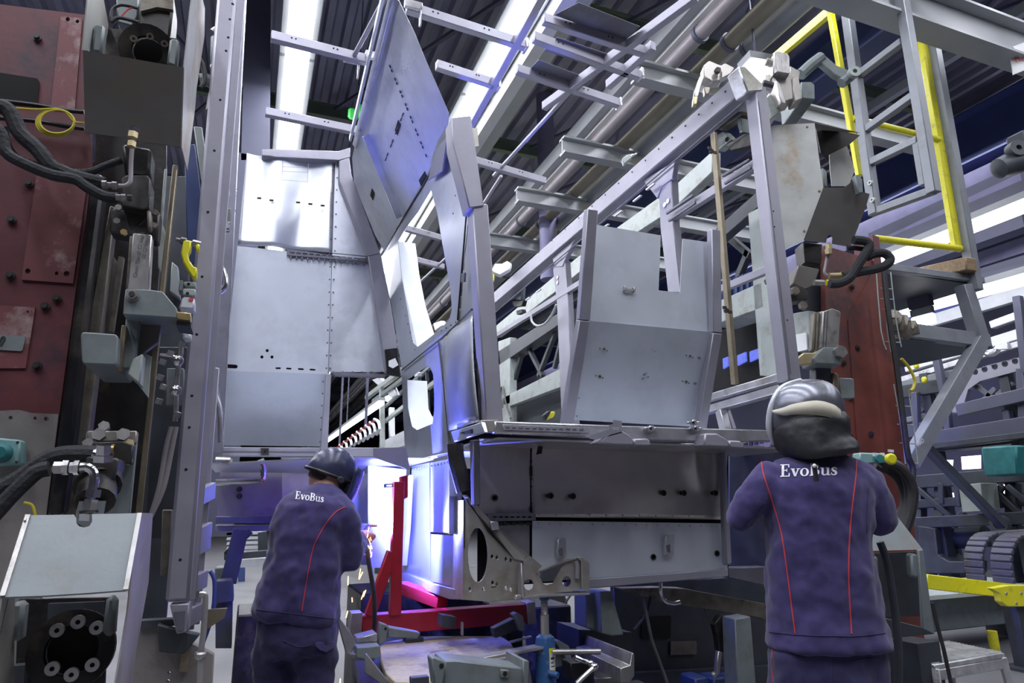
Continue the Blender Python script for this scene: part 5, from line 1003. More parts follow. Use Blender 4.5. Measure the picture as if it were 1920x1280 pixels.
# ------------------------------------------------------------------ hall beyond the right column
ln = T('gallery_panel', 'long blue and white gallery fascia far behind the platform tower', 'fascia')
xg = 9.6
zA = onX(1800, 560, xg)
def rX(x, a, b): return onX(*a, x), onX(*b, x)
build('blue_panel', MB().plate([onX(p[0], p[1], xg) for p in ((1660, 595), (1930, 500), (1930, 530), (1660, 617))], (.1, 0, 0)), 'blue_bright', ln)
build('white_panel', MB().plate([onX(p[0], p[1], xg-.02) for p in ((1660, 617), (1930, 531), (1930, 556), (1660, 637))], (.1, 0, 0)), 'hull_white', ln)
build('white_panel', MB().plate([onX(p[0], p[1], xg+.6) for p in ((1640, 540), (1930, 440), (1930, 470), (1640, 562))], (.1, 0, 0)), 'duct', ln)
m = MB()
for k in range(7): x = 1690+k*40; a = onX(x, 606-(x-1660)*.33, xg-.03); m.box(a, .01, .02, .5)
for nm, p0_, p1_, w_, lab in (('strip_light', (1640, 498), (1940, 379), .16, 'long bright strip light on the right, crossing behind the yellow railing'), ('strip_light', (1648, 600), (1940, 519), .17, 'broad bright strip light on the right, lower one below the blue fascia'), ('strip_light', (1712, 606), (1752, 596), .05, 'short lamp tube below the broad bright strip light')):
    zz = 4.5 if p0_[0] < 1645 else (3.9 if w_ > .1 else 3.2)
    a, b = onZ(*p0_, zz), onZ(*p1_, zz); t = T('strip_light', lab, 'ceiling light')
    S('ceiling_beam', MB().bar(a+V((0, 0, .22)), b+V((0, 0, .22)), .08, .14), 'beam_dark')
    build('lamp_diffuser', MB().bar(a, b, w_, .10), 'lamp', t); build('lamp_housing', MB().bar(a+V((0, 0, .10)), b+V((0, 0, .10)), w_*1.1, .08), 'beam_grey', t)
t = T('strip_light', 'bright light showing beside the welded cap of the top rail', 'ceiling light'); a, b = onZ(1408, 145, 5.7), onZ(1432, 120, 5.7)
h_ = a.lerp(b, .5); bar('lamp_hanger', h_+V((0, 0, .12)), V((h_.x, h_.y, 8.8)), .02, .02, 'beam_dark', t, up=(0, 1, 0)); build('lamp_diffuser', MB().bar(a, b, .22, .10), 'lamp', t); build('lamp_housing', MB().bar(a+V((0, 0, .1)), b+V((0, 0, .1)), .3, .08), 'beam_grey', t)
def gbar(t, nm, a, b, x, w, h, mat): return bar(nm, onX(*a, x), onX(*b, x), w, h, mat, t, bevel=.01)
for k, (a, b, x, h, mat) in enumerate((((1640, 480), (1930, 350), 9.2, .35, 'duct'), ((1640, 520), (1930, 415), 9.0, .18, 'beam_dark'), ((1640, 450), (1930, 320), 9.5, .20, 'beam_dark'))):
    S('ceiling_beam', MB().bar(onX(*a, x), onX(*b, x), .25, h), mat)
RF = T('body_rack', 'rack of grey bus side frames with round holes stacked behind the platform tower', 'rack')
xk = 8.9
build('holed_beam', MB().plate([onX(x, y, xk) for x, y in ((1790, 702), (1935, 664), (1935, 688), (1838, 714), (1815, 730), (1803, 772), (1780, 775), (1786, 735))], (.06, 0, 0), [[onX(x, y, xk) for x, y in circ(cx, cy, 6, 12)] for cx, cy in ((1828, 697), (1846, 692), (1865, 687), (1884, 682), (1903, 677))]), 'tube', RF, bevel=.004)
for a, b, x, w, h, mat in (((1700, 690), (1930, 622), 6.8, .08, .10, 'hull_white'), ((1690, 712), (1930, 640), 6.7, .06, .06, 'tube_bright'), ((1690, 724), (1800, 700), 6.5, .08, .10, 'tower'), ((1690, 735), (1830, 712), 6.45, .06, .14, 'machine_dark'), ((1800, 770), (1935, 738), 6.3, .12, .12, 'beam_dark'), ((1690, 790), (1935, 742), 6.5, .08, .06, 'tower'),
                           ((1750, 822), (1935, 795), 6.2, .12, .14, 'beam_dark'), ((1740, 838), (1935, 815), 6.2, .14, .06, 'machine_dark'), ((1690, 812), (1760, 800), 6.4, .12, .14, 'beam_dark'), ((1690, 850), (1935, 825), 6.5, .3, .05, 'machine_dark'), ((1860, 610), (1930, 585), 6.9, .08, .08, 'tube_bright'), ((1855, 640), (1930, 615), 6.9, .06, .06, 'tower')):
    gbar(RF, 'rack_beam', a, b, x+2.5, w*1.35, h*1.35, mat)
for a, b in (((1756, 670), (1771, 740)), ((1775, 770), (1782, 830)), ((1888, 768), (1893, 795)), ((1908, 555), (1925, 700)), ((1716, 735), (1722, 830)), ((1915, 690), (1925, 900))): gbar(RF, 'rack_post', a, b, 8.85, .09, .09, 'beam_dark')
for a, b in (((1830, 722), (1862, 745)), ((1845, 752), (1868, 728)), ((1870, 742), (1900, 718)), ((1710, 748), (1735, 770))): gbar(RF, 'rack_diagonal', a, b, 9.0, .07, .07, 'tube_dark')
for x, y in ((1718, 685), (1733, 712)): p = onX(x, y, 8.8); build('yellow_cap', MB().box(p, .05, .08, .09), 'yellow', RF, bevel=.02)
p = onX(1868, 650, 8.8); HKC = T('rack_clamp', 'white cast clamp with hook on the rack beam under the tower', 'clamp')
build('clamp_body', MB().plate([onX(x, y, 8.8) for x, y in ((1860, 655), (1872, 640), (1886, 640), (1892, 655))], (.08, 0, 0)), 'hull_white', HKC, bevel=.01); tube('clamp_hook', [onX(x, y, 8.8) for x, y in ((1846, 655), (1848, 662), (1856, 665), (1868, 660), (1872, 654))], .03, 'chrome', HKC)
UG = T('under_gantry', 'dark lattice undercarriage with pipes and struts below the rack at the right', 'undercarriage')
for a, b, x, h, mat in (((1700, 905), (1935, 888), 5.9, .12, 'machine_dark'), ((1715, 980), (1935, 970), 5.8, .10, 'machine_dark'), ((1720, 945), (1800, 940), 5.9, .08, 'machine_dark'), ((1855, 945), (1935, 938), 6.0, .08, 'machine_dark')): gbar(UG, 'lattice_rail', a, b, x+2.5, .14, h*1.4, mat)
for a, b in (((1722, 915), (1790, 975)), ((1765, 905), (1768, 945)), ((1855, 908), (1920, 970)), ((1795, 975), (1808, 960)), ((1880, 910), (1855, 945)), ((1890, 910), (1925, 940)), ((1793, 905), (1800, 950))): gbar(UG, 'lattice_strut', a, b, 8.35, .07, .07, 'machine_dark')
build('gear_case', MB().plate([onX(x, y, 8.2) for x, y in ((1720, 985), (1752, 990), (1758, 1040), (1778, 1052), (1810, 1052), (1810, 1075), (1730, 1075))], (.4, 0, 0)), 'machine_dark', UG, bevel=.01)
p = onX(1880, 982, 8.1); build('pulley', MB().ringd(p, (-1, 0, 0), .10, .06, .08), 'machine_dark', UG)
build('drum', MB().cyl(onX(1790, 1010, 8.6), onX(1850, 1005, 8.6), .13), 'machine_dark', UG)
for x in (1725, 1765, 1900): p = onX(x, 985, 8.4); bar('leg', p, V((p.x, p.y, 0)), .16, .16, 'machine_dark', UG, up=(0, 1, 0)); q = onX(x, 905, 8.5); bar('leg', q, p, .12, .12, 'machine_dark', UG, up=(0, 1, 0))
for x in (1735, 1885): p = onX(x, 700, 9.0); bar('rack_post', p, V((p.x, p.y, 0)), .12, .12, 'machine_dark', RF, up=(0, 1, 0))
for x, y, w in ((1865, 865, 66), ): tag(build('teal_motor', MB().plate([onX(a, b, 7.9) for a, b in ((1838, 838), (1905, 834), (1908, 890), (1845, 893))], (.3, 0, 0)), 'teal', bevel=.02), 'dark teal motor box under the rack at the right', 'motor')
tag(build('white_cabinet', MB().plate([onX(a, b, 8.0) for a, b in ((1797, 910), (1838, 905), (1844, 958), (1804, 960))], (.3, 0, 0)), 'machine_light', bevel=.006), 'pale cabinet standing within the dark undercarriage', 'cabinet')
for k, q in enumerate((((1802, 856), (1838, 853), (1838, 878), (1804, 880)), ((1848, 910), (1935, 905), (1935, 935), (1852, 938)), ((1773, 862), (1786, 862), (1785, 874), (1774, 874)), ((1775, 925), (1792, 923), (1793, 938), (1778, 938)), ((1903, 835), (1930, 832), (1932, 848), (1905, 850)))):
    S('window_%d' % (20+k), MB().plate([onX(a, b, 10.5) for a, b in q], (.02, 0, 0)), 'window_glow')
MO = T('hoist_motor', 'dark ribbed hoist motor at the right edge, level with the tower windows', 'motor')
a, b = onD(1868, 318, 6.5), onD(1935, 292, 6.5); build('motor_body', MB().lathe(a, b-a, [(0, .05), (.03, .11), (.2, .13), (.5, .13)]), 'machine_dark', MO)
p = onD(1898, 285, 6.45); build('motor_cap', MB().ringd(p, -HD, .09, .03, .1), 'machine_dark', MO); build('motor_box', MB().box(onD(1925, 275, 6.6), .35, .2, .25), 'machine_dark', MO, bevel=.02)
SG = T('hanging_sign', 'white sign plate with red lettering at the upper right edge', 'sign')
sp = [onD(x, y, 6) for x, y in ((1892, 90), (1950, 68), (1954, 118), (1900, 140))]; build('sign_plate', MB().plate(sp, HD*.01), 'paper', SG)
a = onD(1903, 118, 5.98); text('lettering', 'R2', a, sp[1]-sp[0], V((0, 0, 1)), .13, 'ink_red', SG)
p = onD(1896, 93, 5.97); build('sign_bolt', MB().cyl(p, p-HD*.02, .015), 'dark_iron', SG)
# ================================================================== in front of and under the bus body
RFm = T('red_stand', 'red painted steel stand with upright, slanting brace and base beam under the bus corner', 'stand')
YS = 3.95
s5 = cc(620, 1060, 5.053); s3 = cc(400, 850, 2.977)
bar('base_beam', onY(676, 1171, YS+.04), onY(982, 1148, YS+.04), .10, .105, 'red_frame', RFm)
bar('beam_end', onY(655, 1169, YS+.04), onY(676, 1168, YS+.04), .11, .125, 'steel_warm', RFm); bar('beam_end', onY(982, 1148, YS+.04), onY(998, 1146, YS+.04), .11, .125, 'steel_warm', RFm)
bar('upright', onY(747, 903, YS), onY(740, 1152, YS), .062, .062, 'red_frame', RFm, up=(0, 1, 0))
bar('brace', onY(735, 1034, YS), onY(693, 1154, YS), .058, .055, 'red_frame', RFm, up=(0, 1, 0))
fY('top_bracket', [(752, 893), (765, 890), (765, 932), (757, 936), (752, 930)], YS-.02, .06, 'red_frame', RFm, bevel=.003)
fY('slotted_tab', [(720, 907), (738, 906), (738, 913), (720, 914)], YS-.03, .008, 'steel_bar', RFm, holes=[slot(726, 910.3, 734, 910, 1.4)])
bar('cross_beam', onY(752, 1100, YS+.5), onY(830, 1128, YS+.1), .08, .07, 'red_frame', RFm)
bar('stand_foot', onY(775, 1172, YS+.04)+V((0, 0, -.06)), V((onY(775, 1172, YS).x, YS+.04, 0)), .10, .10, 'machine_dark', RFm, up=(0, 1, 0)); bar('stand_foot', onY(960, 1150, YS+.04)+V((0, 0, -.05)), V((onY(960, 1150, YS).x, YS+.04, 0)), .10, .10, 'machine_dark', RFm, up=(0, 1, 0))
# added supports, near-black to stand in for the darkness under the body
def stand(name, lab, c, sx, sy, z0_, z1_, mat='grease_shade', cat='support'): return tag(build(name, MB().box((c[0], c[1], (z0_+z1_)/2), sx, sy, z1_-z0_), mat, bevel=.012), lab, cat)
stand('support_block', 'dark support block under the far end of the lit lower panels', (1.25, 5.3), .9, .7, 0, .72)
stand('support_block', 'dark support block behind the red stand', (.25, 5.5), .5, .6, 0, .60)
stand('support_block', 'dark support block under the middle of the riser panel', (1.95, 4.75), .5, .5, 0, .62)
# work table with the speckled board
TB = T('fixture_table', 'low steel fixture table carrying the speckled board and brackets, at the bottom centre', 'table')
zt = .50
tp = [onZ(x, y, zt) for x, y in ((640, 1152), (1010, 1150), (1075, 1330), (700, 1330))]
build('table_top', MB().plate([onZ(x, y, zt) for x, y in ((655, 1192), (985, 1192), (1010, 1360), (690, 1360))], (0, 0, -.05)), 'dark_iron', TB, bevel=.004)
for x, y in ((680, 1200), (965, 1200), (985, 1340), (715, 1340)): p = onZ(x, y, zt); bar('leg', p+V((0, 0, -.05)), V((p.x, p.y, 0)), .09, .09, 'machine_dark', TB, up=(0, 1, 0))
def up_(name, pts, z, h, mat, lab, cat, bevel=.004):    # outline on a level, raised by h
    return tag(build(name, MB().plate([onZ(x, y, z) for x, y in pts], (0, 0, h)), mat, bevel=bevel), lab, cat)
bd = s5((460, 800), (475, 755), (530, 722), (700, 692), (1200, 670), (1500, 668), (1640, 682), (1700, 722), (1752, 800), (1770, 900), (1790, 1104), (612, 1104), (520, 1010), (485, 920))
BD = T('speckled_board', 'worn speckled beige board with a round hole lying on the fixture table', 'board')
hc = s5((1150, 868))[0]
build('board_panel', MB().plate([onZ(x, y, zt+.065) for x, y in bd], (0, 0, -.03), [[onZ(x, y, zt+.065) for x, y in circ(hc[0], hc[1], 10, 18, 5.6)]]), 'board', BD, bevel=.004)
for x, y in ((740, 1225), (930, 1215), (940, 1290), (800, 1295)): p = onZ(x, y, zt); build('board_foot', MB().box(p+V((0, 0, .017)), .06, .06, .035), 'machine_dark', BD)
def sY(name, pts, y, t, mat, par, f=s5, **k): return fY(name, f(*pts), y, t, mat, par, **k)
FL = T('end_stop', 'bright steel end stop plates at the left end of the red base beam', 'fixture')
sY('stop_plate', ((50, 480), (70, 470), (180, 620), (240, 720), (190, 850), (140, 810)), 3.45, .03, 'steel_raw', FL, bevel=.003)
sY('stop_shelf', ((250, 690), (440, 640), (440, 720), (260, 735)), 3.5, .12, 'steel_bar', FL, bevel=.003)
sY('stop_block', ((250, 780), (470, 760), (480, 870), (330, 890), (240, 870)), 3.4, .10, 'machine', FL, bevel=.003)
sY('stop_blade', ((330, 840), (345, 838), (520, 1060), (590, 1140), (500, 1140), (330, 1020)), 3.25, .03, 'steel_raw', FL, bevel=.003)
sY('stop_base', ((150, 830), (420, 850), (420, 900), (240, 900)), 3.42, .1, 'steel_bar', FL, bevel=.003)
F1 = T('fixture_bracket', 'small grey fixture bracket standing at the left rear of the speckled board', 'fixture')
sY('bracket_post', ((468, 540), (548, 570), (525, 715), (450, 760), (460, 650)), 3.55, .06, 'machine', F1, bevel=.004)
sY('bracket_arm', ((548, 582), (700, 610), (855, 640), (820, 690), (540, 680)), 3.58, .08, 'machine', F1, bevel=.004)
p = onY(*s5((520, 598))[0], 3.55); build('pin_hole', MB().cyl(p, p+V((0, -.002, 0)), .007), 'hole', F1)
F2 = T('fixture_bracket', 'grey fixture bracket with a long box beam in front of the speckled board', 'fixture')
sY('bracket_post', ((955, 880), (985, 868), (1090, 915), (1060, 1150), (990, 1150)), 2.62, .07, 'machine', F2, bevel=.004)
sY('bracket_beam', ((1085, 905), (1180, 900), (1825, 975), (1825, 1160), (1075, 1160)), 2.66, .16, 'machine', F2, bevel=.004)
sY('bracket_end', ((1825, 890), (1882, 905), (1872, 1160), (1825, 1160)), 2.65, .2, 'machine', F2, bevel=.004)
sY('bracket_tab', ((1612, 985), (1690, 990), (1688, 1068), (1612, 1062)), 2.65, .03, 'machine', F2, bevel=.003)
sY('bracket_foot', ((760, 1062), (935, 1045), (935, 1160), (765, 1160)), 2.60, .03, 'machine_dark', F2, bevel=.003)
for c in ((1050, 950), (1652, 1024)): p = onY(*s5(c)[0], 2.62 if c[0] < 1200 else 2.65); build('pin_hole', MB().cyl(p, p+V((0, -.002, 0)), .009), 'hole', F2)
tag(build('flat_bar', MB().bar(onY(884, 1236, 3.25), onY(1012, 1212, 3.35), .07, .015), 'steel_bar', bevel=.002), 'flat bright steel bar lying behind the long grey bracket, left of the jack', 'bar')
F3 = T('fixture_bracket', 'dark fixture bracket with a pin hole under the right end of the red beam', 'fixture')
sY('bracket_post', ((1728, 468), (1768, 445), (1825, 480), (1850, 610), (1810, 630), (1760, 500)), 3.55, .06, 'machine', F3, bevel=.004)
sY('bracket_arm', ((1540, 600), (1740, 500), (1800, 600), (1560, 690)), 3.6, .06, 'machine_dark', F3, bevel=.004)
sY('bracket_rod', ((1700, 720), (1905, 668), (1905, 680), (1710, 735)), 3.5, .02, 'steel_bar', F3)
sY('bracket_box', ((1060, 470), (1190, 490), (1180, 600), (1050, 580)), 3.75, .1, 'machine_dark', F3); sY('bracket_blade', ((1242, 535), (1258, 540), (1258, 665), (1240, 660)), 3.7, .02, 'steel_bar', F3)
s4 = cc(960, 1080, 4.0)
F4 = T('fixture_bracket', 'grey fixture bracket with a pin hole directly behind the blue jack', 'fixture')
sY('bracket_post', ((325, 490), (350, 478), (430, 525), (455, 640), (420, 645)), 3.5, .06, 'machine', F4, s4, bevel=.004)
sY('bracket_arm', ((318, 500), (390, 540), (420, 660), (320, 690)), 3.55, .06, 'machine', F4, s4, bevel=.004)
# blue bottle jack
JK = T('bottle_jack', 'blue hydraulic bottle jack with extended screw under the bus bracket', 'jack')
jb = onY(1022, 1200, 3.36); zz = lambda y: onY(1020, y, 3.36).z; jx, jy = jb.x, 3.36
zj = .27
stand('jack_plinth', 'dark steel plinth under the blue bottle jack', (jx, jy), .22, .3, 0, zj)
stand('low_plinth', 'dark low plinth under the bright channel profile and crank block', (1.86, 3.1), .50, .80, 0, .36, 'dark_iron')
jl = MB().lathe((jx, jy, zj), (0, 0, 1), [(0, .066), (.03, .066), (.035, .052), (zz(1205)-zj, .052), (zz(1194)-zj, .046), (zz(1189)-zj, .030)], 28)
build('jack_body', jl, 'blue_jack', JK); build('jack_base', MB().box((jx, jy, zj+.012), .15, .13, .024), 'blue_jack', JK, bevel=.004)
build('jack_ram', MB().cyl((jx, jy, zz(1190)), (jx, jy, zz(1152)), .0225, n=20), 'steel_bar', JK)
m = MB(); nt_ = 9
z0_, z1_ = zz(1152), zz(1124); m.cyl((jx, jy, z0_), (jx, jy, z1_), .016, n=18)
for k in range(nt_): z = z0_+(z1_-z0_)*(k+.5)/nt_; m.lathe((jx, jy, z-.004), (0, 0, 1), [(0, .016), (.004, .0195), (.008, .016)], 18)
build('jack_screw', m, 'steel_bar', JK); build('jack_head', MB().cyl((jx, jy, z1_), (jx, jy, z1_+.014), .026, n=20), 'blue_jack', JK)
lab_ = MB(); n_ = 6; R_j = .0528; a0 = -1.45
def arc_patch(aa, ab, za, zb, r): m = MB(); P = [V((jx+r*math.cos(aa+(ab-aa)*k/6), jy+r*math.sin(aa+(ab-aa)*k/6), z)) for z in (za, zb) for k in range(7)]; return m.add(P, [(k, k+1, k+8, k+7) for k in range(6)])
build('jack_label', arc_patch(-1.62, -.75, zz(1258), zz(1212), .0527), 'yellow', JK); build('label_print', arc_patch(-1.55, -.85, zz(1253), zz(1222), .0533), 'paper', JK)
build('label_marks', arc_patch(-1.45, -.95, zz(1247), zz(1245), .0536).add(*(lambda m: (m.v, m.f))(arc_patch(-1.45, -1.1, zz(1240), zz(1238), .0536))).add(*(lambda m: (m.v, m.f))(arc_patch(-1.45, -1.0, zz(1233), zz(1229), .0536))), 'ink', JK, kind='stuff')
p, q = onY(1036, 1222, 3.30), onY(1126, 1221, 3.22); build('jack_lever', MB().cyl(p, q, .014, n=16), 'steel_bar', JK)
build('lever_socket', MB().cyl(onY(1030, 1262, 3.31), onY(1046, 1266, 3.27), .016), 'blue_jack', JK)
# channel profile, black block and crank
CP = [onY(x, y, 2.95) for x, y in s4((815, 690), (868, 672), (885, 668), (900, 582), (906, 572), (918, 585), (918, 745), (882, 800), (815, 800))]
cv_ = onY(*s4((555, 440))[0], 3.75)-onY(*s4((905, 575))[0], 2.95)
tag(build('channel_profile', MB().plate(CP, cv_), 'steel_bar', bevel=.002), 'long bright steel channel profile lying right of the blue jack', 'steel profile')
BK = T('crank_block', 'black steel block with a ball-jointed crank handle beside the blue jack', 'crank')
sY('block_body', ((440, 648), (580, 638), (605, 650), (600, 765), (445, 778)), 3.05, .10, 'rail_black', BK, s4, bevel=.004)
tube('crank_rod', pY(s4((470, 608), (520, 630), (600, 655)), 3.02), .012, 'chrome', BK)
p = onY(*s4((618, 680))[0], 2.98); build('crank_joint', MB().ball(p, .020), 'chrome', BK); build('crank_ball', MB().ball(onY(*s4((590, 655))[0], 3.0), .018), 'chrome', BK)
tube('crank_handle', pY(s4((605, 690), (540, 750), (485, 805)), 2.95), .012, 'chrome', BK)
tag(build('steel_offcut', MB().plate([onZ(x, y, .37) for x, y in s4((610, 715), (700, 740), (800, 800), (620, 810))], (0, 0, .03)), 'steel_bar', bevel=.003), 'rough steel offcut under the crank handle', 'offcut')
# machine bed under the riser
MBd = T('machine_bed', 'blue-grey machine bed with square posts and a dark recess under the riser panel', 'machine bed')
sY('bed_post', ((552, 125), (660, 120), (665, 400), (610, 405), (555, 385)), 3.62, .15, 'machine', MBd, s4, bevel=.006)
sY('bed_post', ((662, 115), (745, 110), (840, 440), (750, 450), (668, 430)), 3.55, .15, 'machine', MBd, s4, bevel=.006)
fY('bed_panel', [(1150, 1092), (1440, 1080), (1446, 1250), (1160, 1264)], 4.1, .05, 'machine_dark', MBd, bevel=.004)  # darker paint stands in for the shade under the bus
sY('bed_recess', ((972, 305), (1185, 295), (1195, 310), (1190, 455), (1180, 465), (985, 470), (972, 455)), 4.09, .02, 'hole', MBd, s4)
sY('name_plate', ((1190, 490), (1385, 485), (1385, 585), (1190, 590)), 4.085, .01, 'rail_worn', MBd, s4)
fY('bed_plinth', [(1085, 1180), (1185, 1185), (1185, 1300), (1085, 1300)], 3.75, .3, 'machine_dark', MBd)
fY('bed_leg', [(1378, 1160), (1408, 1155), (1422, 1330), (1385, 1330)], 3.4, .12, 'machine', MBd, bevel=.006)
fY('bed_plinth', [(1180, 1262), (1450, 1248), (1450, 1330), (1180, 1330)], 4.05, .4, 'machine_dark', MBd)
tag(build('rusty_beam', MB().plate(pY(s4((820, 92), (1110, 85), (1300, 92), (1900, 205), (1905, 330), (1850, 310), (1100, 190), (980, 150)), 3.62), (0, .1, 0)), 'rail_worn', bevel=.004), 'rusty brown beam lying across the machine bed beside the welder', 'beam')
tag(tube('hook_rod', pY([(1239, 1092), (1239, 1112), (1246, 1126), (1262, 1131), (1275, 1129)], 3.5), .012, 'chrome'), 'bent bright hook rod under the riser sill', 'hook')
HB = T('lever_clamp', 'black lever clamp with a steel handle hanging under the rusty beam', 'clamp')
sY('clamp_body', ((1520, 360), (1570, 290), (1690, 300), (1610, 380), (1670, 440), (1610, 520), (1600, 570), (1560, 570), (1540, 440)), 3.55, .05, 'rail_black', HB, s4, bevel=.004)
sY('clamp_handle', ((1548, 560), (1580, 570), (1558, 740), (1530, 750)), 3.53, .03, 'steel_bar', HB, s4, bevel=.004)
p = onY(*s4((1512, 740))[0], 3.52); build('handle_pin', MB().ball(p, .018), 'steel_bar', HB)
tube('clamp_chain', pY(s4((1445, 245), (1470, 310), (1500, 360)), 3.55), .005, 'dark_iron', HB)
tag(tube('hanging_cable', pY(s4((975, 140), (1010, 290), (1050, 480), (1100, 620), (1150, 760), (1180, 850)), 3.58), .009, 'cable'), 'dark cable hanging down in front of the machine bed recess', 'cable')
tag(tube('short_cable', pY(s4((1040, 150), (1010, 280), (960, 350), (915, 405)), 3.62), .009, 'rubber'), 'short black cable looping beside the machine bed recess', 'cable')
for k in range(3): tag(build('parts_bin', MB().box(onY(1302+k*34, 1286, 3.75), .095, .16, .13), 'crate', bevel=.01), 'blue plastic bin under the machine bed, '+('left', 'middle', 'right')[k]+' one of three', 'bin', 'blue bins')
GM = T('cable_drum', 'black machine lump with a cable behind the bus bracket', 'machine')
build('drum_body', MB().plate(pY([(1000, 1115), (1060, 1112), (1066, 1130), (1062, 1150), (1036, 1156), (1005, 1150)], 8.2), (0, .3, 0)), 'rubber', GM, bevel=.03); tube('drum_cable', pY([(1060, 1130), (1070, 1115), (1078, 1105)], 8.2), .015, 'rubber', GM)
# left rear, under the partition
bl = T('trestle', 'dark blue slanting trestle leg and foot box behind the left welder', 'trestle')
bar('trestle_leg', onY(452, 992, 5.5), onY(428, 1092, 5.5), .11, .11, 'machine_dark', bl, up=(0, 1, 0)); bar('trestle_strut', onY(470, 995, 5.6), onY(424, 1040, 5.6), .05, .05, 'machine_dark', bl)
fY('foot_box', [(405, 1088), (436, 1086), (438, 1128), (404, 1132)], 5.3, .3, 'machine_dark', bl, bevel=.008); fY('foot_box', [(402, 1064), (424, 1064), (420, 1088), (402, 1088)], 5.5, .2, 'machine', bl, bevel=.008)
fY('foot_plate', [(404, 1132), (436, 1128), (434, 1215), (404, 1215)], 5.35, .2, 'machine_dark', bl)
hb = T('white_rack', 'white slatted rack on the floor far behind the left welder', 'rack')
for k in range(5): fY('rack_slat', [(426, 998+k*9), (500, 996+k*9), (500, 1001+k*9), (424, 1003+k*9)], 8.5, .1, 'hull_white', hb)
fY('rack_base', [(440, 1050), (500, 1046), (500, 1062), (440, 1064)], 8.4, .2, 'hull_white', hb); fY('rack_beam', [(420, 1038), (500, 1032), (500, 1044), (420, 1050)], 8.0, .1, 'machine_dark', hb)
fY('rack_post', [(484, 998), (500, 996), (502, 1030), (484, 1032)], 8.2, .2, 'machine_dark', hb)
tag(fY('blue_bin', [(445, 1062), (460, 1062), (459, 1094), (447, 1094)], 14, .2, 'blue_paint', None, bevel=.01), 'blue bin on the floor behind the left welder', 'bin')
# far away through the window: hose hangers and racks
FH = T('hanger_rail', 'red rail of hanging white hoses, seen far away through the partition window', 'rail')
bar('rail_bar', onX(614, 852, 2.1), onX(700, 790, 2.1), .04, .04, 'red_frame', FH)
for k in range(11):
    t = k/10; x = 620+82*t; y = 846-60*t; s = .5+.9*t
    tube('hanging_hose', [onX(a, b, 2.1) for a, b in ((x, y), (x+5*s, y+3*s), (x+7*s, y+12*s), (x+3*s, y+20*s))], .03, 'hull_white', FH, n=6, sub=3)
for k in (2, 8): p = onX(620+8.2*k, 846-6*k, 2.1); bar('rail_hanger', p, V((p.x, p.y, 8.7)), .05, .05, 'beam_dark', FH, up=(0, 1, 0))
t = T('strip_light', 'bright slanting strip light seen far away through the partition window', 'ceiling light')
a, b = onX(611, 828, 2.4), onX(716, 755, 2.4); build('lamp_diffuser', MB().bar(a, b, .10, .07), 'lamp', t); h_ = a.lerp(b, .5); bar('lamp_hanger', h_+V((0, 0, .1)), V((h_.x, h_.y, 8.8)), .03, .03, 'beam_dark', t, up=(0, 1, 0)); build('lamp_housing', MB().bar(a+V((0, 0, .08)), b+V((0, 0, .08)), .14, .06), 'beam_grey', t)
FR2 = T('far_jig_frame', 'grey jig frame with white clamps and posts seen through the two window openings', 'jig frame')
for nm, a, b, x, w, h, mat in (('frame_beam', (688, 745), (760, 690), 2.6, .10, .10, 'machine_light'), ('frame_beam', (700, 752), (760, 708), 2.6, .08, .08, 'machine'), ('frame_beam', (722, 790), (850, 690), 2.7, .06, .08, 'machine_light'), ('frame_beam', (722, 762), (850, 650), 2.7, .06, .06, 'machine'), ('frame_beam', (724, 838), (850, 782), 2.7, .1, .28, 'hull_white'), ('frame_post', (716, 730), (717, 840), 2.6, .1, .1, 'machine_light'), ('frame_post', (734, 765), (735, 820), 2.9, .12, .1, 'hull_white'), ('frame_post', (785, 705), (788, 800), 2.7, .07, .07, 'machine'), ('frame_post', (800, 690), (805, 800), 2.7, .05, .05, 'machine_dark')):
    bar(nm, onX(*a, x), onX(*b, x), w, h, mat, FR2, up=(0, 1, 0) if 'post' in nm else (0, 0, 1))
for x, y in ((716, 830), (848, 760)): p = onX(x, y, 2.62); bar('frame_post', p, V((p.x, p.y, 0)), .1, .1, 'machine_dark', FR2, up=(0, 1, 0))
for q in (((697, 712), (712, 707), (720, 715), (708, 722)), ((726, 735), (735, 722), (743, 740), (730, 745)), ((812, 606), (826, 601), (829, 610), (815, 620)), ((776, 700), (784, 697), (783, 705), (777, 707))): build('frame_clamp', MB().plate([onX(x, y, 2.6) for x, y in q], (.08, 0, 0)), 'hull_white', FR2, bevel=.01)
build('frame_lamp', MB().ball(onX(729, 747, 2.8), .10, sc=(1, 1.5, .7)), 'lamp', FR2)
# ================================================================== welders
from mathutils.bvhtree import BVHTree
RT = V((HD.y, -HD.x, 0)); UP = V((0, 0, 1))
CLOUD = bpy.data.textures.new('folds', 'CLOUDS'); CLOUD.noise_scale = .11; CLOUD.noise_depth = 1
def loft(mb, rings, d, n=28, sq=2.5):       # rings: (y, xl, xr, half depth, depth offset, y tilt)
    rs = []
    for r in rings:
        y, xl, xr, ry = r[:4]; do = r[4] if len(r) > 4 else 0; tl = r[5] if len(r) > 5 else 0
        a, b = onD(xl, y-tl/2, d+do), onD(xr, y+tl/2, d+do); c = (a+b)/2; ax = (b-a)/2
        R = []
        for i in range(n):
            t = 2*math.pi*i/n; ct, st = math.cos(t), math.sin(t)
            R.append(c+ax*(abs(ct)**(2/sq)*(1 if ct > 0 else -1))+HD*ry*(abs(st)**(2/sq)*(1 if st > 0 else -1)))
        rs.append(R)
    return mb.rings(rs)
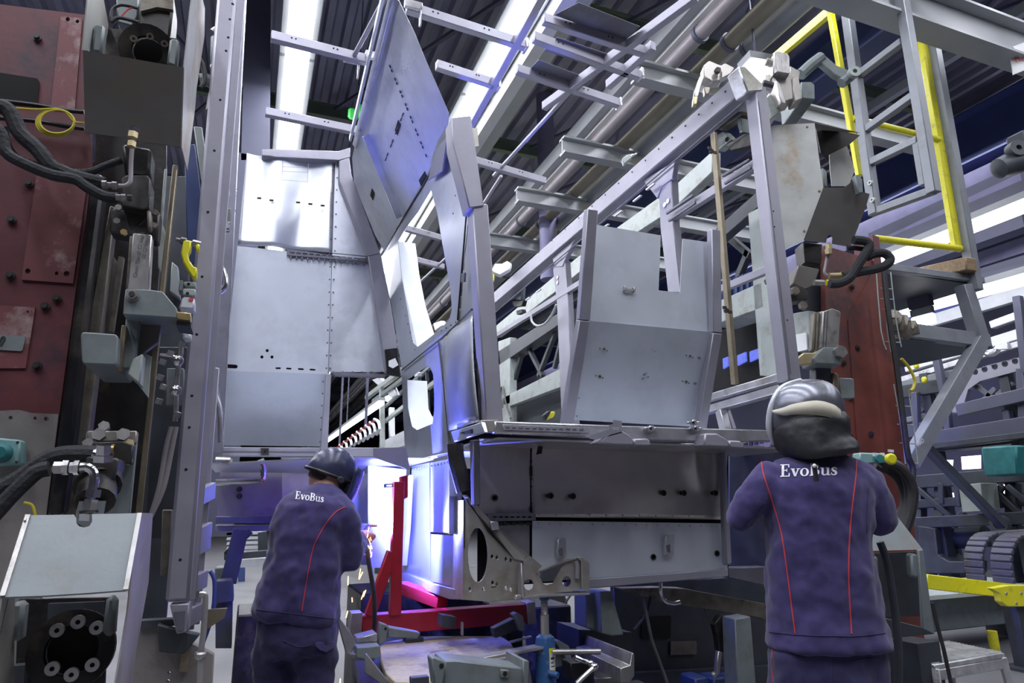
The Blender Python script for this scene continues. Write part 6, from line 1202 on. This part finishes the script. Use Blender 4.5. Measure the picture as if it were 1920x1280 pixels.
def limb(mb, pts, radii, n=14):
    P = smooth(pts, 4); m = len(P); rs = []; u = None
    for k, p in enumerate(P):
        dr = (P[min(k+1, m-1)]-P[max(k-1, 0)]).normalized(); u = dr.orthogonal().normalized() if u is None else (u-dr*u.dot(dr)).normalized(); w = dr.cross(u)
        f = k/(m-1)*(len(radii)-1); i = min(int(f), len(radii)-2); rr = radii[i]+(radii[i+1]-radii[i])*(f-i)
        rs.append([p+(u*math.cos(2*math.pi*j/n)+w*math.sin(2*math.pi*j/n))*rr for j in range(n)])
    mb.rings(rs); mb.ball(P[0], radii[0]*.98, n, 8); mb.ball(P[-1], radii[-1]*.98, n, 8); return mb
def garment(name, mb, mat, parent, vox=.011, sm=6, disp=.034, scale=None, ang=180, label=None):
    o = build(name, mb, mat, None, ang=ang)
    r = o.modifiers.new('r', 'REMESH'); r.mode = 'VOXEL'; r.voxel_size = vox; r.use_smooth_shade = True
    s = o.modifiers.new('s', 'SMOOTH'); s.iterations = sm; s.factor = .6
    if disp:
        for sc_, st in ((.13, disp), (.045, disp*.38)):
            tx = bpy.data.textures.new('folds', 'CLOUDS'); tx.noise_scale = sc_; tx.noise_depth = 1
            dm = o.modifiers.new('d', 'DISPLACE'); dm.texture = tx; dm.strength = st; dm.mid_level = .5; dm.texture_coords = 'GLOBAL'
        s2 = o.modifiers.new('s2', 'SMOOTH'); s2.iterations = 1
    dg = bpy.context.evaluated_depsgraph_get(); me = bpy.data.meshes.new_from_object(o.evaluated_get(dg)); o.modifiers.clear(); o.data = me; me.shade_smooth()
    o.parent = parent
    if label: o['label'] = label
    return o
def bvh(o): return BVHTree.FromPolygons([v.co.copy() for v in o.data.vertices], [tuple(p.vertices) for p in o.data.polygons])
def hit(t, x, y, off=.002):
    r = ray(x, y).normalized(); h = t.ray_cast(EYE, r)
    return (h[0]-r*off) if h[0] is not None else None
def seam(name, t, pts, r, mat, parent, n=40):
    P = smooth([V((x, y, 0)) for x, y in pts], 8); Q = [hit(t, p.x, p.y, .001) for p in P]; Q = [q for q in Q if q]
    return build(name, MB().tube(Q, r, 6, 1), mat, parent)
def arcq(cx, cy, ro, rio, a0, a1, n=8):     # ring sector quads, ro=(rx,ry), rio=(rx,ry)
    q = []
    for k in range(n):
        s, e = a0+(a1-a0)*k/n, a0+(a1-a0)*(k+1)/n
        q.append([(cx+ro[0]*math.cos(s), cy+ro[1]*math.sin(s)), (cx+ro[0]*math.cos(e), cy+ro[1]*math.sin(e)), (cx+rio[0]*math.cos(e), cy+rio[1]*math.sin(e)), (cx+rio[0]*math.cos(s), cy+rio[1]*math.sin(s))])
    return q
def rc(x0, y0, x1, y1): return [(x0, y0), (x1, y0), (x1, y1), (x0, y1)]
def dg_(a, b, w): return [(a[0]-w/2, a[1]), (a[0]+w/2, a[1]), (b[0]+w/2, b[1]), (b[0]-w/2, b[1])]
def ribbon(pts, w):
    q = []
    for k in range(len(pts)-1):
        a, b = V((*pts[k], 0)), V((*pts[k+1], 0)); n = (b-a).normalized().cross(V((0, 0, 1)))
        wa, wb = w[k]/2, w[k+1]/2; e = (b-a)*.08; a, b = a-e, b+e
        q.append([tuple((a-n*wa)[:2]), tuple((a+n*wa)[:2]), tuple((b+n*wb)[:2]), tuple((b-n*wb)[:2])])
    return q
PI = math.pi
GLY = {
 'E': (.74, [rc(.09, 0, .26, 1), rc(0, .93, .62, 1), rc(.55, .74, .62, .95), rc(.2, .47, .46, .55), rc(.42, .38, .48, .64), rc(0, 0, .66, .07), rc(.58, .05, .66, .28)]),
 'v': (.64, [dg_((.12, .62), (.31, 0), .17), dg_((.52, .62), (.31, 0), .09), rc(-.02, .58, .27, .64), rc(.40, .58, .66, .64)]),
 'o': (.66, arcq(.31, .32, (.31, .34), (.15, .27), 0, 2*PI, 18)),
 'B': (.76, [rc(.09, 0, .26, 1), rc(0, .93, .40, 1), rc(0, 0, .42, .07), rc(.2, .49, .42, .56)]+arcq(.38, .755, (.25, .245), (.09, .18), -PI/2, PI/2)+arcq(.40, .275, (.30, .275), (.13, .205), -PI/2, PI/2)),
 'u': (.72, [rc(.08, .12, .23, .64), rc(0, .58, .2, .64), rc(.46, 0, .61, .64), rc(.36, .58, .5, .64), rc(.55, 0, .70, .06)]+ribbon([(.16, .16), (.20, .06), (.30, .03), (.40, .07), (.50, .16)], [.14, .12, .09, .08, .06])),
 's': (.50, ribbon([(.40, .44), (.38, .56), (.27, .62), (.15, .58), (.11, .47), (.20, .37), (.33, .28), (.40, .17), (.33, .05), (.20, .02), (.08, .07), (.06, .20)], [.05, .08, .07, .12, .15, .17, .17, .15, .12, .07, .08, .05])),
}
def logo(t, word, px, py, ux, uy, vx, vy, parent, mat='print_white'):     # px,py baseline start; (ux,uy) one em right, (vx,vy) one cap height up, in pixels
    m = MB(); cx = 0
    for ch in word:
        wd_, qs = GLY[ch]
        for q in qs:
            G = [[None]*4 for _ in range(4)]; ok = True; top = []
            for i in range(4):
                for j in range(4):
                    u, v = i/3, j/3
                    x = (q[0][0]*(1-u)+q[1][0]*u)*(1-v)+(q[3][0]*(1-u)+q[2][0]*u)*v+cx; y = (q[0][1]*(1-u)+q[1][1]*u)*(1-v)+(q[3][1]*(1-u)+q[2][1]*u)*v
                    h = hit(t, px+ux*x+vx*y, py+uy*x+vy*y, .0035)
                    if h is None: ok = False
                    top.append(h)
            if ok: m.add(top, [(4*i+j, 4*i+j+1, 4*i+j+5, 4*i+j+4) for i in range(3) for j in range(3)])
        cx += wd_
    return build('lettering', m, mat, parent, kind='stuff')
def hand(mb, wrist, dirv, palm_n, size=.19, curl=.9):
    d = V(dirv).normalized(); n = V(palm_n); n = (n-d*n.dot(d)).normalized(); s = d.cross(n)
    pl = size*.5; c = V(wrist)+d*pl*.5
    rs = []
    for k, (w, th) in enumerate(((.026, .020), (.036, .018), (.042, .016), (.041, .013))):
        o = V(wrist)+d*pl*k/3; rs.append([o+s*w*math.cos(2*PI*i/12)+n*th*math.sin(2*PI*i/12) for i in range(12)])
    mb.rings(rs)
    for k, (off, ln) in enumerate(((-.030, .072), (-.010, .082), (.010, .076), (.029, .060))):
        p = V(wrist)+d*(pl*.97)+s*off; P = [p-d*.015]; a = 0
        for j, f in enumerate((.45, .32, .25)): a += curl*(.7 if j == 0 else 1); P.append(P[-1]+(d*math.cos(a)+n*math.sin(a))*ln*f*1.1+(d*.015 if j == 0 else V()))
        limb(mb, P, (.0098, .0092, .0085, .0075), 8)
    p = V(wrist)+d*pl*.35-s*.03; limb(mb, [p, p-s*.022+d*.025+n*.012, p-s*.018+d*.05+n*.03, p-s*.004+d*.065+n*.045], (.013, .0115, .010, .0085), 8)
def headmesh(mb, c, fwd, up, R=.105):
    f, u = V(fwd).normalized(), V(up); u = (u-f*u.dot(f)).normalized(); r = f.cross(u); n, m_ = 28, 20; rs = []
    for k in range(m_+1):
        t = PI*(k+.01)/(m_+.02); z = -math.cos(t); rr = math.sin(t); R_ = []
        for i in range(n):
            a = 2*PI*i/n; x, y = math.sin(a)*rr, math.cos(a)*rr
            w = .74-.10*max(0, -z)*(1 if y > 0 else .4); dp = .92-.04*abs(z); px_ = x*w; py_ = y*dp; pz = z*1.14
            if y > 0 and abs(x) < .55:
                py_ += .16*math.exp(-(x/.10)**2-((z+.10)/.16)**2)+.05*math.exp(-(x/.3)**2-((z-.22)/.10)**2)-.06*math.exp(-((abs(x)-.27)/.11)**2-((z-.05)/.09)**2)+.05*math.exp(-(x/.22)**2-((z+.42)/.07)**2)+.06*math.exp(-(x/.2)**2-((z+.75)/.12)**2)
            R_.append(V(c)+(r*px_+f*py_+u*pz)*R)
        rs.append(R_)
    mb.rings(rs)
    for sd in (-1, 1):
        e = V(c)+r*sd*R*.74-f*R*.05; mb.ringd(e-r*sd*.006, r*sd, .028, .012, .012, 12); mb.ball(e, .018, 8, 6, (.6, .6, 1.1))
    return r, f, u
# ------------------------------------------------------------------ welder at the right (silver helmet)
def welder_right():
    d = 2.8; k = pxm(onD(1530, 950, d))
    P = T('person', 'person in navy work jacket and silver welding helmet with a black neck hood', 'person')
    # body
    b = MB(); pel = onD(1545, 1235, d); nk = onD(1528, 850, d+.02); hd = onD(1513, 790, d+.06)
    limb(b, [pel, onD(1540, 1080, d), onD(1533, 930, d), nk], (.09, .10, .11, .055)); headmesh(b, hd, HD*.95+RT*-.2+UP*-.25, UP)
    feet = []
    for sg in (-1, 1):
        hp_ = pel+RT*sg*.10+UP*-.05; kn = V((hp_.x, hp_.y, .50))+RT*sg*.03+HD*.02; an = V((kn.x, kn.y, .10))+RT*sg*.02-HD*.03
        limb(b, [hp_, kn, an], (.068, .05, .04)); feet.append((hp_, kn, an))
    eL, eR = onD(1386, 972, d+.02), onD(1648, 978, d+.02); wL, wR = eL+HD*.25+UP*.06+RT*.10, eR+HD*.25+UP*.05-RT*.06
    for e, w, sh_, sg in ((eL, wL, onD(1440, 890, d), 1), (eR, wR, onD(1622, 895, d), -1)):
        limb(b, [sh_, e], (.040, .036)); limb(b, [e, w], (.036, .026)); hand(b, w, (w-e)+UP*.02, -UP+RT*sg*.2)
    body = garment('body', b, 'skin', P, vox=.008, sm=2, disp=0)
    # jacket
    j = MB()
    loft(j, [(846, 1490, 1568, .05, .02), (858, 1470, 1590, .07, .02), (866, 1450, 1608, .09, .02), (878, 1434, 1625, .11, .01), (900, 1426, 1633, .13), (930, 1430, 1632, .145), (970, 1438, 1628, .15), (1010, 1440, 1627, .15), (1060, 1439, 1633, .15), (1110, 1439, 1644, .155), (1160, 1439, 1655, .16), (1190, 1440, 1661, .165), (1196, 1438, 1664, .168), (1212, 1440, 1664, .168)], d)
    limb(j, [onD(1440, 892, d), onD(1417, 925, d-.01), onD(1388, 970, d+.02)], (30*k, 33*k, 29*k)); limb(j, [onD(1388, 970, d+.02), wL-(wL-eL)*.12], (29*k, .05))
    limb(j, [onD(1618, 896, d), onD(1638, 930, d-.01), onD(1648, 975, d+.02)], (29*k, 32*k, 29*k)); limb(j, [onD(1648, 975, d+.02), wR-(wR-eR)*.12], (29*k, .05))
    jk = garment('jacket', j, 'cloth', P); t = bvh(jk)
    seam('piping', t, [(1428, 866), (1432, 890), (1448, 940), (1465, 1000), (1477, 1080), (1486, 1150), (1491, 1187)], .0028, 'piping', jk)
    seam('piping', t, [(1606, 862), (1604, 900), (1597, 960), (1592, 1030), (1592, 1100), (1597, 1188)], .0028, 'piping', jk)
    seam('hem_stitch', t, [(1442, 1184), (1500, 1190), (1560, 1192), (1610, 1192), (1660, 1186)], .0022, 'cloth_dark', jk)
    seam('back_seam', t, [(1440, 925), (1446, 960), (1448, 1000)], .002, 'cloth_dark', jk); seam('back_seam', t, [(1628, 915), (1625, 960), (1626, 1000)], .002, 'cloth_dark', jk)
    logo(t, 'EvoBus', 1463, 893.5, 26.8, -.9, .3, -23, jk)
    # trousers
    q = MB(); loft(q, [(1185, 1448, 1650, .135), (1215, 1446, 1652, .14), (1260, 1444, 1655, .145), (1300, 1448, 1655, .14)], d)
    for (hp_, kn, an), x in zip(feet, (1496, 1604)): limb(q, [onD(x, 1265, d), kn, an+UP*.02], (.112, .092, .082))
    tr = garment('trousers', q, 'cloth_dark', P, disp=.036); t2 = bvh(tr)
    seam('trouser_seam', t2, [(1448, 1216), (1447, 1250), (1450, 1279)], .002, 'piping', tr); seam('trouser_seam', t2, [(1560, 1218), (1558, 1279)], .002, 'cloth', tr); seam('pocket_seam', t2, [(1595, 1240), (1645, 1236), (1648, 1275)], .002, 'cloth', tr)
    for hp_, kn, an in feet: limb_b = MB(); limb(limb_b, [an+UP*-.02-HD*.05, an+UP*-.05+HD*.06, an+UP*-.06+HD*.16], (.055, .05, .042)); garment('boot', limb_b, 'leather', P, disp=0)
    # helmet, band and hood
    h = MB(); c = onD(1512, 792, d+.02); rs = []
    loft(h, [(712.5, 1497, 1524, .03, .03), (716, 1478, 1545, .07, .03), (724, 1463, 1558, .10, .02), (738, 1451, 1569, .125, .02), (756, 1446, 1576, .14, .02), (776, 1444, 1580, .145, .02), (800, 1446, 1580, .145, .03), (826, 1452, 1574, .13, .04)], d, sq=2.1)
    hm = build('helmet', h, 'helmet_silver', P, ang=80)
    ss = hm.modifiers.new('s', 'SUBSURF'); ss.levels = ss.render_levels = 1
    v = MB(); limb(v, [onD(x, y, d-.02+z) for x, y, z in ((1500, 714, .05), (1466, 728, .03), (1447, 760, .03), (1442, 800, .05), (1450, 830, .08))], (.012, .014, .014, .014, .01), 10); build('visor_rim', v, 'helmet_white', hm, ang=80)
    ht = bvh(build('tmp_shell', MB().add([v_.co for v_ in hm.data.vertices], [tuple(p.vertices) for p in hm.data.polygons]), 'hole')); bpy.data.objects.remove(bpy.data.objects['tmp_shell'])
    bm_ = MB(); ns = 22; tp_, bt = [], []
    up_l = smooth([V((x, y, 0)) for x, y in ((1449, 770), (1470, 764), (1490, 757), (1530, 751), (1560, 758), (1574, 768))], 5); lo_l = smooth([V((x, y, 0)) for x, y in ((1451, 774), (1470, 779), (1490, 777), (1530, 778), (1560, 784), (1577, 794))], 5)
    for a, b_ in zip(up_l, lo_l):
        p, r_ = hit(ht, a.x, a.y, .008), hit(ht, b_.x, b_.y, .010)
        if p and r_: tp_.append(p); bt.append(r_)
    n_ = len(tp_); bm_.add(tp_+bt, [(i, i+1, n_+i+1, n_+i) for i in range(n_-1)])
    bo = build('head_band', bm_, 'band', hm, ang=80); sd = bo.modifiers.new('t', 'SOLIDIFY'); sd.thickness = .006
    hd_ = MB(); loft(hd_, [(776, 1462, 1572, .135, .03), (788, 1452, 1580, .15, .02), (804, 1447, 1583, .155, .02), (822, 1452, 1584, .15, .01, 4), (838, 1462, 1597, .15, .0, -6), (850, 1478, 1601, .14, -.02, -10), (860, 1496, 1570, .10, -.05, -6)], d)
    ho = garment('neck_hood', hd_, 'leather', P, vox=.009, sm=4, disp=.022)
    th = bvh(ho)
    tag_ = MB(); tag_.tube([onD(x, y, d-.165) for x, y in ((1526, 868), (1528, 882), (1531, 902))], .009, 8, 3); to = build('pull_tab', tag_, 'leather', ho); build('tab_stud', MB().ball(onD(1527, 873, d-.178), .008), 'paper', to)
    return P
welder_right()
# ------------------------------------------------------------------ welder at the left (navy flip-up mask)
def welder_left():
    d = 3.3; k = pxm(onD(570, 1000, d))
    P = T('person', 'person in navy work clothes and dark blue welding mask, bending towards the welding glare', 'person')
    b = MB(); pel = onD(556, 1190, d); nk = onD(612, 915, d+.06); hd = onD(617, 893, d+.10); fw = HD*.55+RT*.75+UP*-.35
    limb(b, [pel, onD(560, 1080, d), onD(585, 970, d), nk], (.09, .10, .11, .056)); limb(b, [onD(605, 935, d+.04), nk, hd], (.07, .062, .06)); hr, hf, hu = headmesh(b, hd, fw, UP*.9+RT*.2)
    feet = []
    for sg, x in ((-1, 517), (1, 588)):
        hp_ = onD(x, 1200, d); kn = V((hp_.x, hp_.y, .50))+HD*.03; an = V((kn.x, kn.y, .10))-HD*.02; limb(b, [hp_, kn, an], (.068, .05, .04)); feet.append((hp_, kn, an))
    tgt = onD(692, 985, d+.60); eR = onD(655, 1042, d+.05); wR = onD(680, 1005, d+.36); eL = onD(548, 1040, d+.22); wL = onD(640, 1015, d+.42)
    for e, w, sh_ in ((eR, wR, onD(645, 955, d)), (eL, wL, onD(532, 955, d+.06))): limb(b, [sh_, e], (.040, .036)); limb(b, [e, w], (.036, .026)); hand(b, w, tgt-w, V((0, 0, -1)))
    body = garment('body', b, 'skin', P, vox=.008, sm=2, disp=0)
    j = MB()
    loft(j, [(909, 588, 632, .055, .05), (914, 572, 640, .08, .04), (920, 556, 646, .10, .03), (930, 538, 652, .12, .02), (947, 524, 658, .135, .01), (975, 516, 656, .145), (1005, 512, 650, .15), (1045, 504, 642, .15), (1085, 494, 637, .15), (1120, 485, 637, .155, 0, 6), (1145, 478, 637, .16, 0, 12), (1153, 477, 634, .155, 0, 16), (1164, 480, 628, .14, 0, 16)], d)
    limb(j, [onD(645, 958, d), onD(654, 995, d), onD(655, 1045, d+.05)], (23*k, 24*k, 25*k)); limb(j, [onD(655, 1045, d+.05), wR-(wR-eR)*.15], (25*k, .048))
    limb(j, [onD(535, 958, d+.04), eL], (.06, .06)); limb(j, [eL, wL-(wL-eL)*.15], (.06, .048))
    jk = garment('jacket', j, 'cloth', P, disp=.040); t = bvh(jk)
    seam('piping', t, [(648, 950), (632, 958), (616, 975), (600, 1000), (588, 1025), (580, 1060), (573, 1100), (566, 1145)], .0026, 'piping', jk)
    seam('hem_stitch', t, [(480, 1142), (530, 1148), (580, 1154), (630, 1160)], .0022, 'cloth_dark', jk)
    logo(t, 'EvoBus', 553, 934.5, 13.4, 1.7, 2.2, -14.5, jk)
    cl = MB(); rs = []
    for y0_, rr, dz in ((0, .066, 0), (1, .060, .03)): c = onD(611, 922, d+.06)+UP*dz+RT*.006*y0_; rs.append([c+(RT*math.cos(2*PI*i/20)*1.05+HD*math.sin(2*PI*i/20))*rr+UP*(-.025*math.cos(2*PI*i/20)) for i in range(20)])
    cl.rings(rs, cap=False); co = build('collar', cl, 'cloth_dark', jk, ang=80); so = co.modifiers.new('t', 'SOLIDIFY'); so.thickness = .008
    q = MB(); loft(q, [(1135, 488, 628, .13), (1165, 485, 630, .135), (1200, 485, 632, .14), (1228, 490, 628, .12)], d)
    for (hp_, kn, an), x in zip(feet, (516, 588)): limb(q, [onD(x, 1215, d), kn+UP*.1, kn, an+UP*.02], (.103, .100, .092, .082))
    tr = garment('trousers', q, 'cloth_dark', P, disp=.038); t2 = bvh(tr)
    seam('pocket_seam', t2, [(530, 1200), (560, 1212), (585, 1208)], .002, 'cloth', tr)
    fl = [hit(t2, x, y, .012) for x, y in ((592, 1204), (626, 1202), (624, 1215), (612, 1223), (600, 1219), (590, 1210))]
    if all(fl): build('pocket_flap', MB().plate(fl, HD*.01), 'cloth', tr, bevel=.002)
    for hp_, kn, an in feet: lb = MB(); limb(lb, [an+UP*-.02-HD*.05, an+UP*-.05+HD*.06, an+UP*-.06+HD*.16], (.055, .05, .042)); garment('boot', lb, 'leather', P, disp=0)
    # short hair, mask
    def capshell(R, z0_, z1_, sc_, grow=1.0, sh_=V()):
        m = MB(); rs = []; n = 28
        for kk in range(9):
            z = z0_+(z1_-z0_)*kk/8; rr = math.sqrt(max(0, 1-min(.999, z*z)))
            rs.append([hd+sh_+(hr*math.sin(2*PI*i/n)*.76*rr*sc_[0]+hf*math.cos(2*PI*i/n)*.94*rr*sc_[1]+hu*z*1.14*sc_[2])*R for i in range(n)])
        return m.rings(rs)
    build('hair', capshell(.108, -.28, .99, (1, 1, 1)), 'hair', P, ang=80)
    mk_ = MB(); mk_ = capshell(.128, -.05, .999, (1.06, 1.05, .98), sh_=hu*.012+hf*.006)
    ms = build('welding_mask', mk_, 'helmet_navy', P, ang=80)
    sh = MB(); n = 18; rs = []
    for kk in range(8):
        v = kk/7; z = .75-2.15*v; R_ = []
        for i in range(n):
            a = -1.25+2.5*i/(n-1); R_.append(hd+(hr*math.sin(a)*(.98-.12*v)+hf*(math.cos(a)*1.02+.30+.10*math.sin(v*3))+hu*z)*.118)
        rs.append(R_)
    fs = [(a*n+i, a*n+i+1, (a+1)*n+i+1, (a+1)*n+i) for a in range(7) for i in range(n-1)]
    so_ = build('face_shield', MB().add([p for r_ in rs for p in r_], fs), 'helmet_navy', ms, ang=80); sd = so_.modifiers.new('t', 'SOLIDIFY'); sd.thickness = .006
    bnd = MB(); rs = []
    for z in (-.12, .02): rs.append([hd+hu*.012+(hr*math.sin(2*PI*i/28)*.88+hf*math.cos(2*PI*i/28)*1.08+hu*(z+.05*math.cos(2*PI*i/28)))*.122 for i in range(28)])
    hb_ = build('head_band', bnd.rings(rs, cap=False), 'rail_black', ms, ang=80); s3_ = hb_.modifiers.new('t', 'SOLIDIFY'); s3_.thickness = .005
    for sg in (-1, 1): p = hd+hr*sg*.112+hu*.0+hf*.02; build('mask_knob', MB().lathe(p, hr*sg, [(0, .018), (.012, .018), (.016, .012)]), 'rubber', ms)
    # torch
    tr_ = T('welding_torch', 'black welding torch held in the left welder hands at the bright arc', 'welding torch')
    tube('torch_handle', [wR+(tgt-wR)*.3, wR+(tgt-wR)*.9], .014, 'rubber', tr_); 
    tube('torch_neck', [wR+(tgt-wR)*.9, tgt, tgt+RT*.04+HD*.02], .008, 'brass', tr_)
    tube('torch_cable', [wR+(tgt-wR)*.3, wR-HD*.02+UP*-.12+RT*.04, wR+UP*-.42+RT*.08, V((wR.x+.1, wR.y+.3, .05)), V((wR.x+.4, wR.y+.9, .02))], .012, 'rubber', tr_)
    return P, tgt
_, ARC = welder_left()
warc.location = ARC+RT*.05+HD*.10
# sparks falling from the arc
m = MB(); rnd = random.Random(3)
for x, y, l in ((635, 1009, 8), (690, 1000, 12), (684, 1030, 10), (697, 1035, 7), (676, 1066, 14), (680, 1072, 10), (640, 1072, 7), (653, 1080, 12), (683, 1108, 11), (686, 1106, 9), (660, 1120, 6), (652, 1145, 9), (638, 1272, 8), (692, 988, 6), (688, 1010, 7)):
    p = onD(x, y, 3.62); sl = rnd.uniform(-.5, .1); m.tube([p, p+(UP*-1+RT*sl)*l*.0036], .0022, 5, 1)
for k in range(26):
    p = onD(682+rnd.uniform(-9, 14), 985+rnd.uniform(0, 55), 3.66); m.tube([p, p+UP*-.018+RT*.006], .0018, 5, 1)
build('welding_sparks', m, 'spark', None, kind='stuff'); tag(bpy.data.objects['welding_sparks'], 'orange welding sparks falling between the left welder and the red stand', 'sparks')
# ------------------------------------------------------------------ put every Empty at the base of its parts
bpy.context.view_layer.update()
for r in ROOTS:
    ps = []
    def rec(o):
        for c in kids(o):
            if c.type == 'MESH': ps.extend(c.matrix_world @ V(b) for b in c.bound_box)
            rec(c)
    rec(r)
    if not ps: continue
    lo = V([min(p[i] for p in ps) for i in range(3)]); hi = V([max(p[i] for p in ps) for i in range(3)])
    base = V(((lo.x+hi.x)/2, (lo.y+hi.y)/2, lo.z)); d = base-r.location; r.location = base
    for c in kids(r): c.matrix_parent_inverse = Matrix.Translation(-d) @ c.matrix_parent_inverse
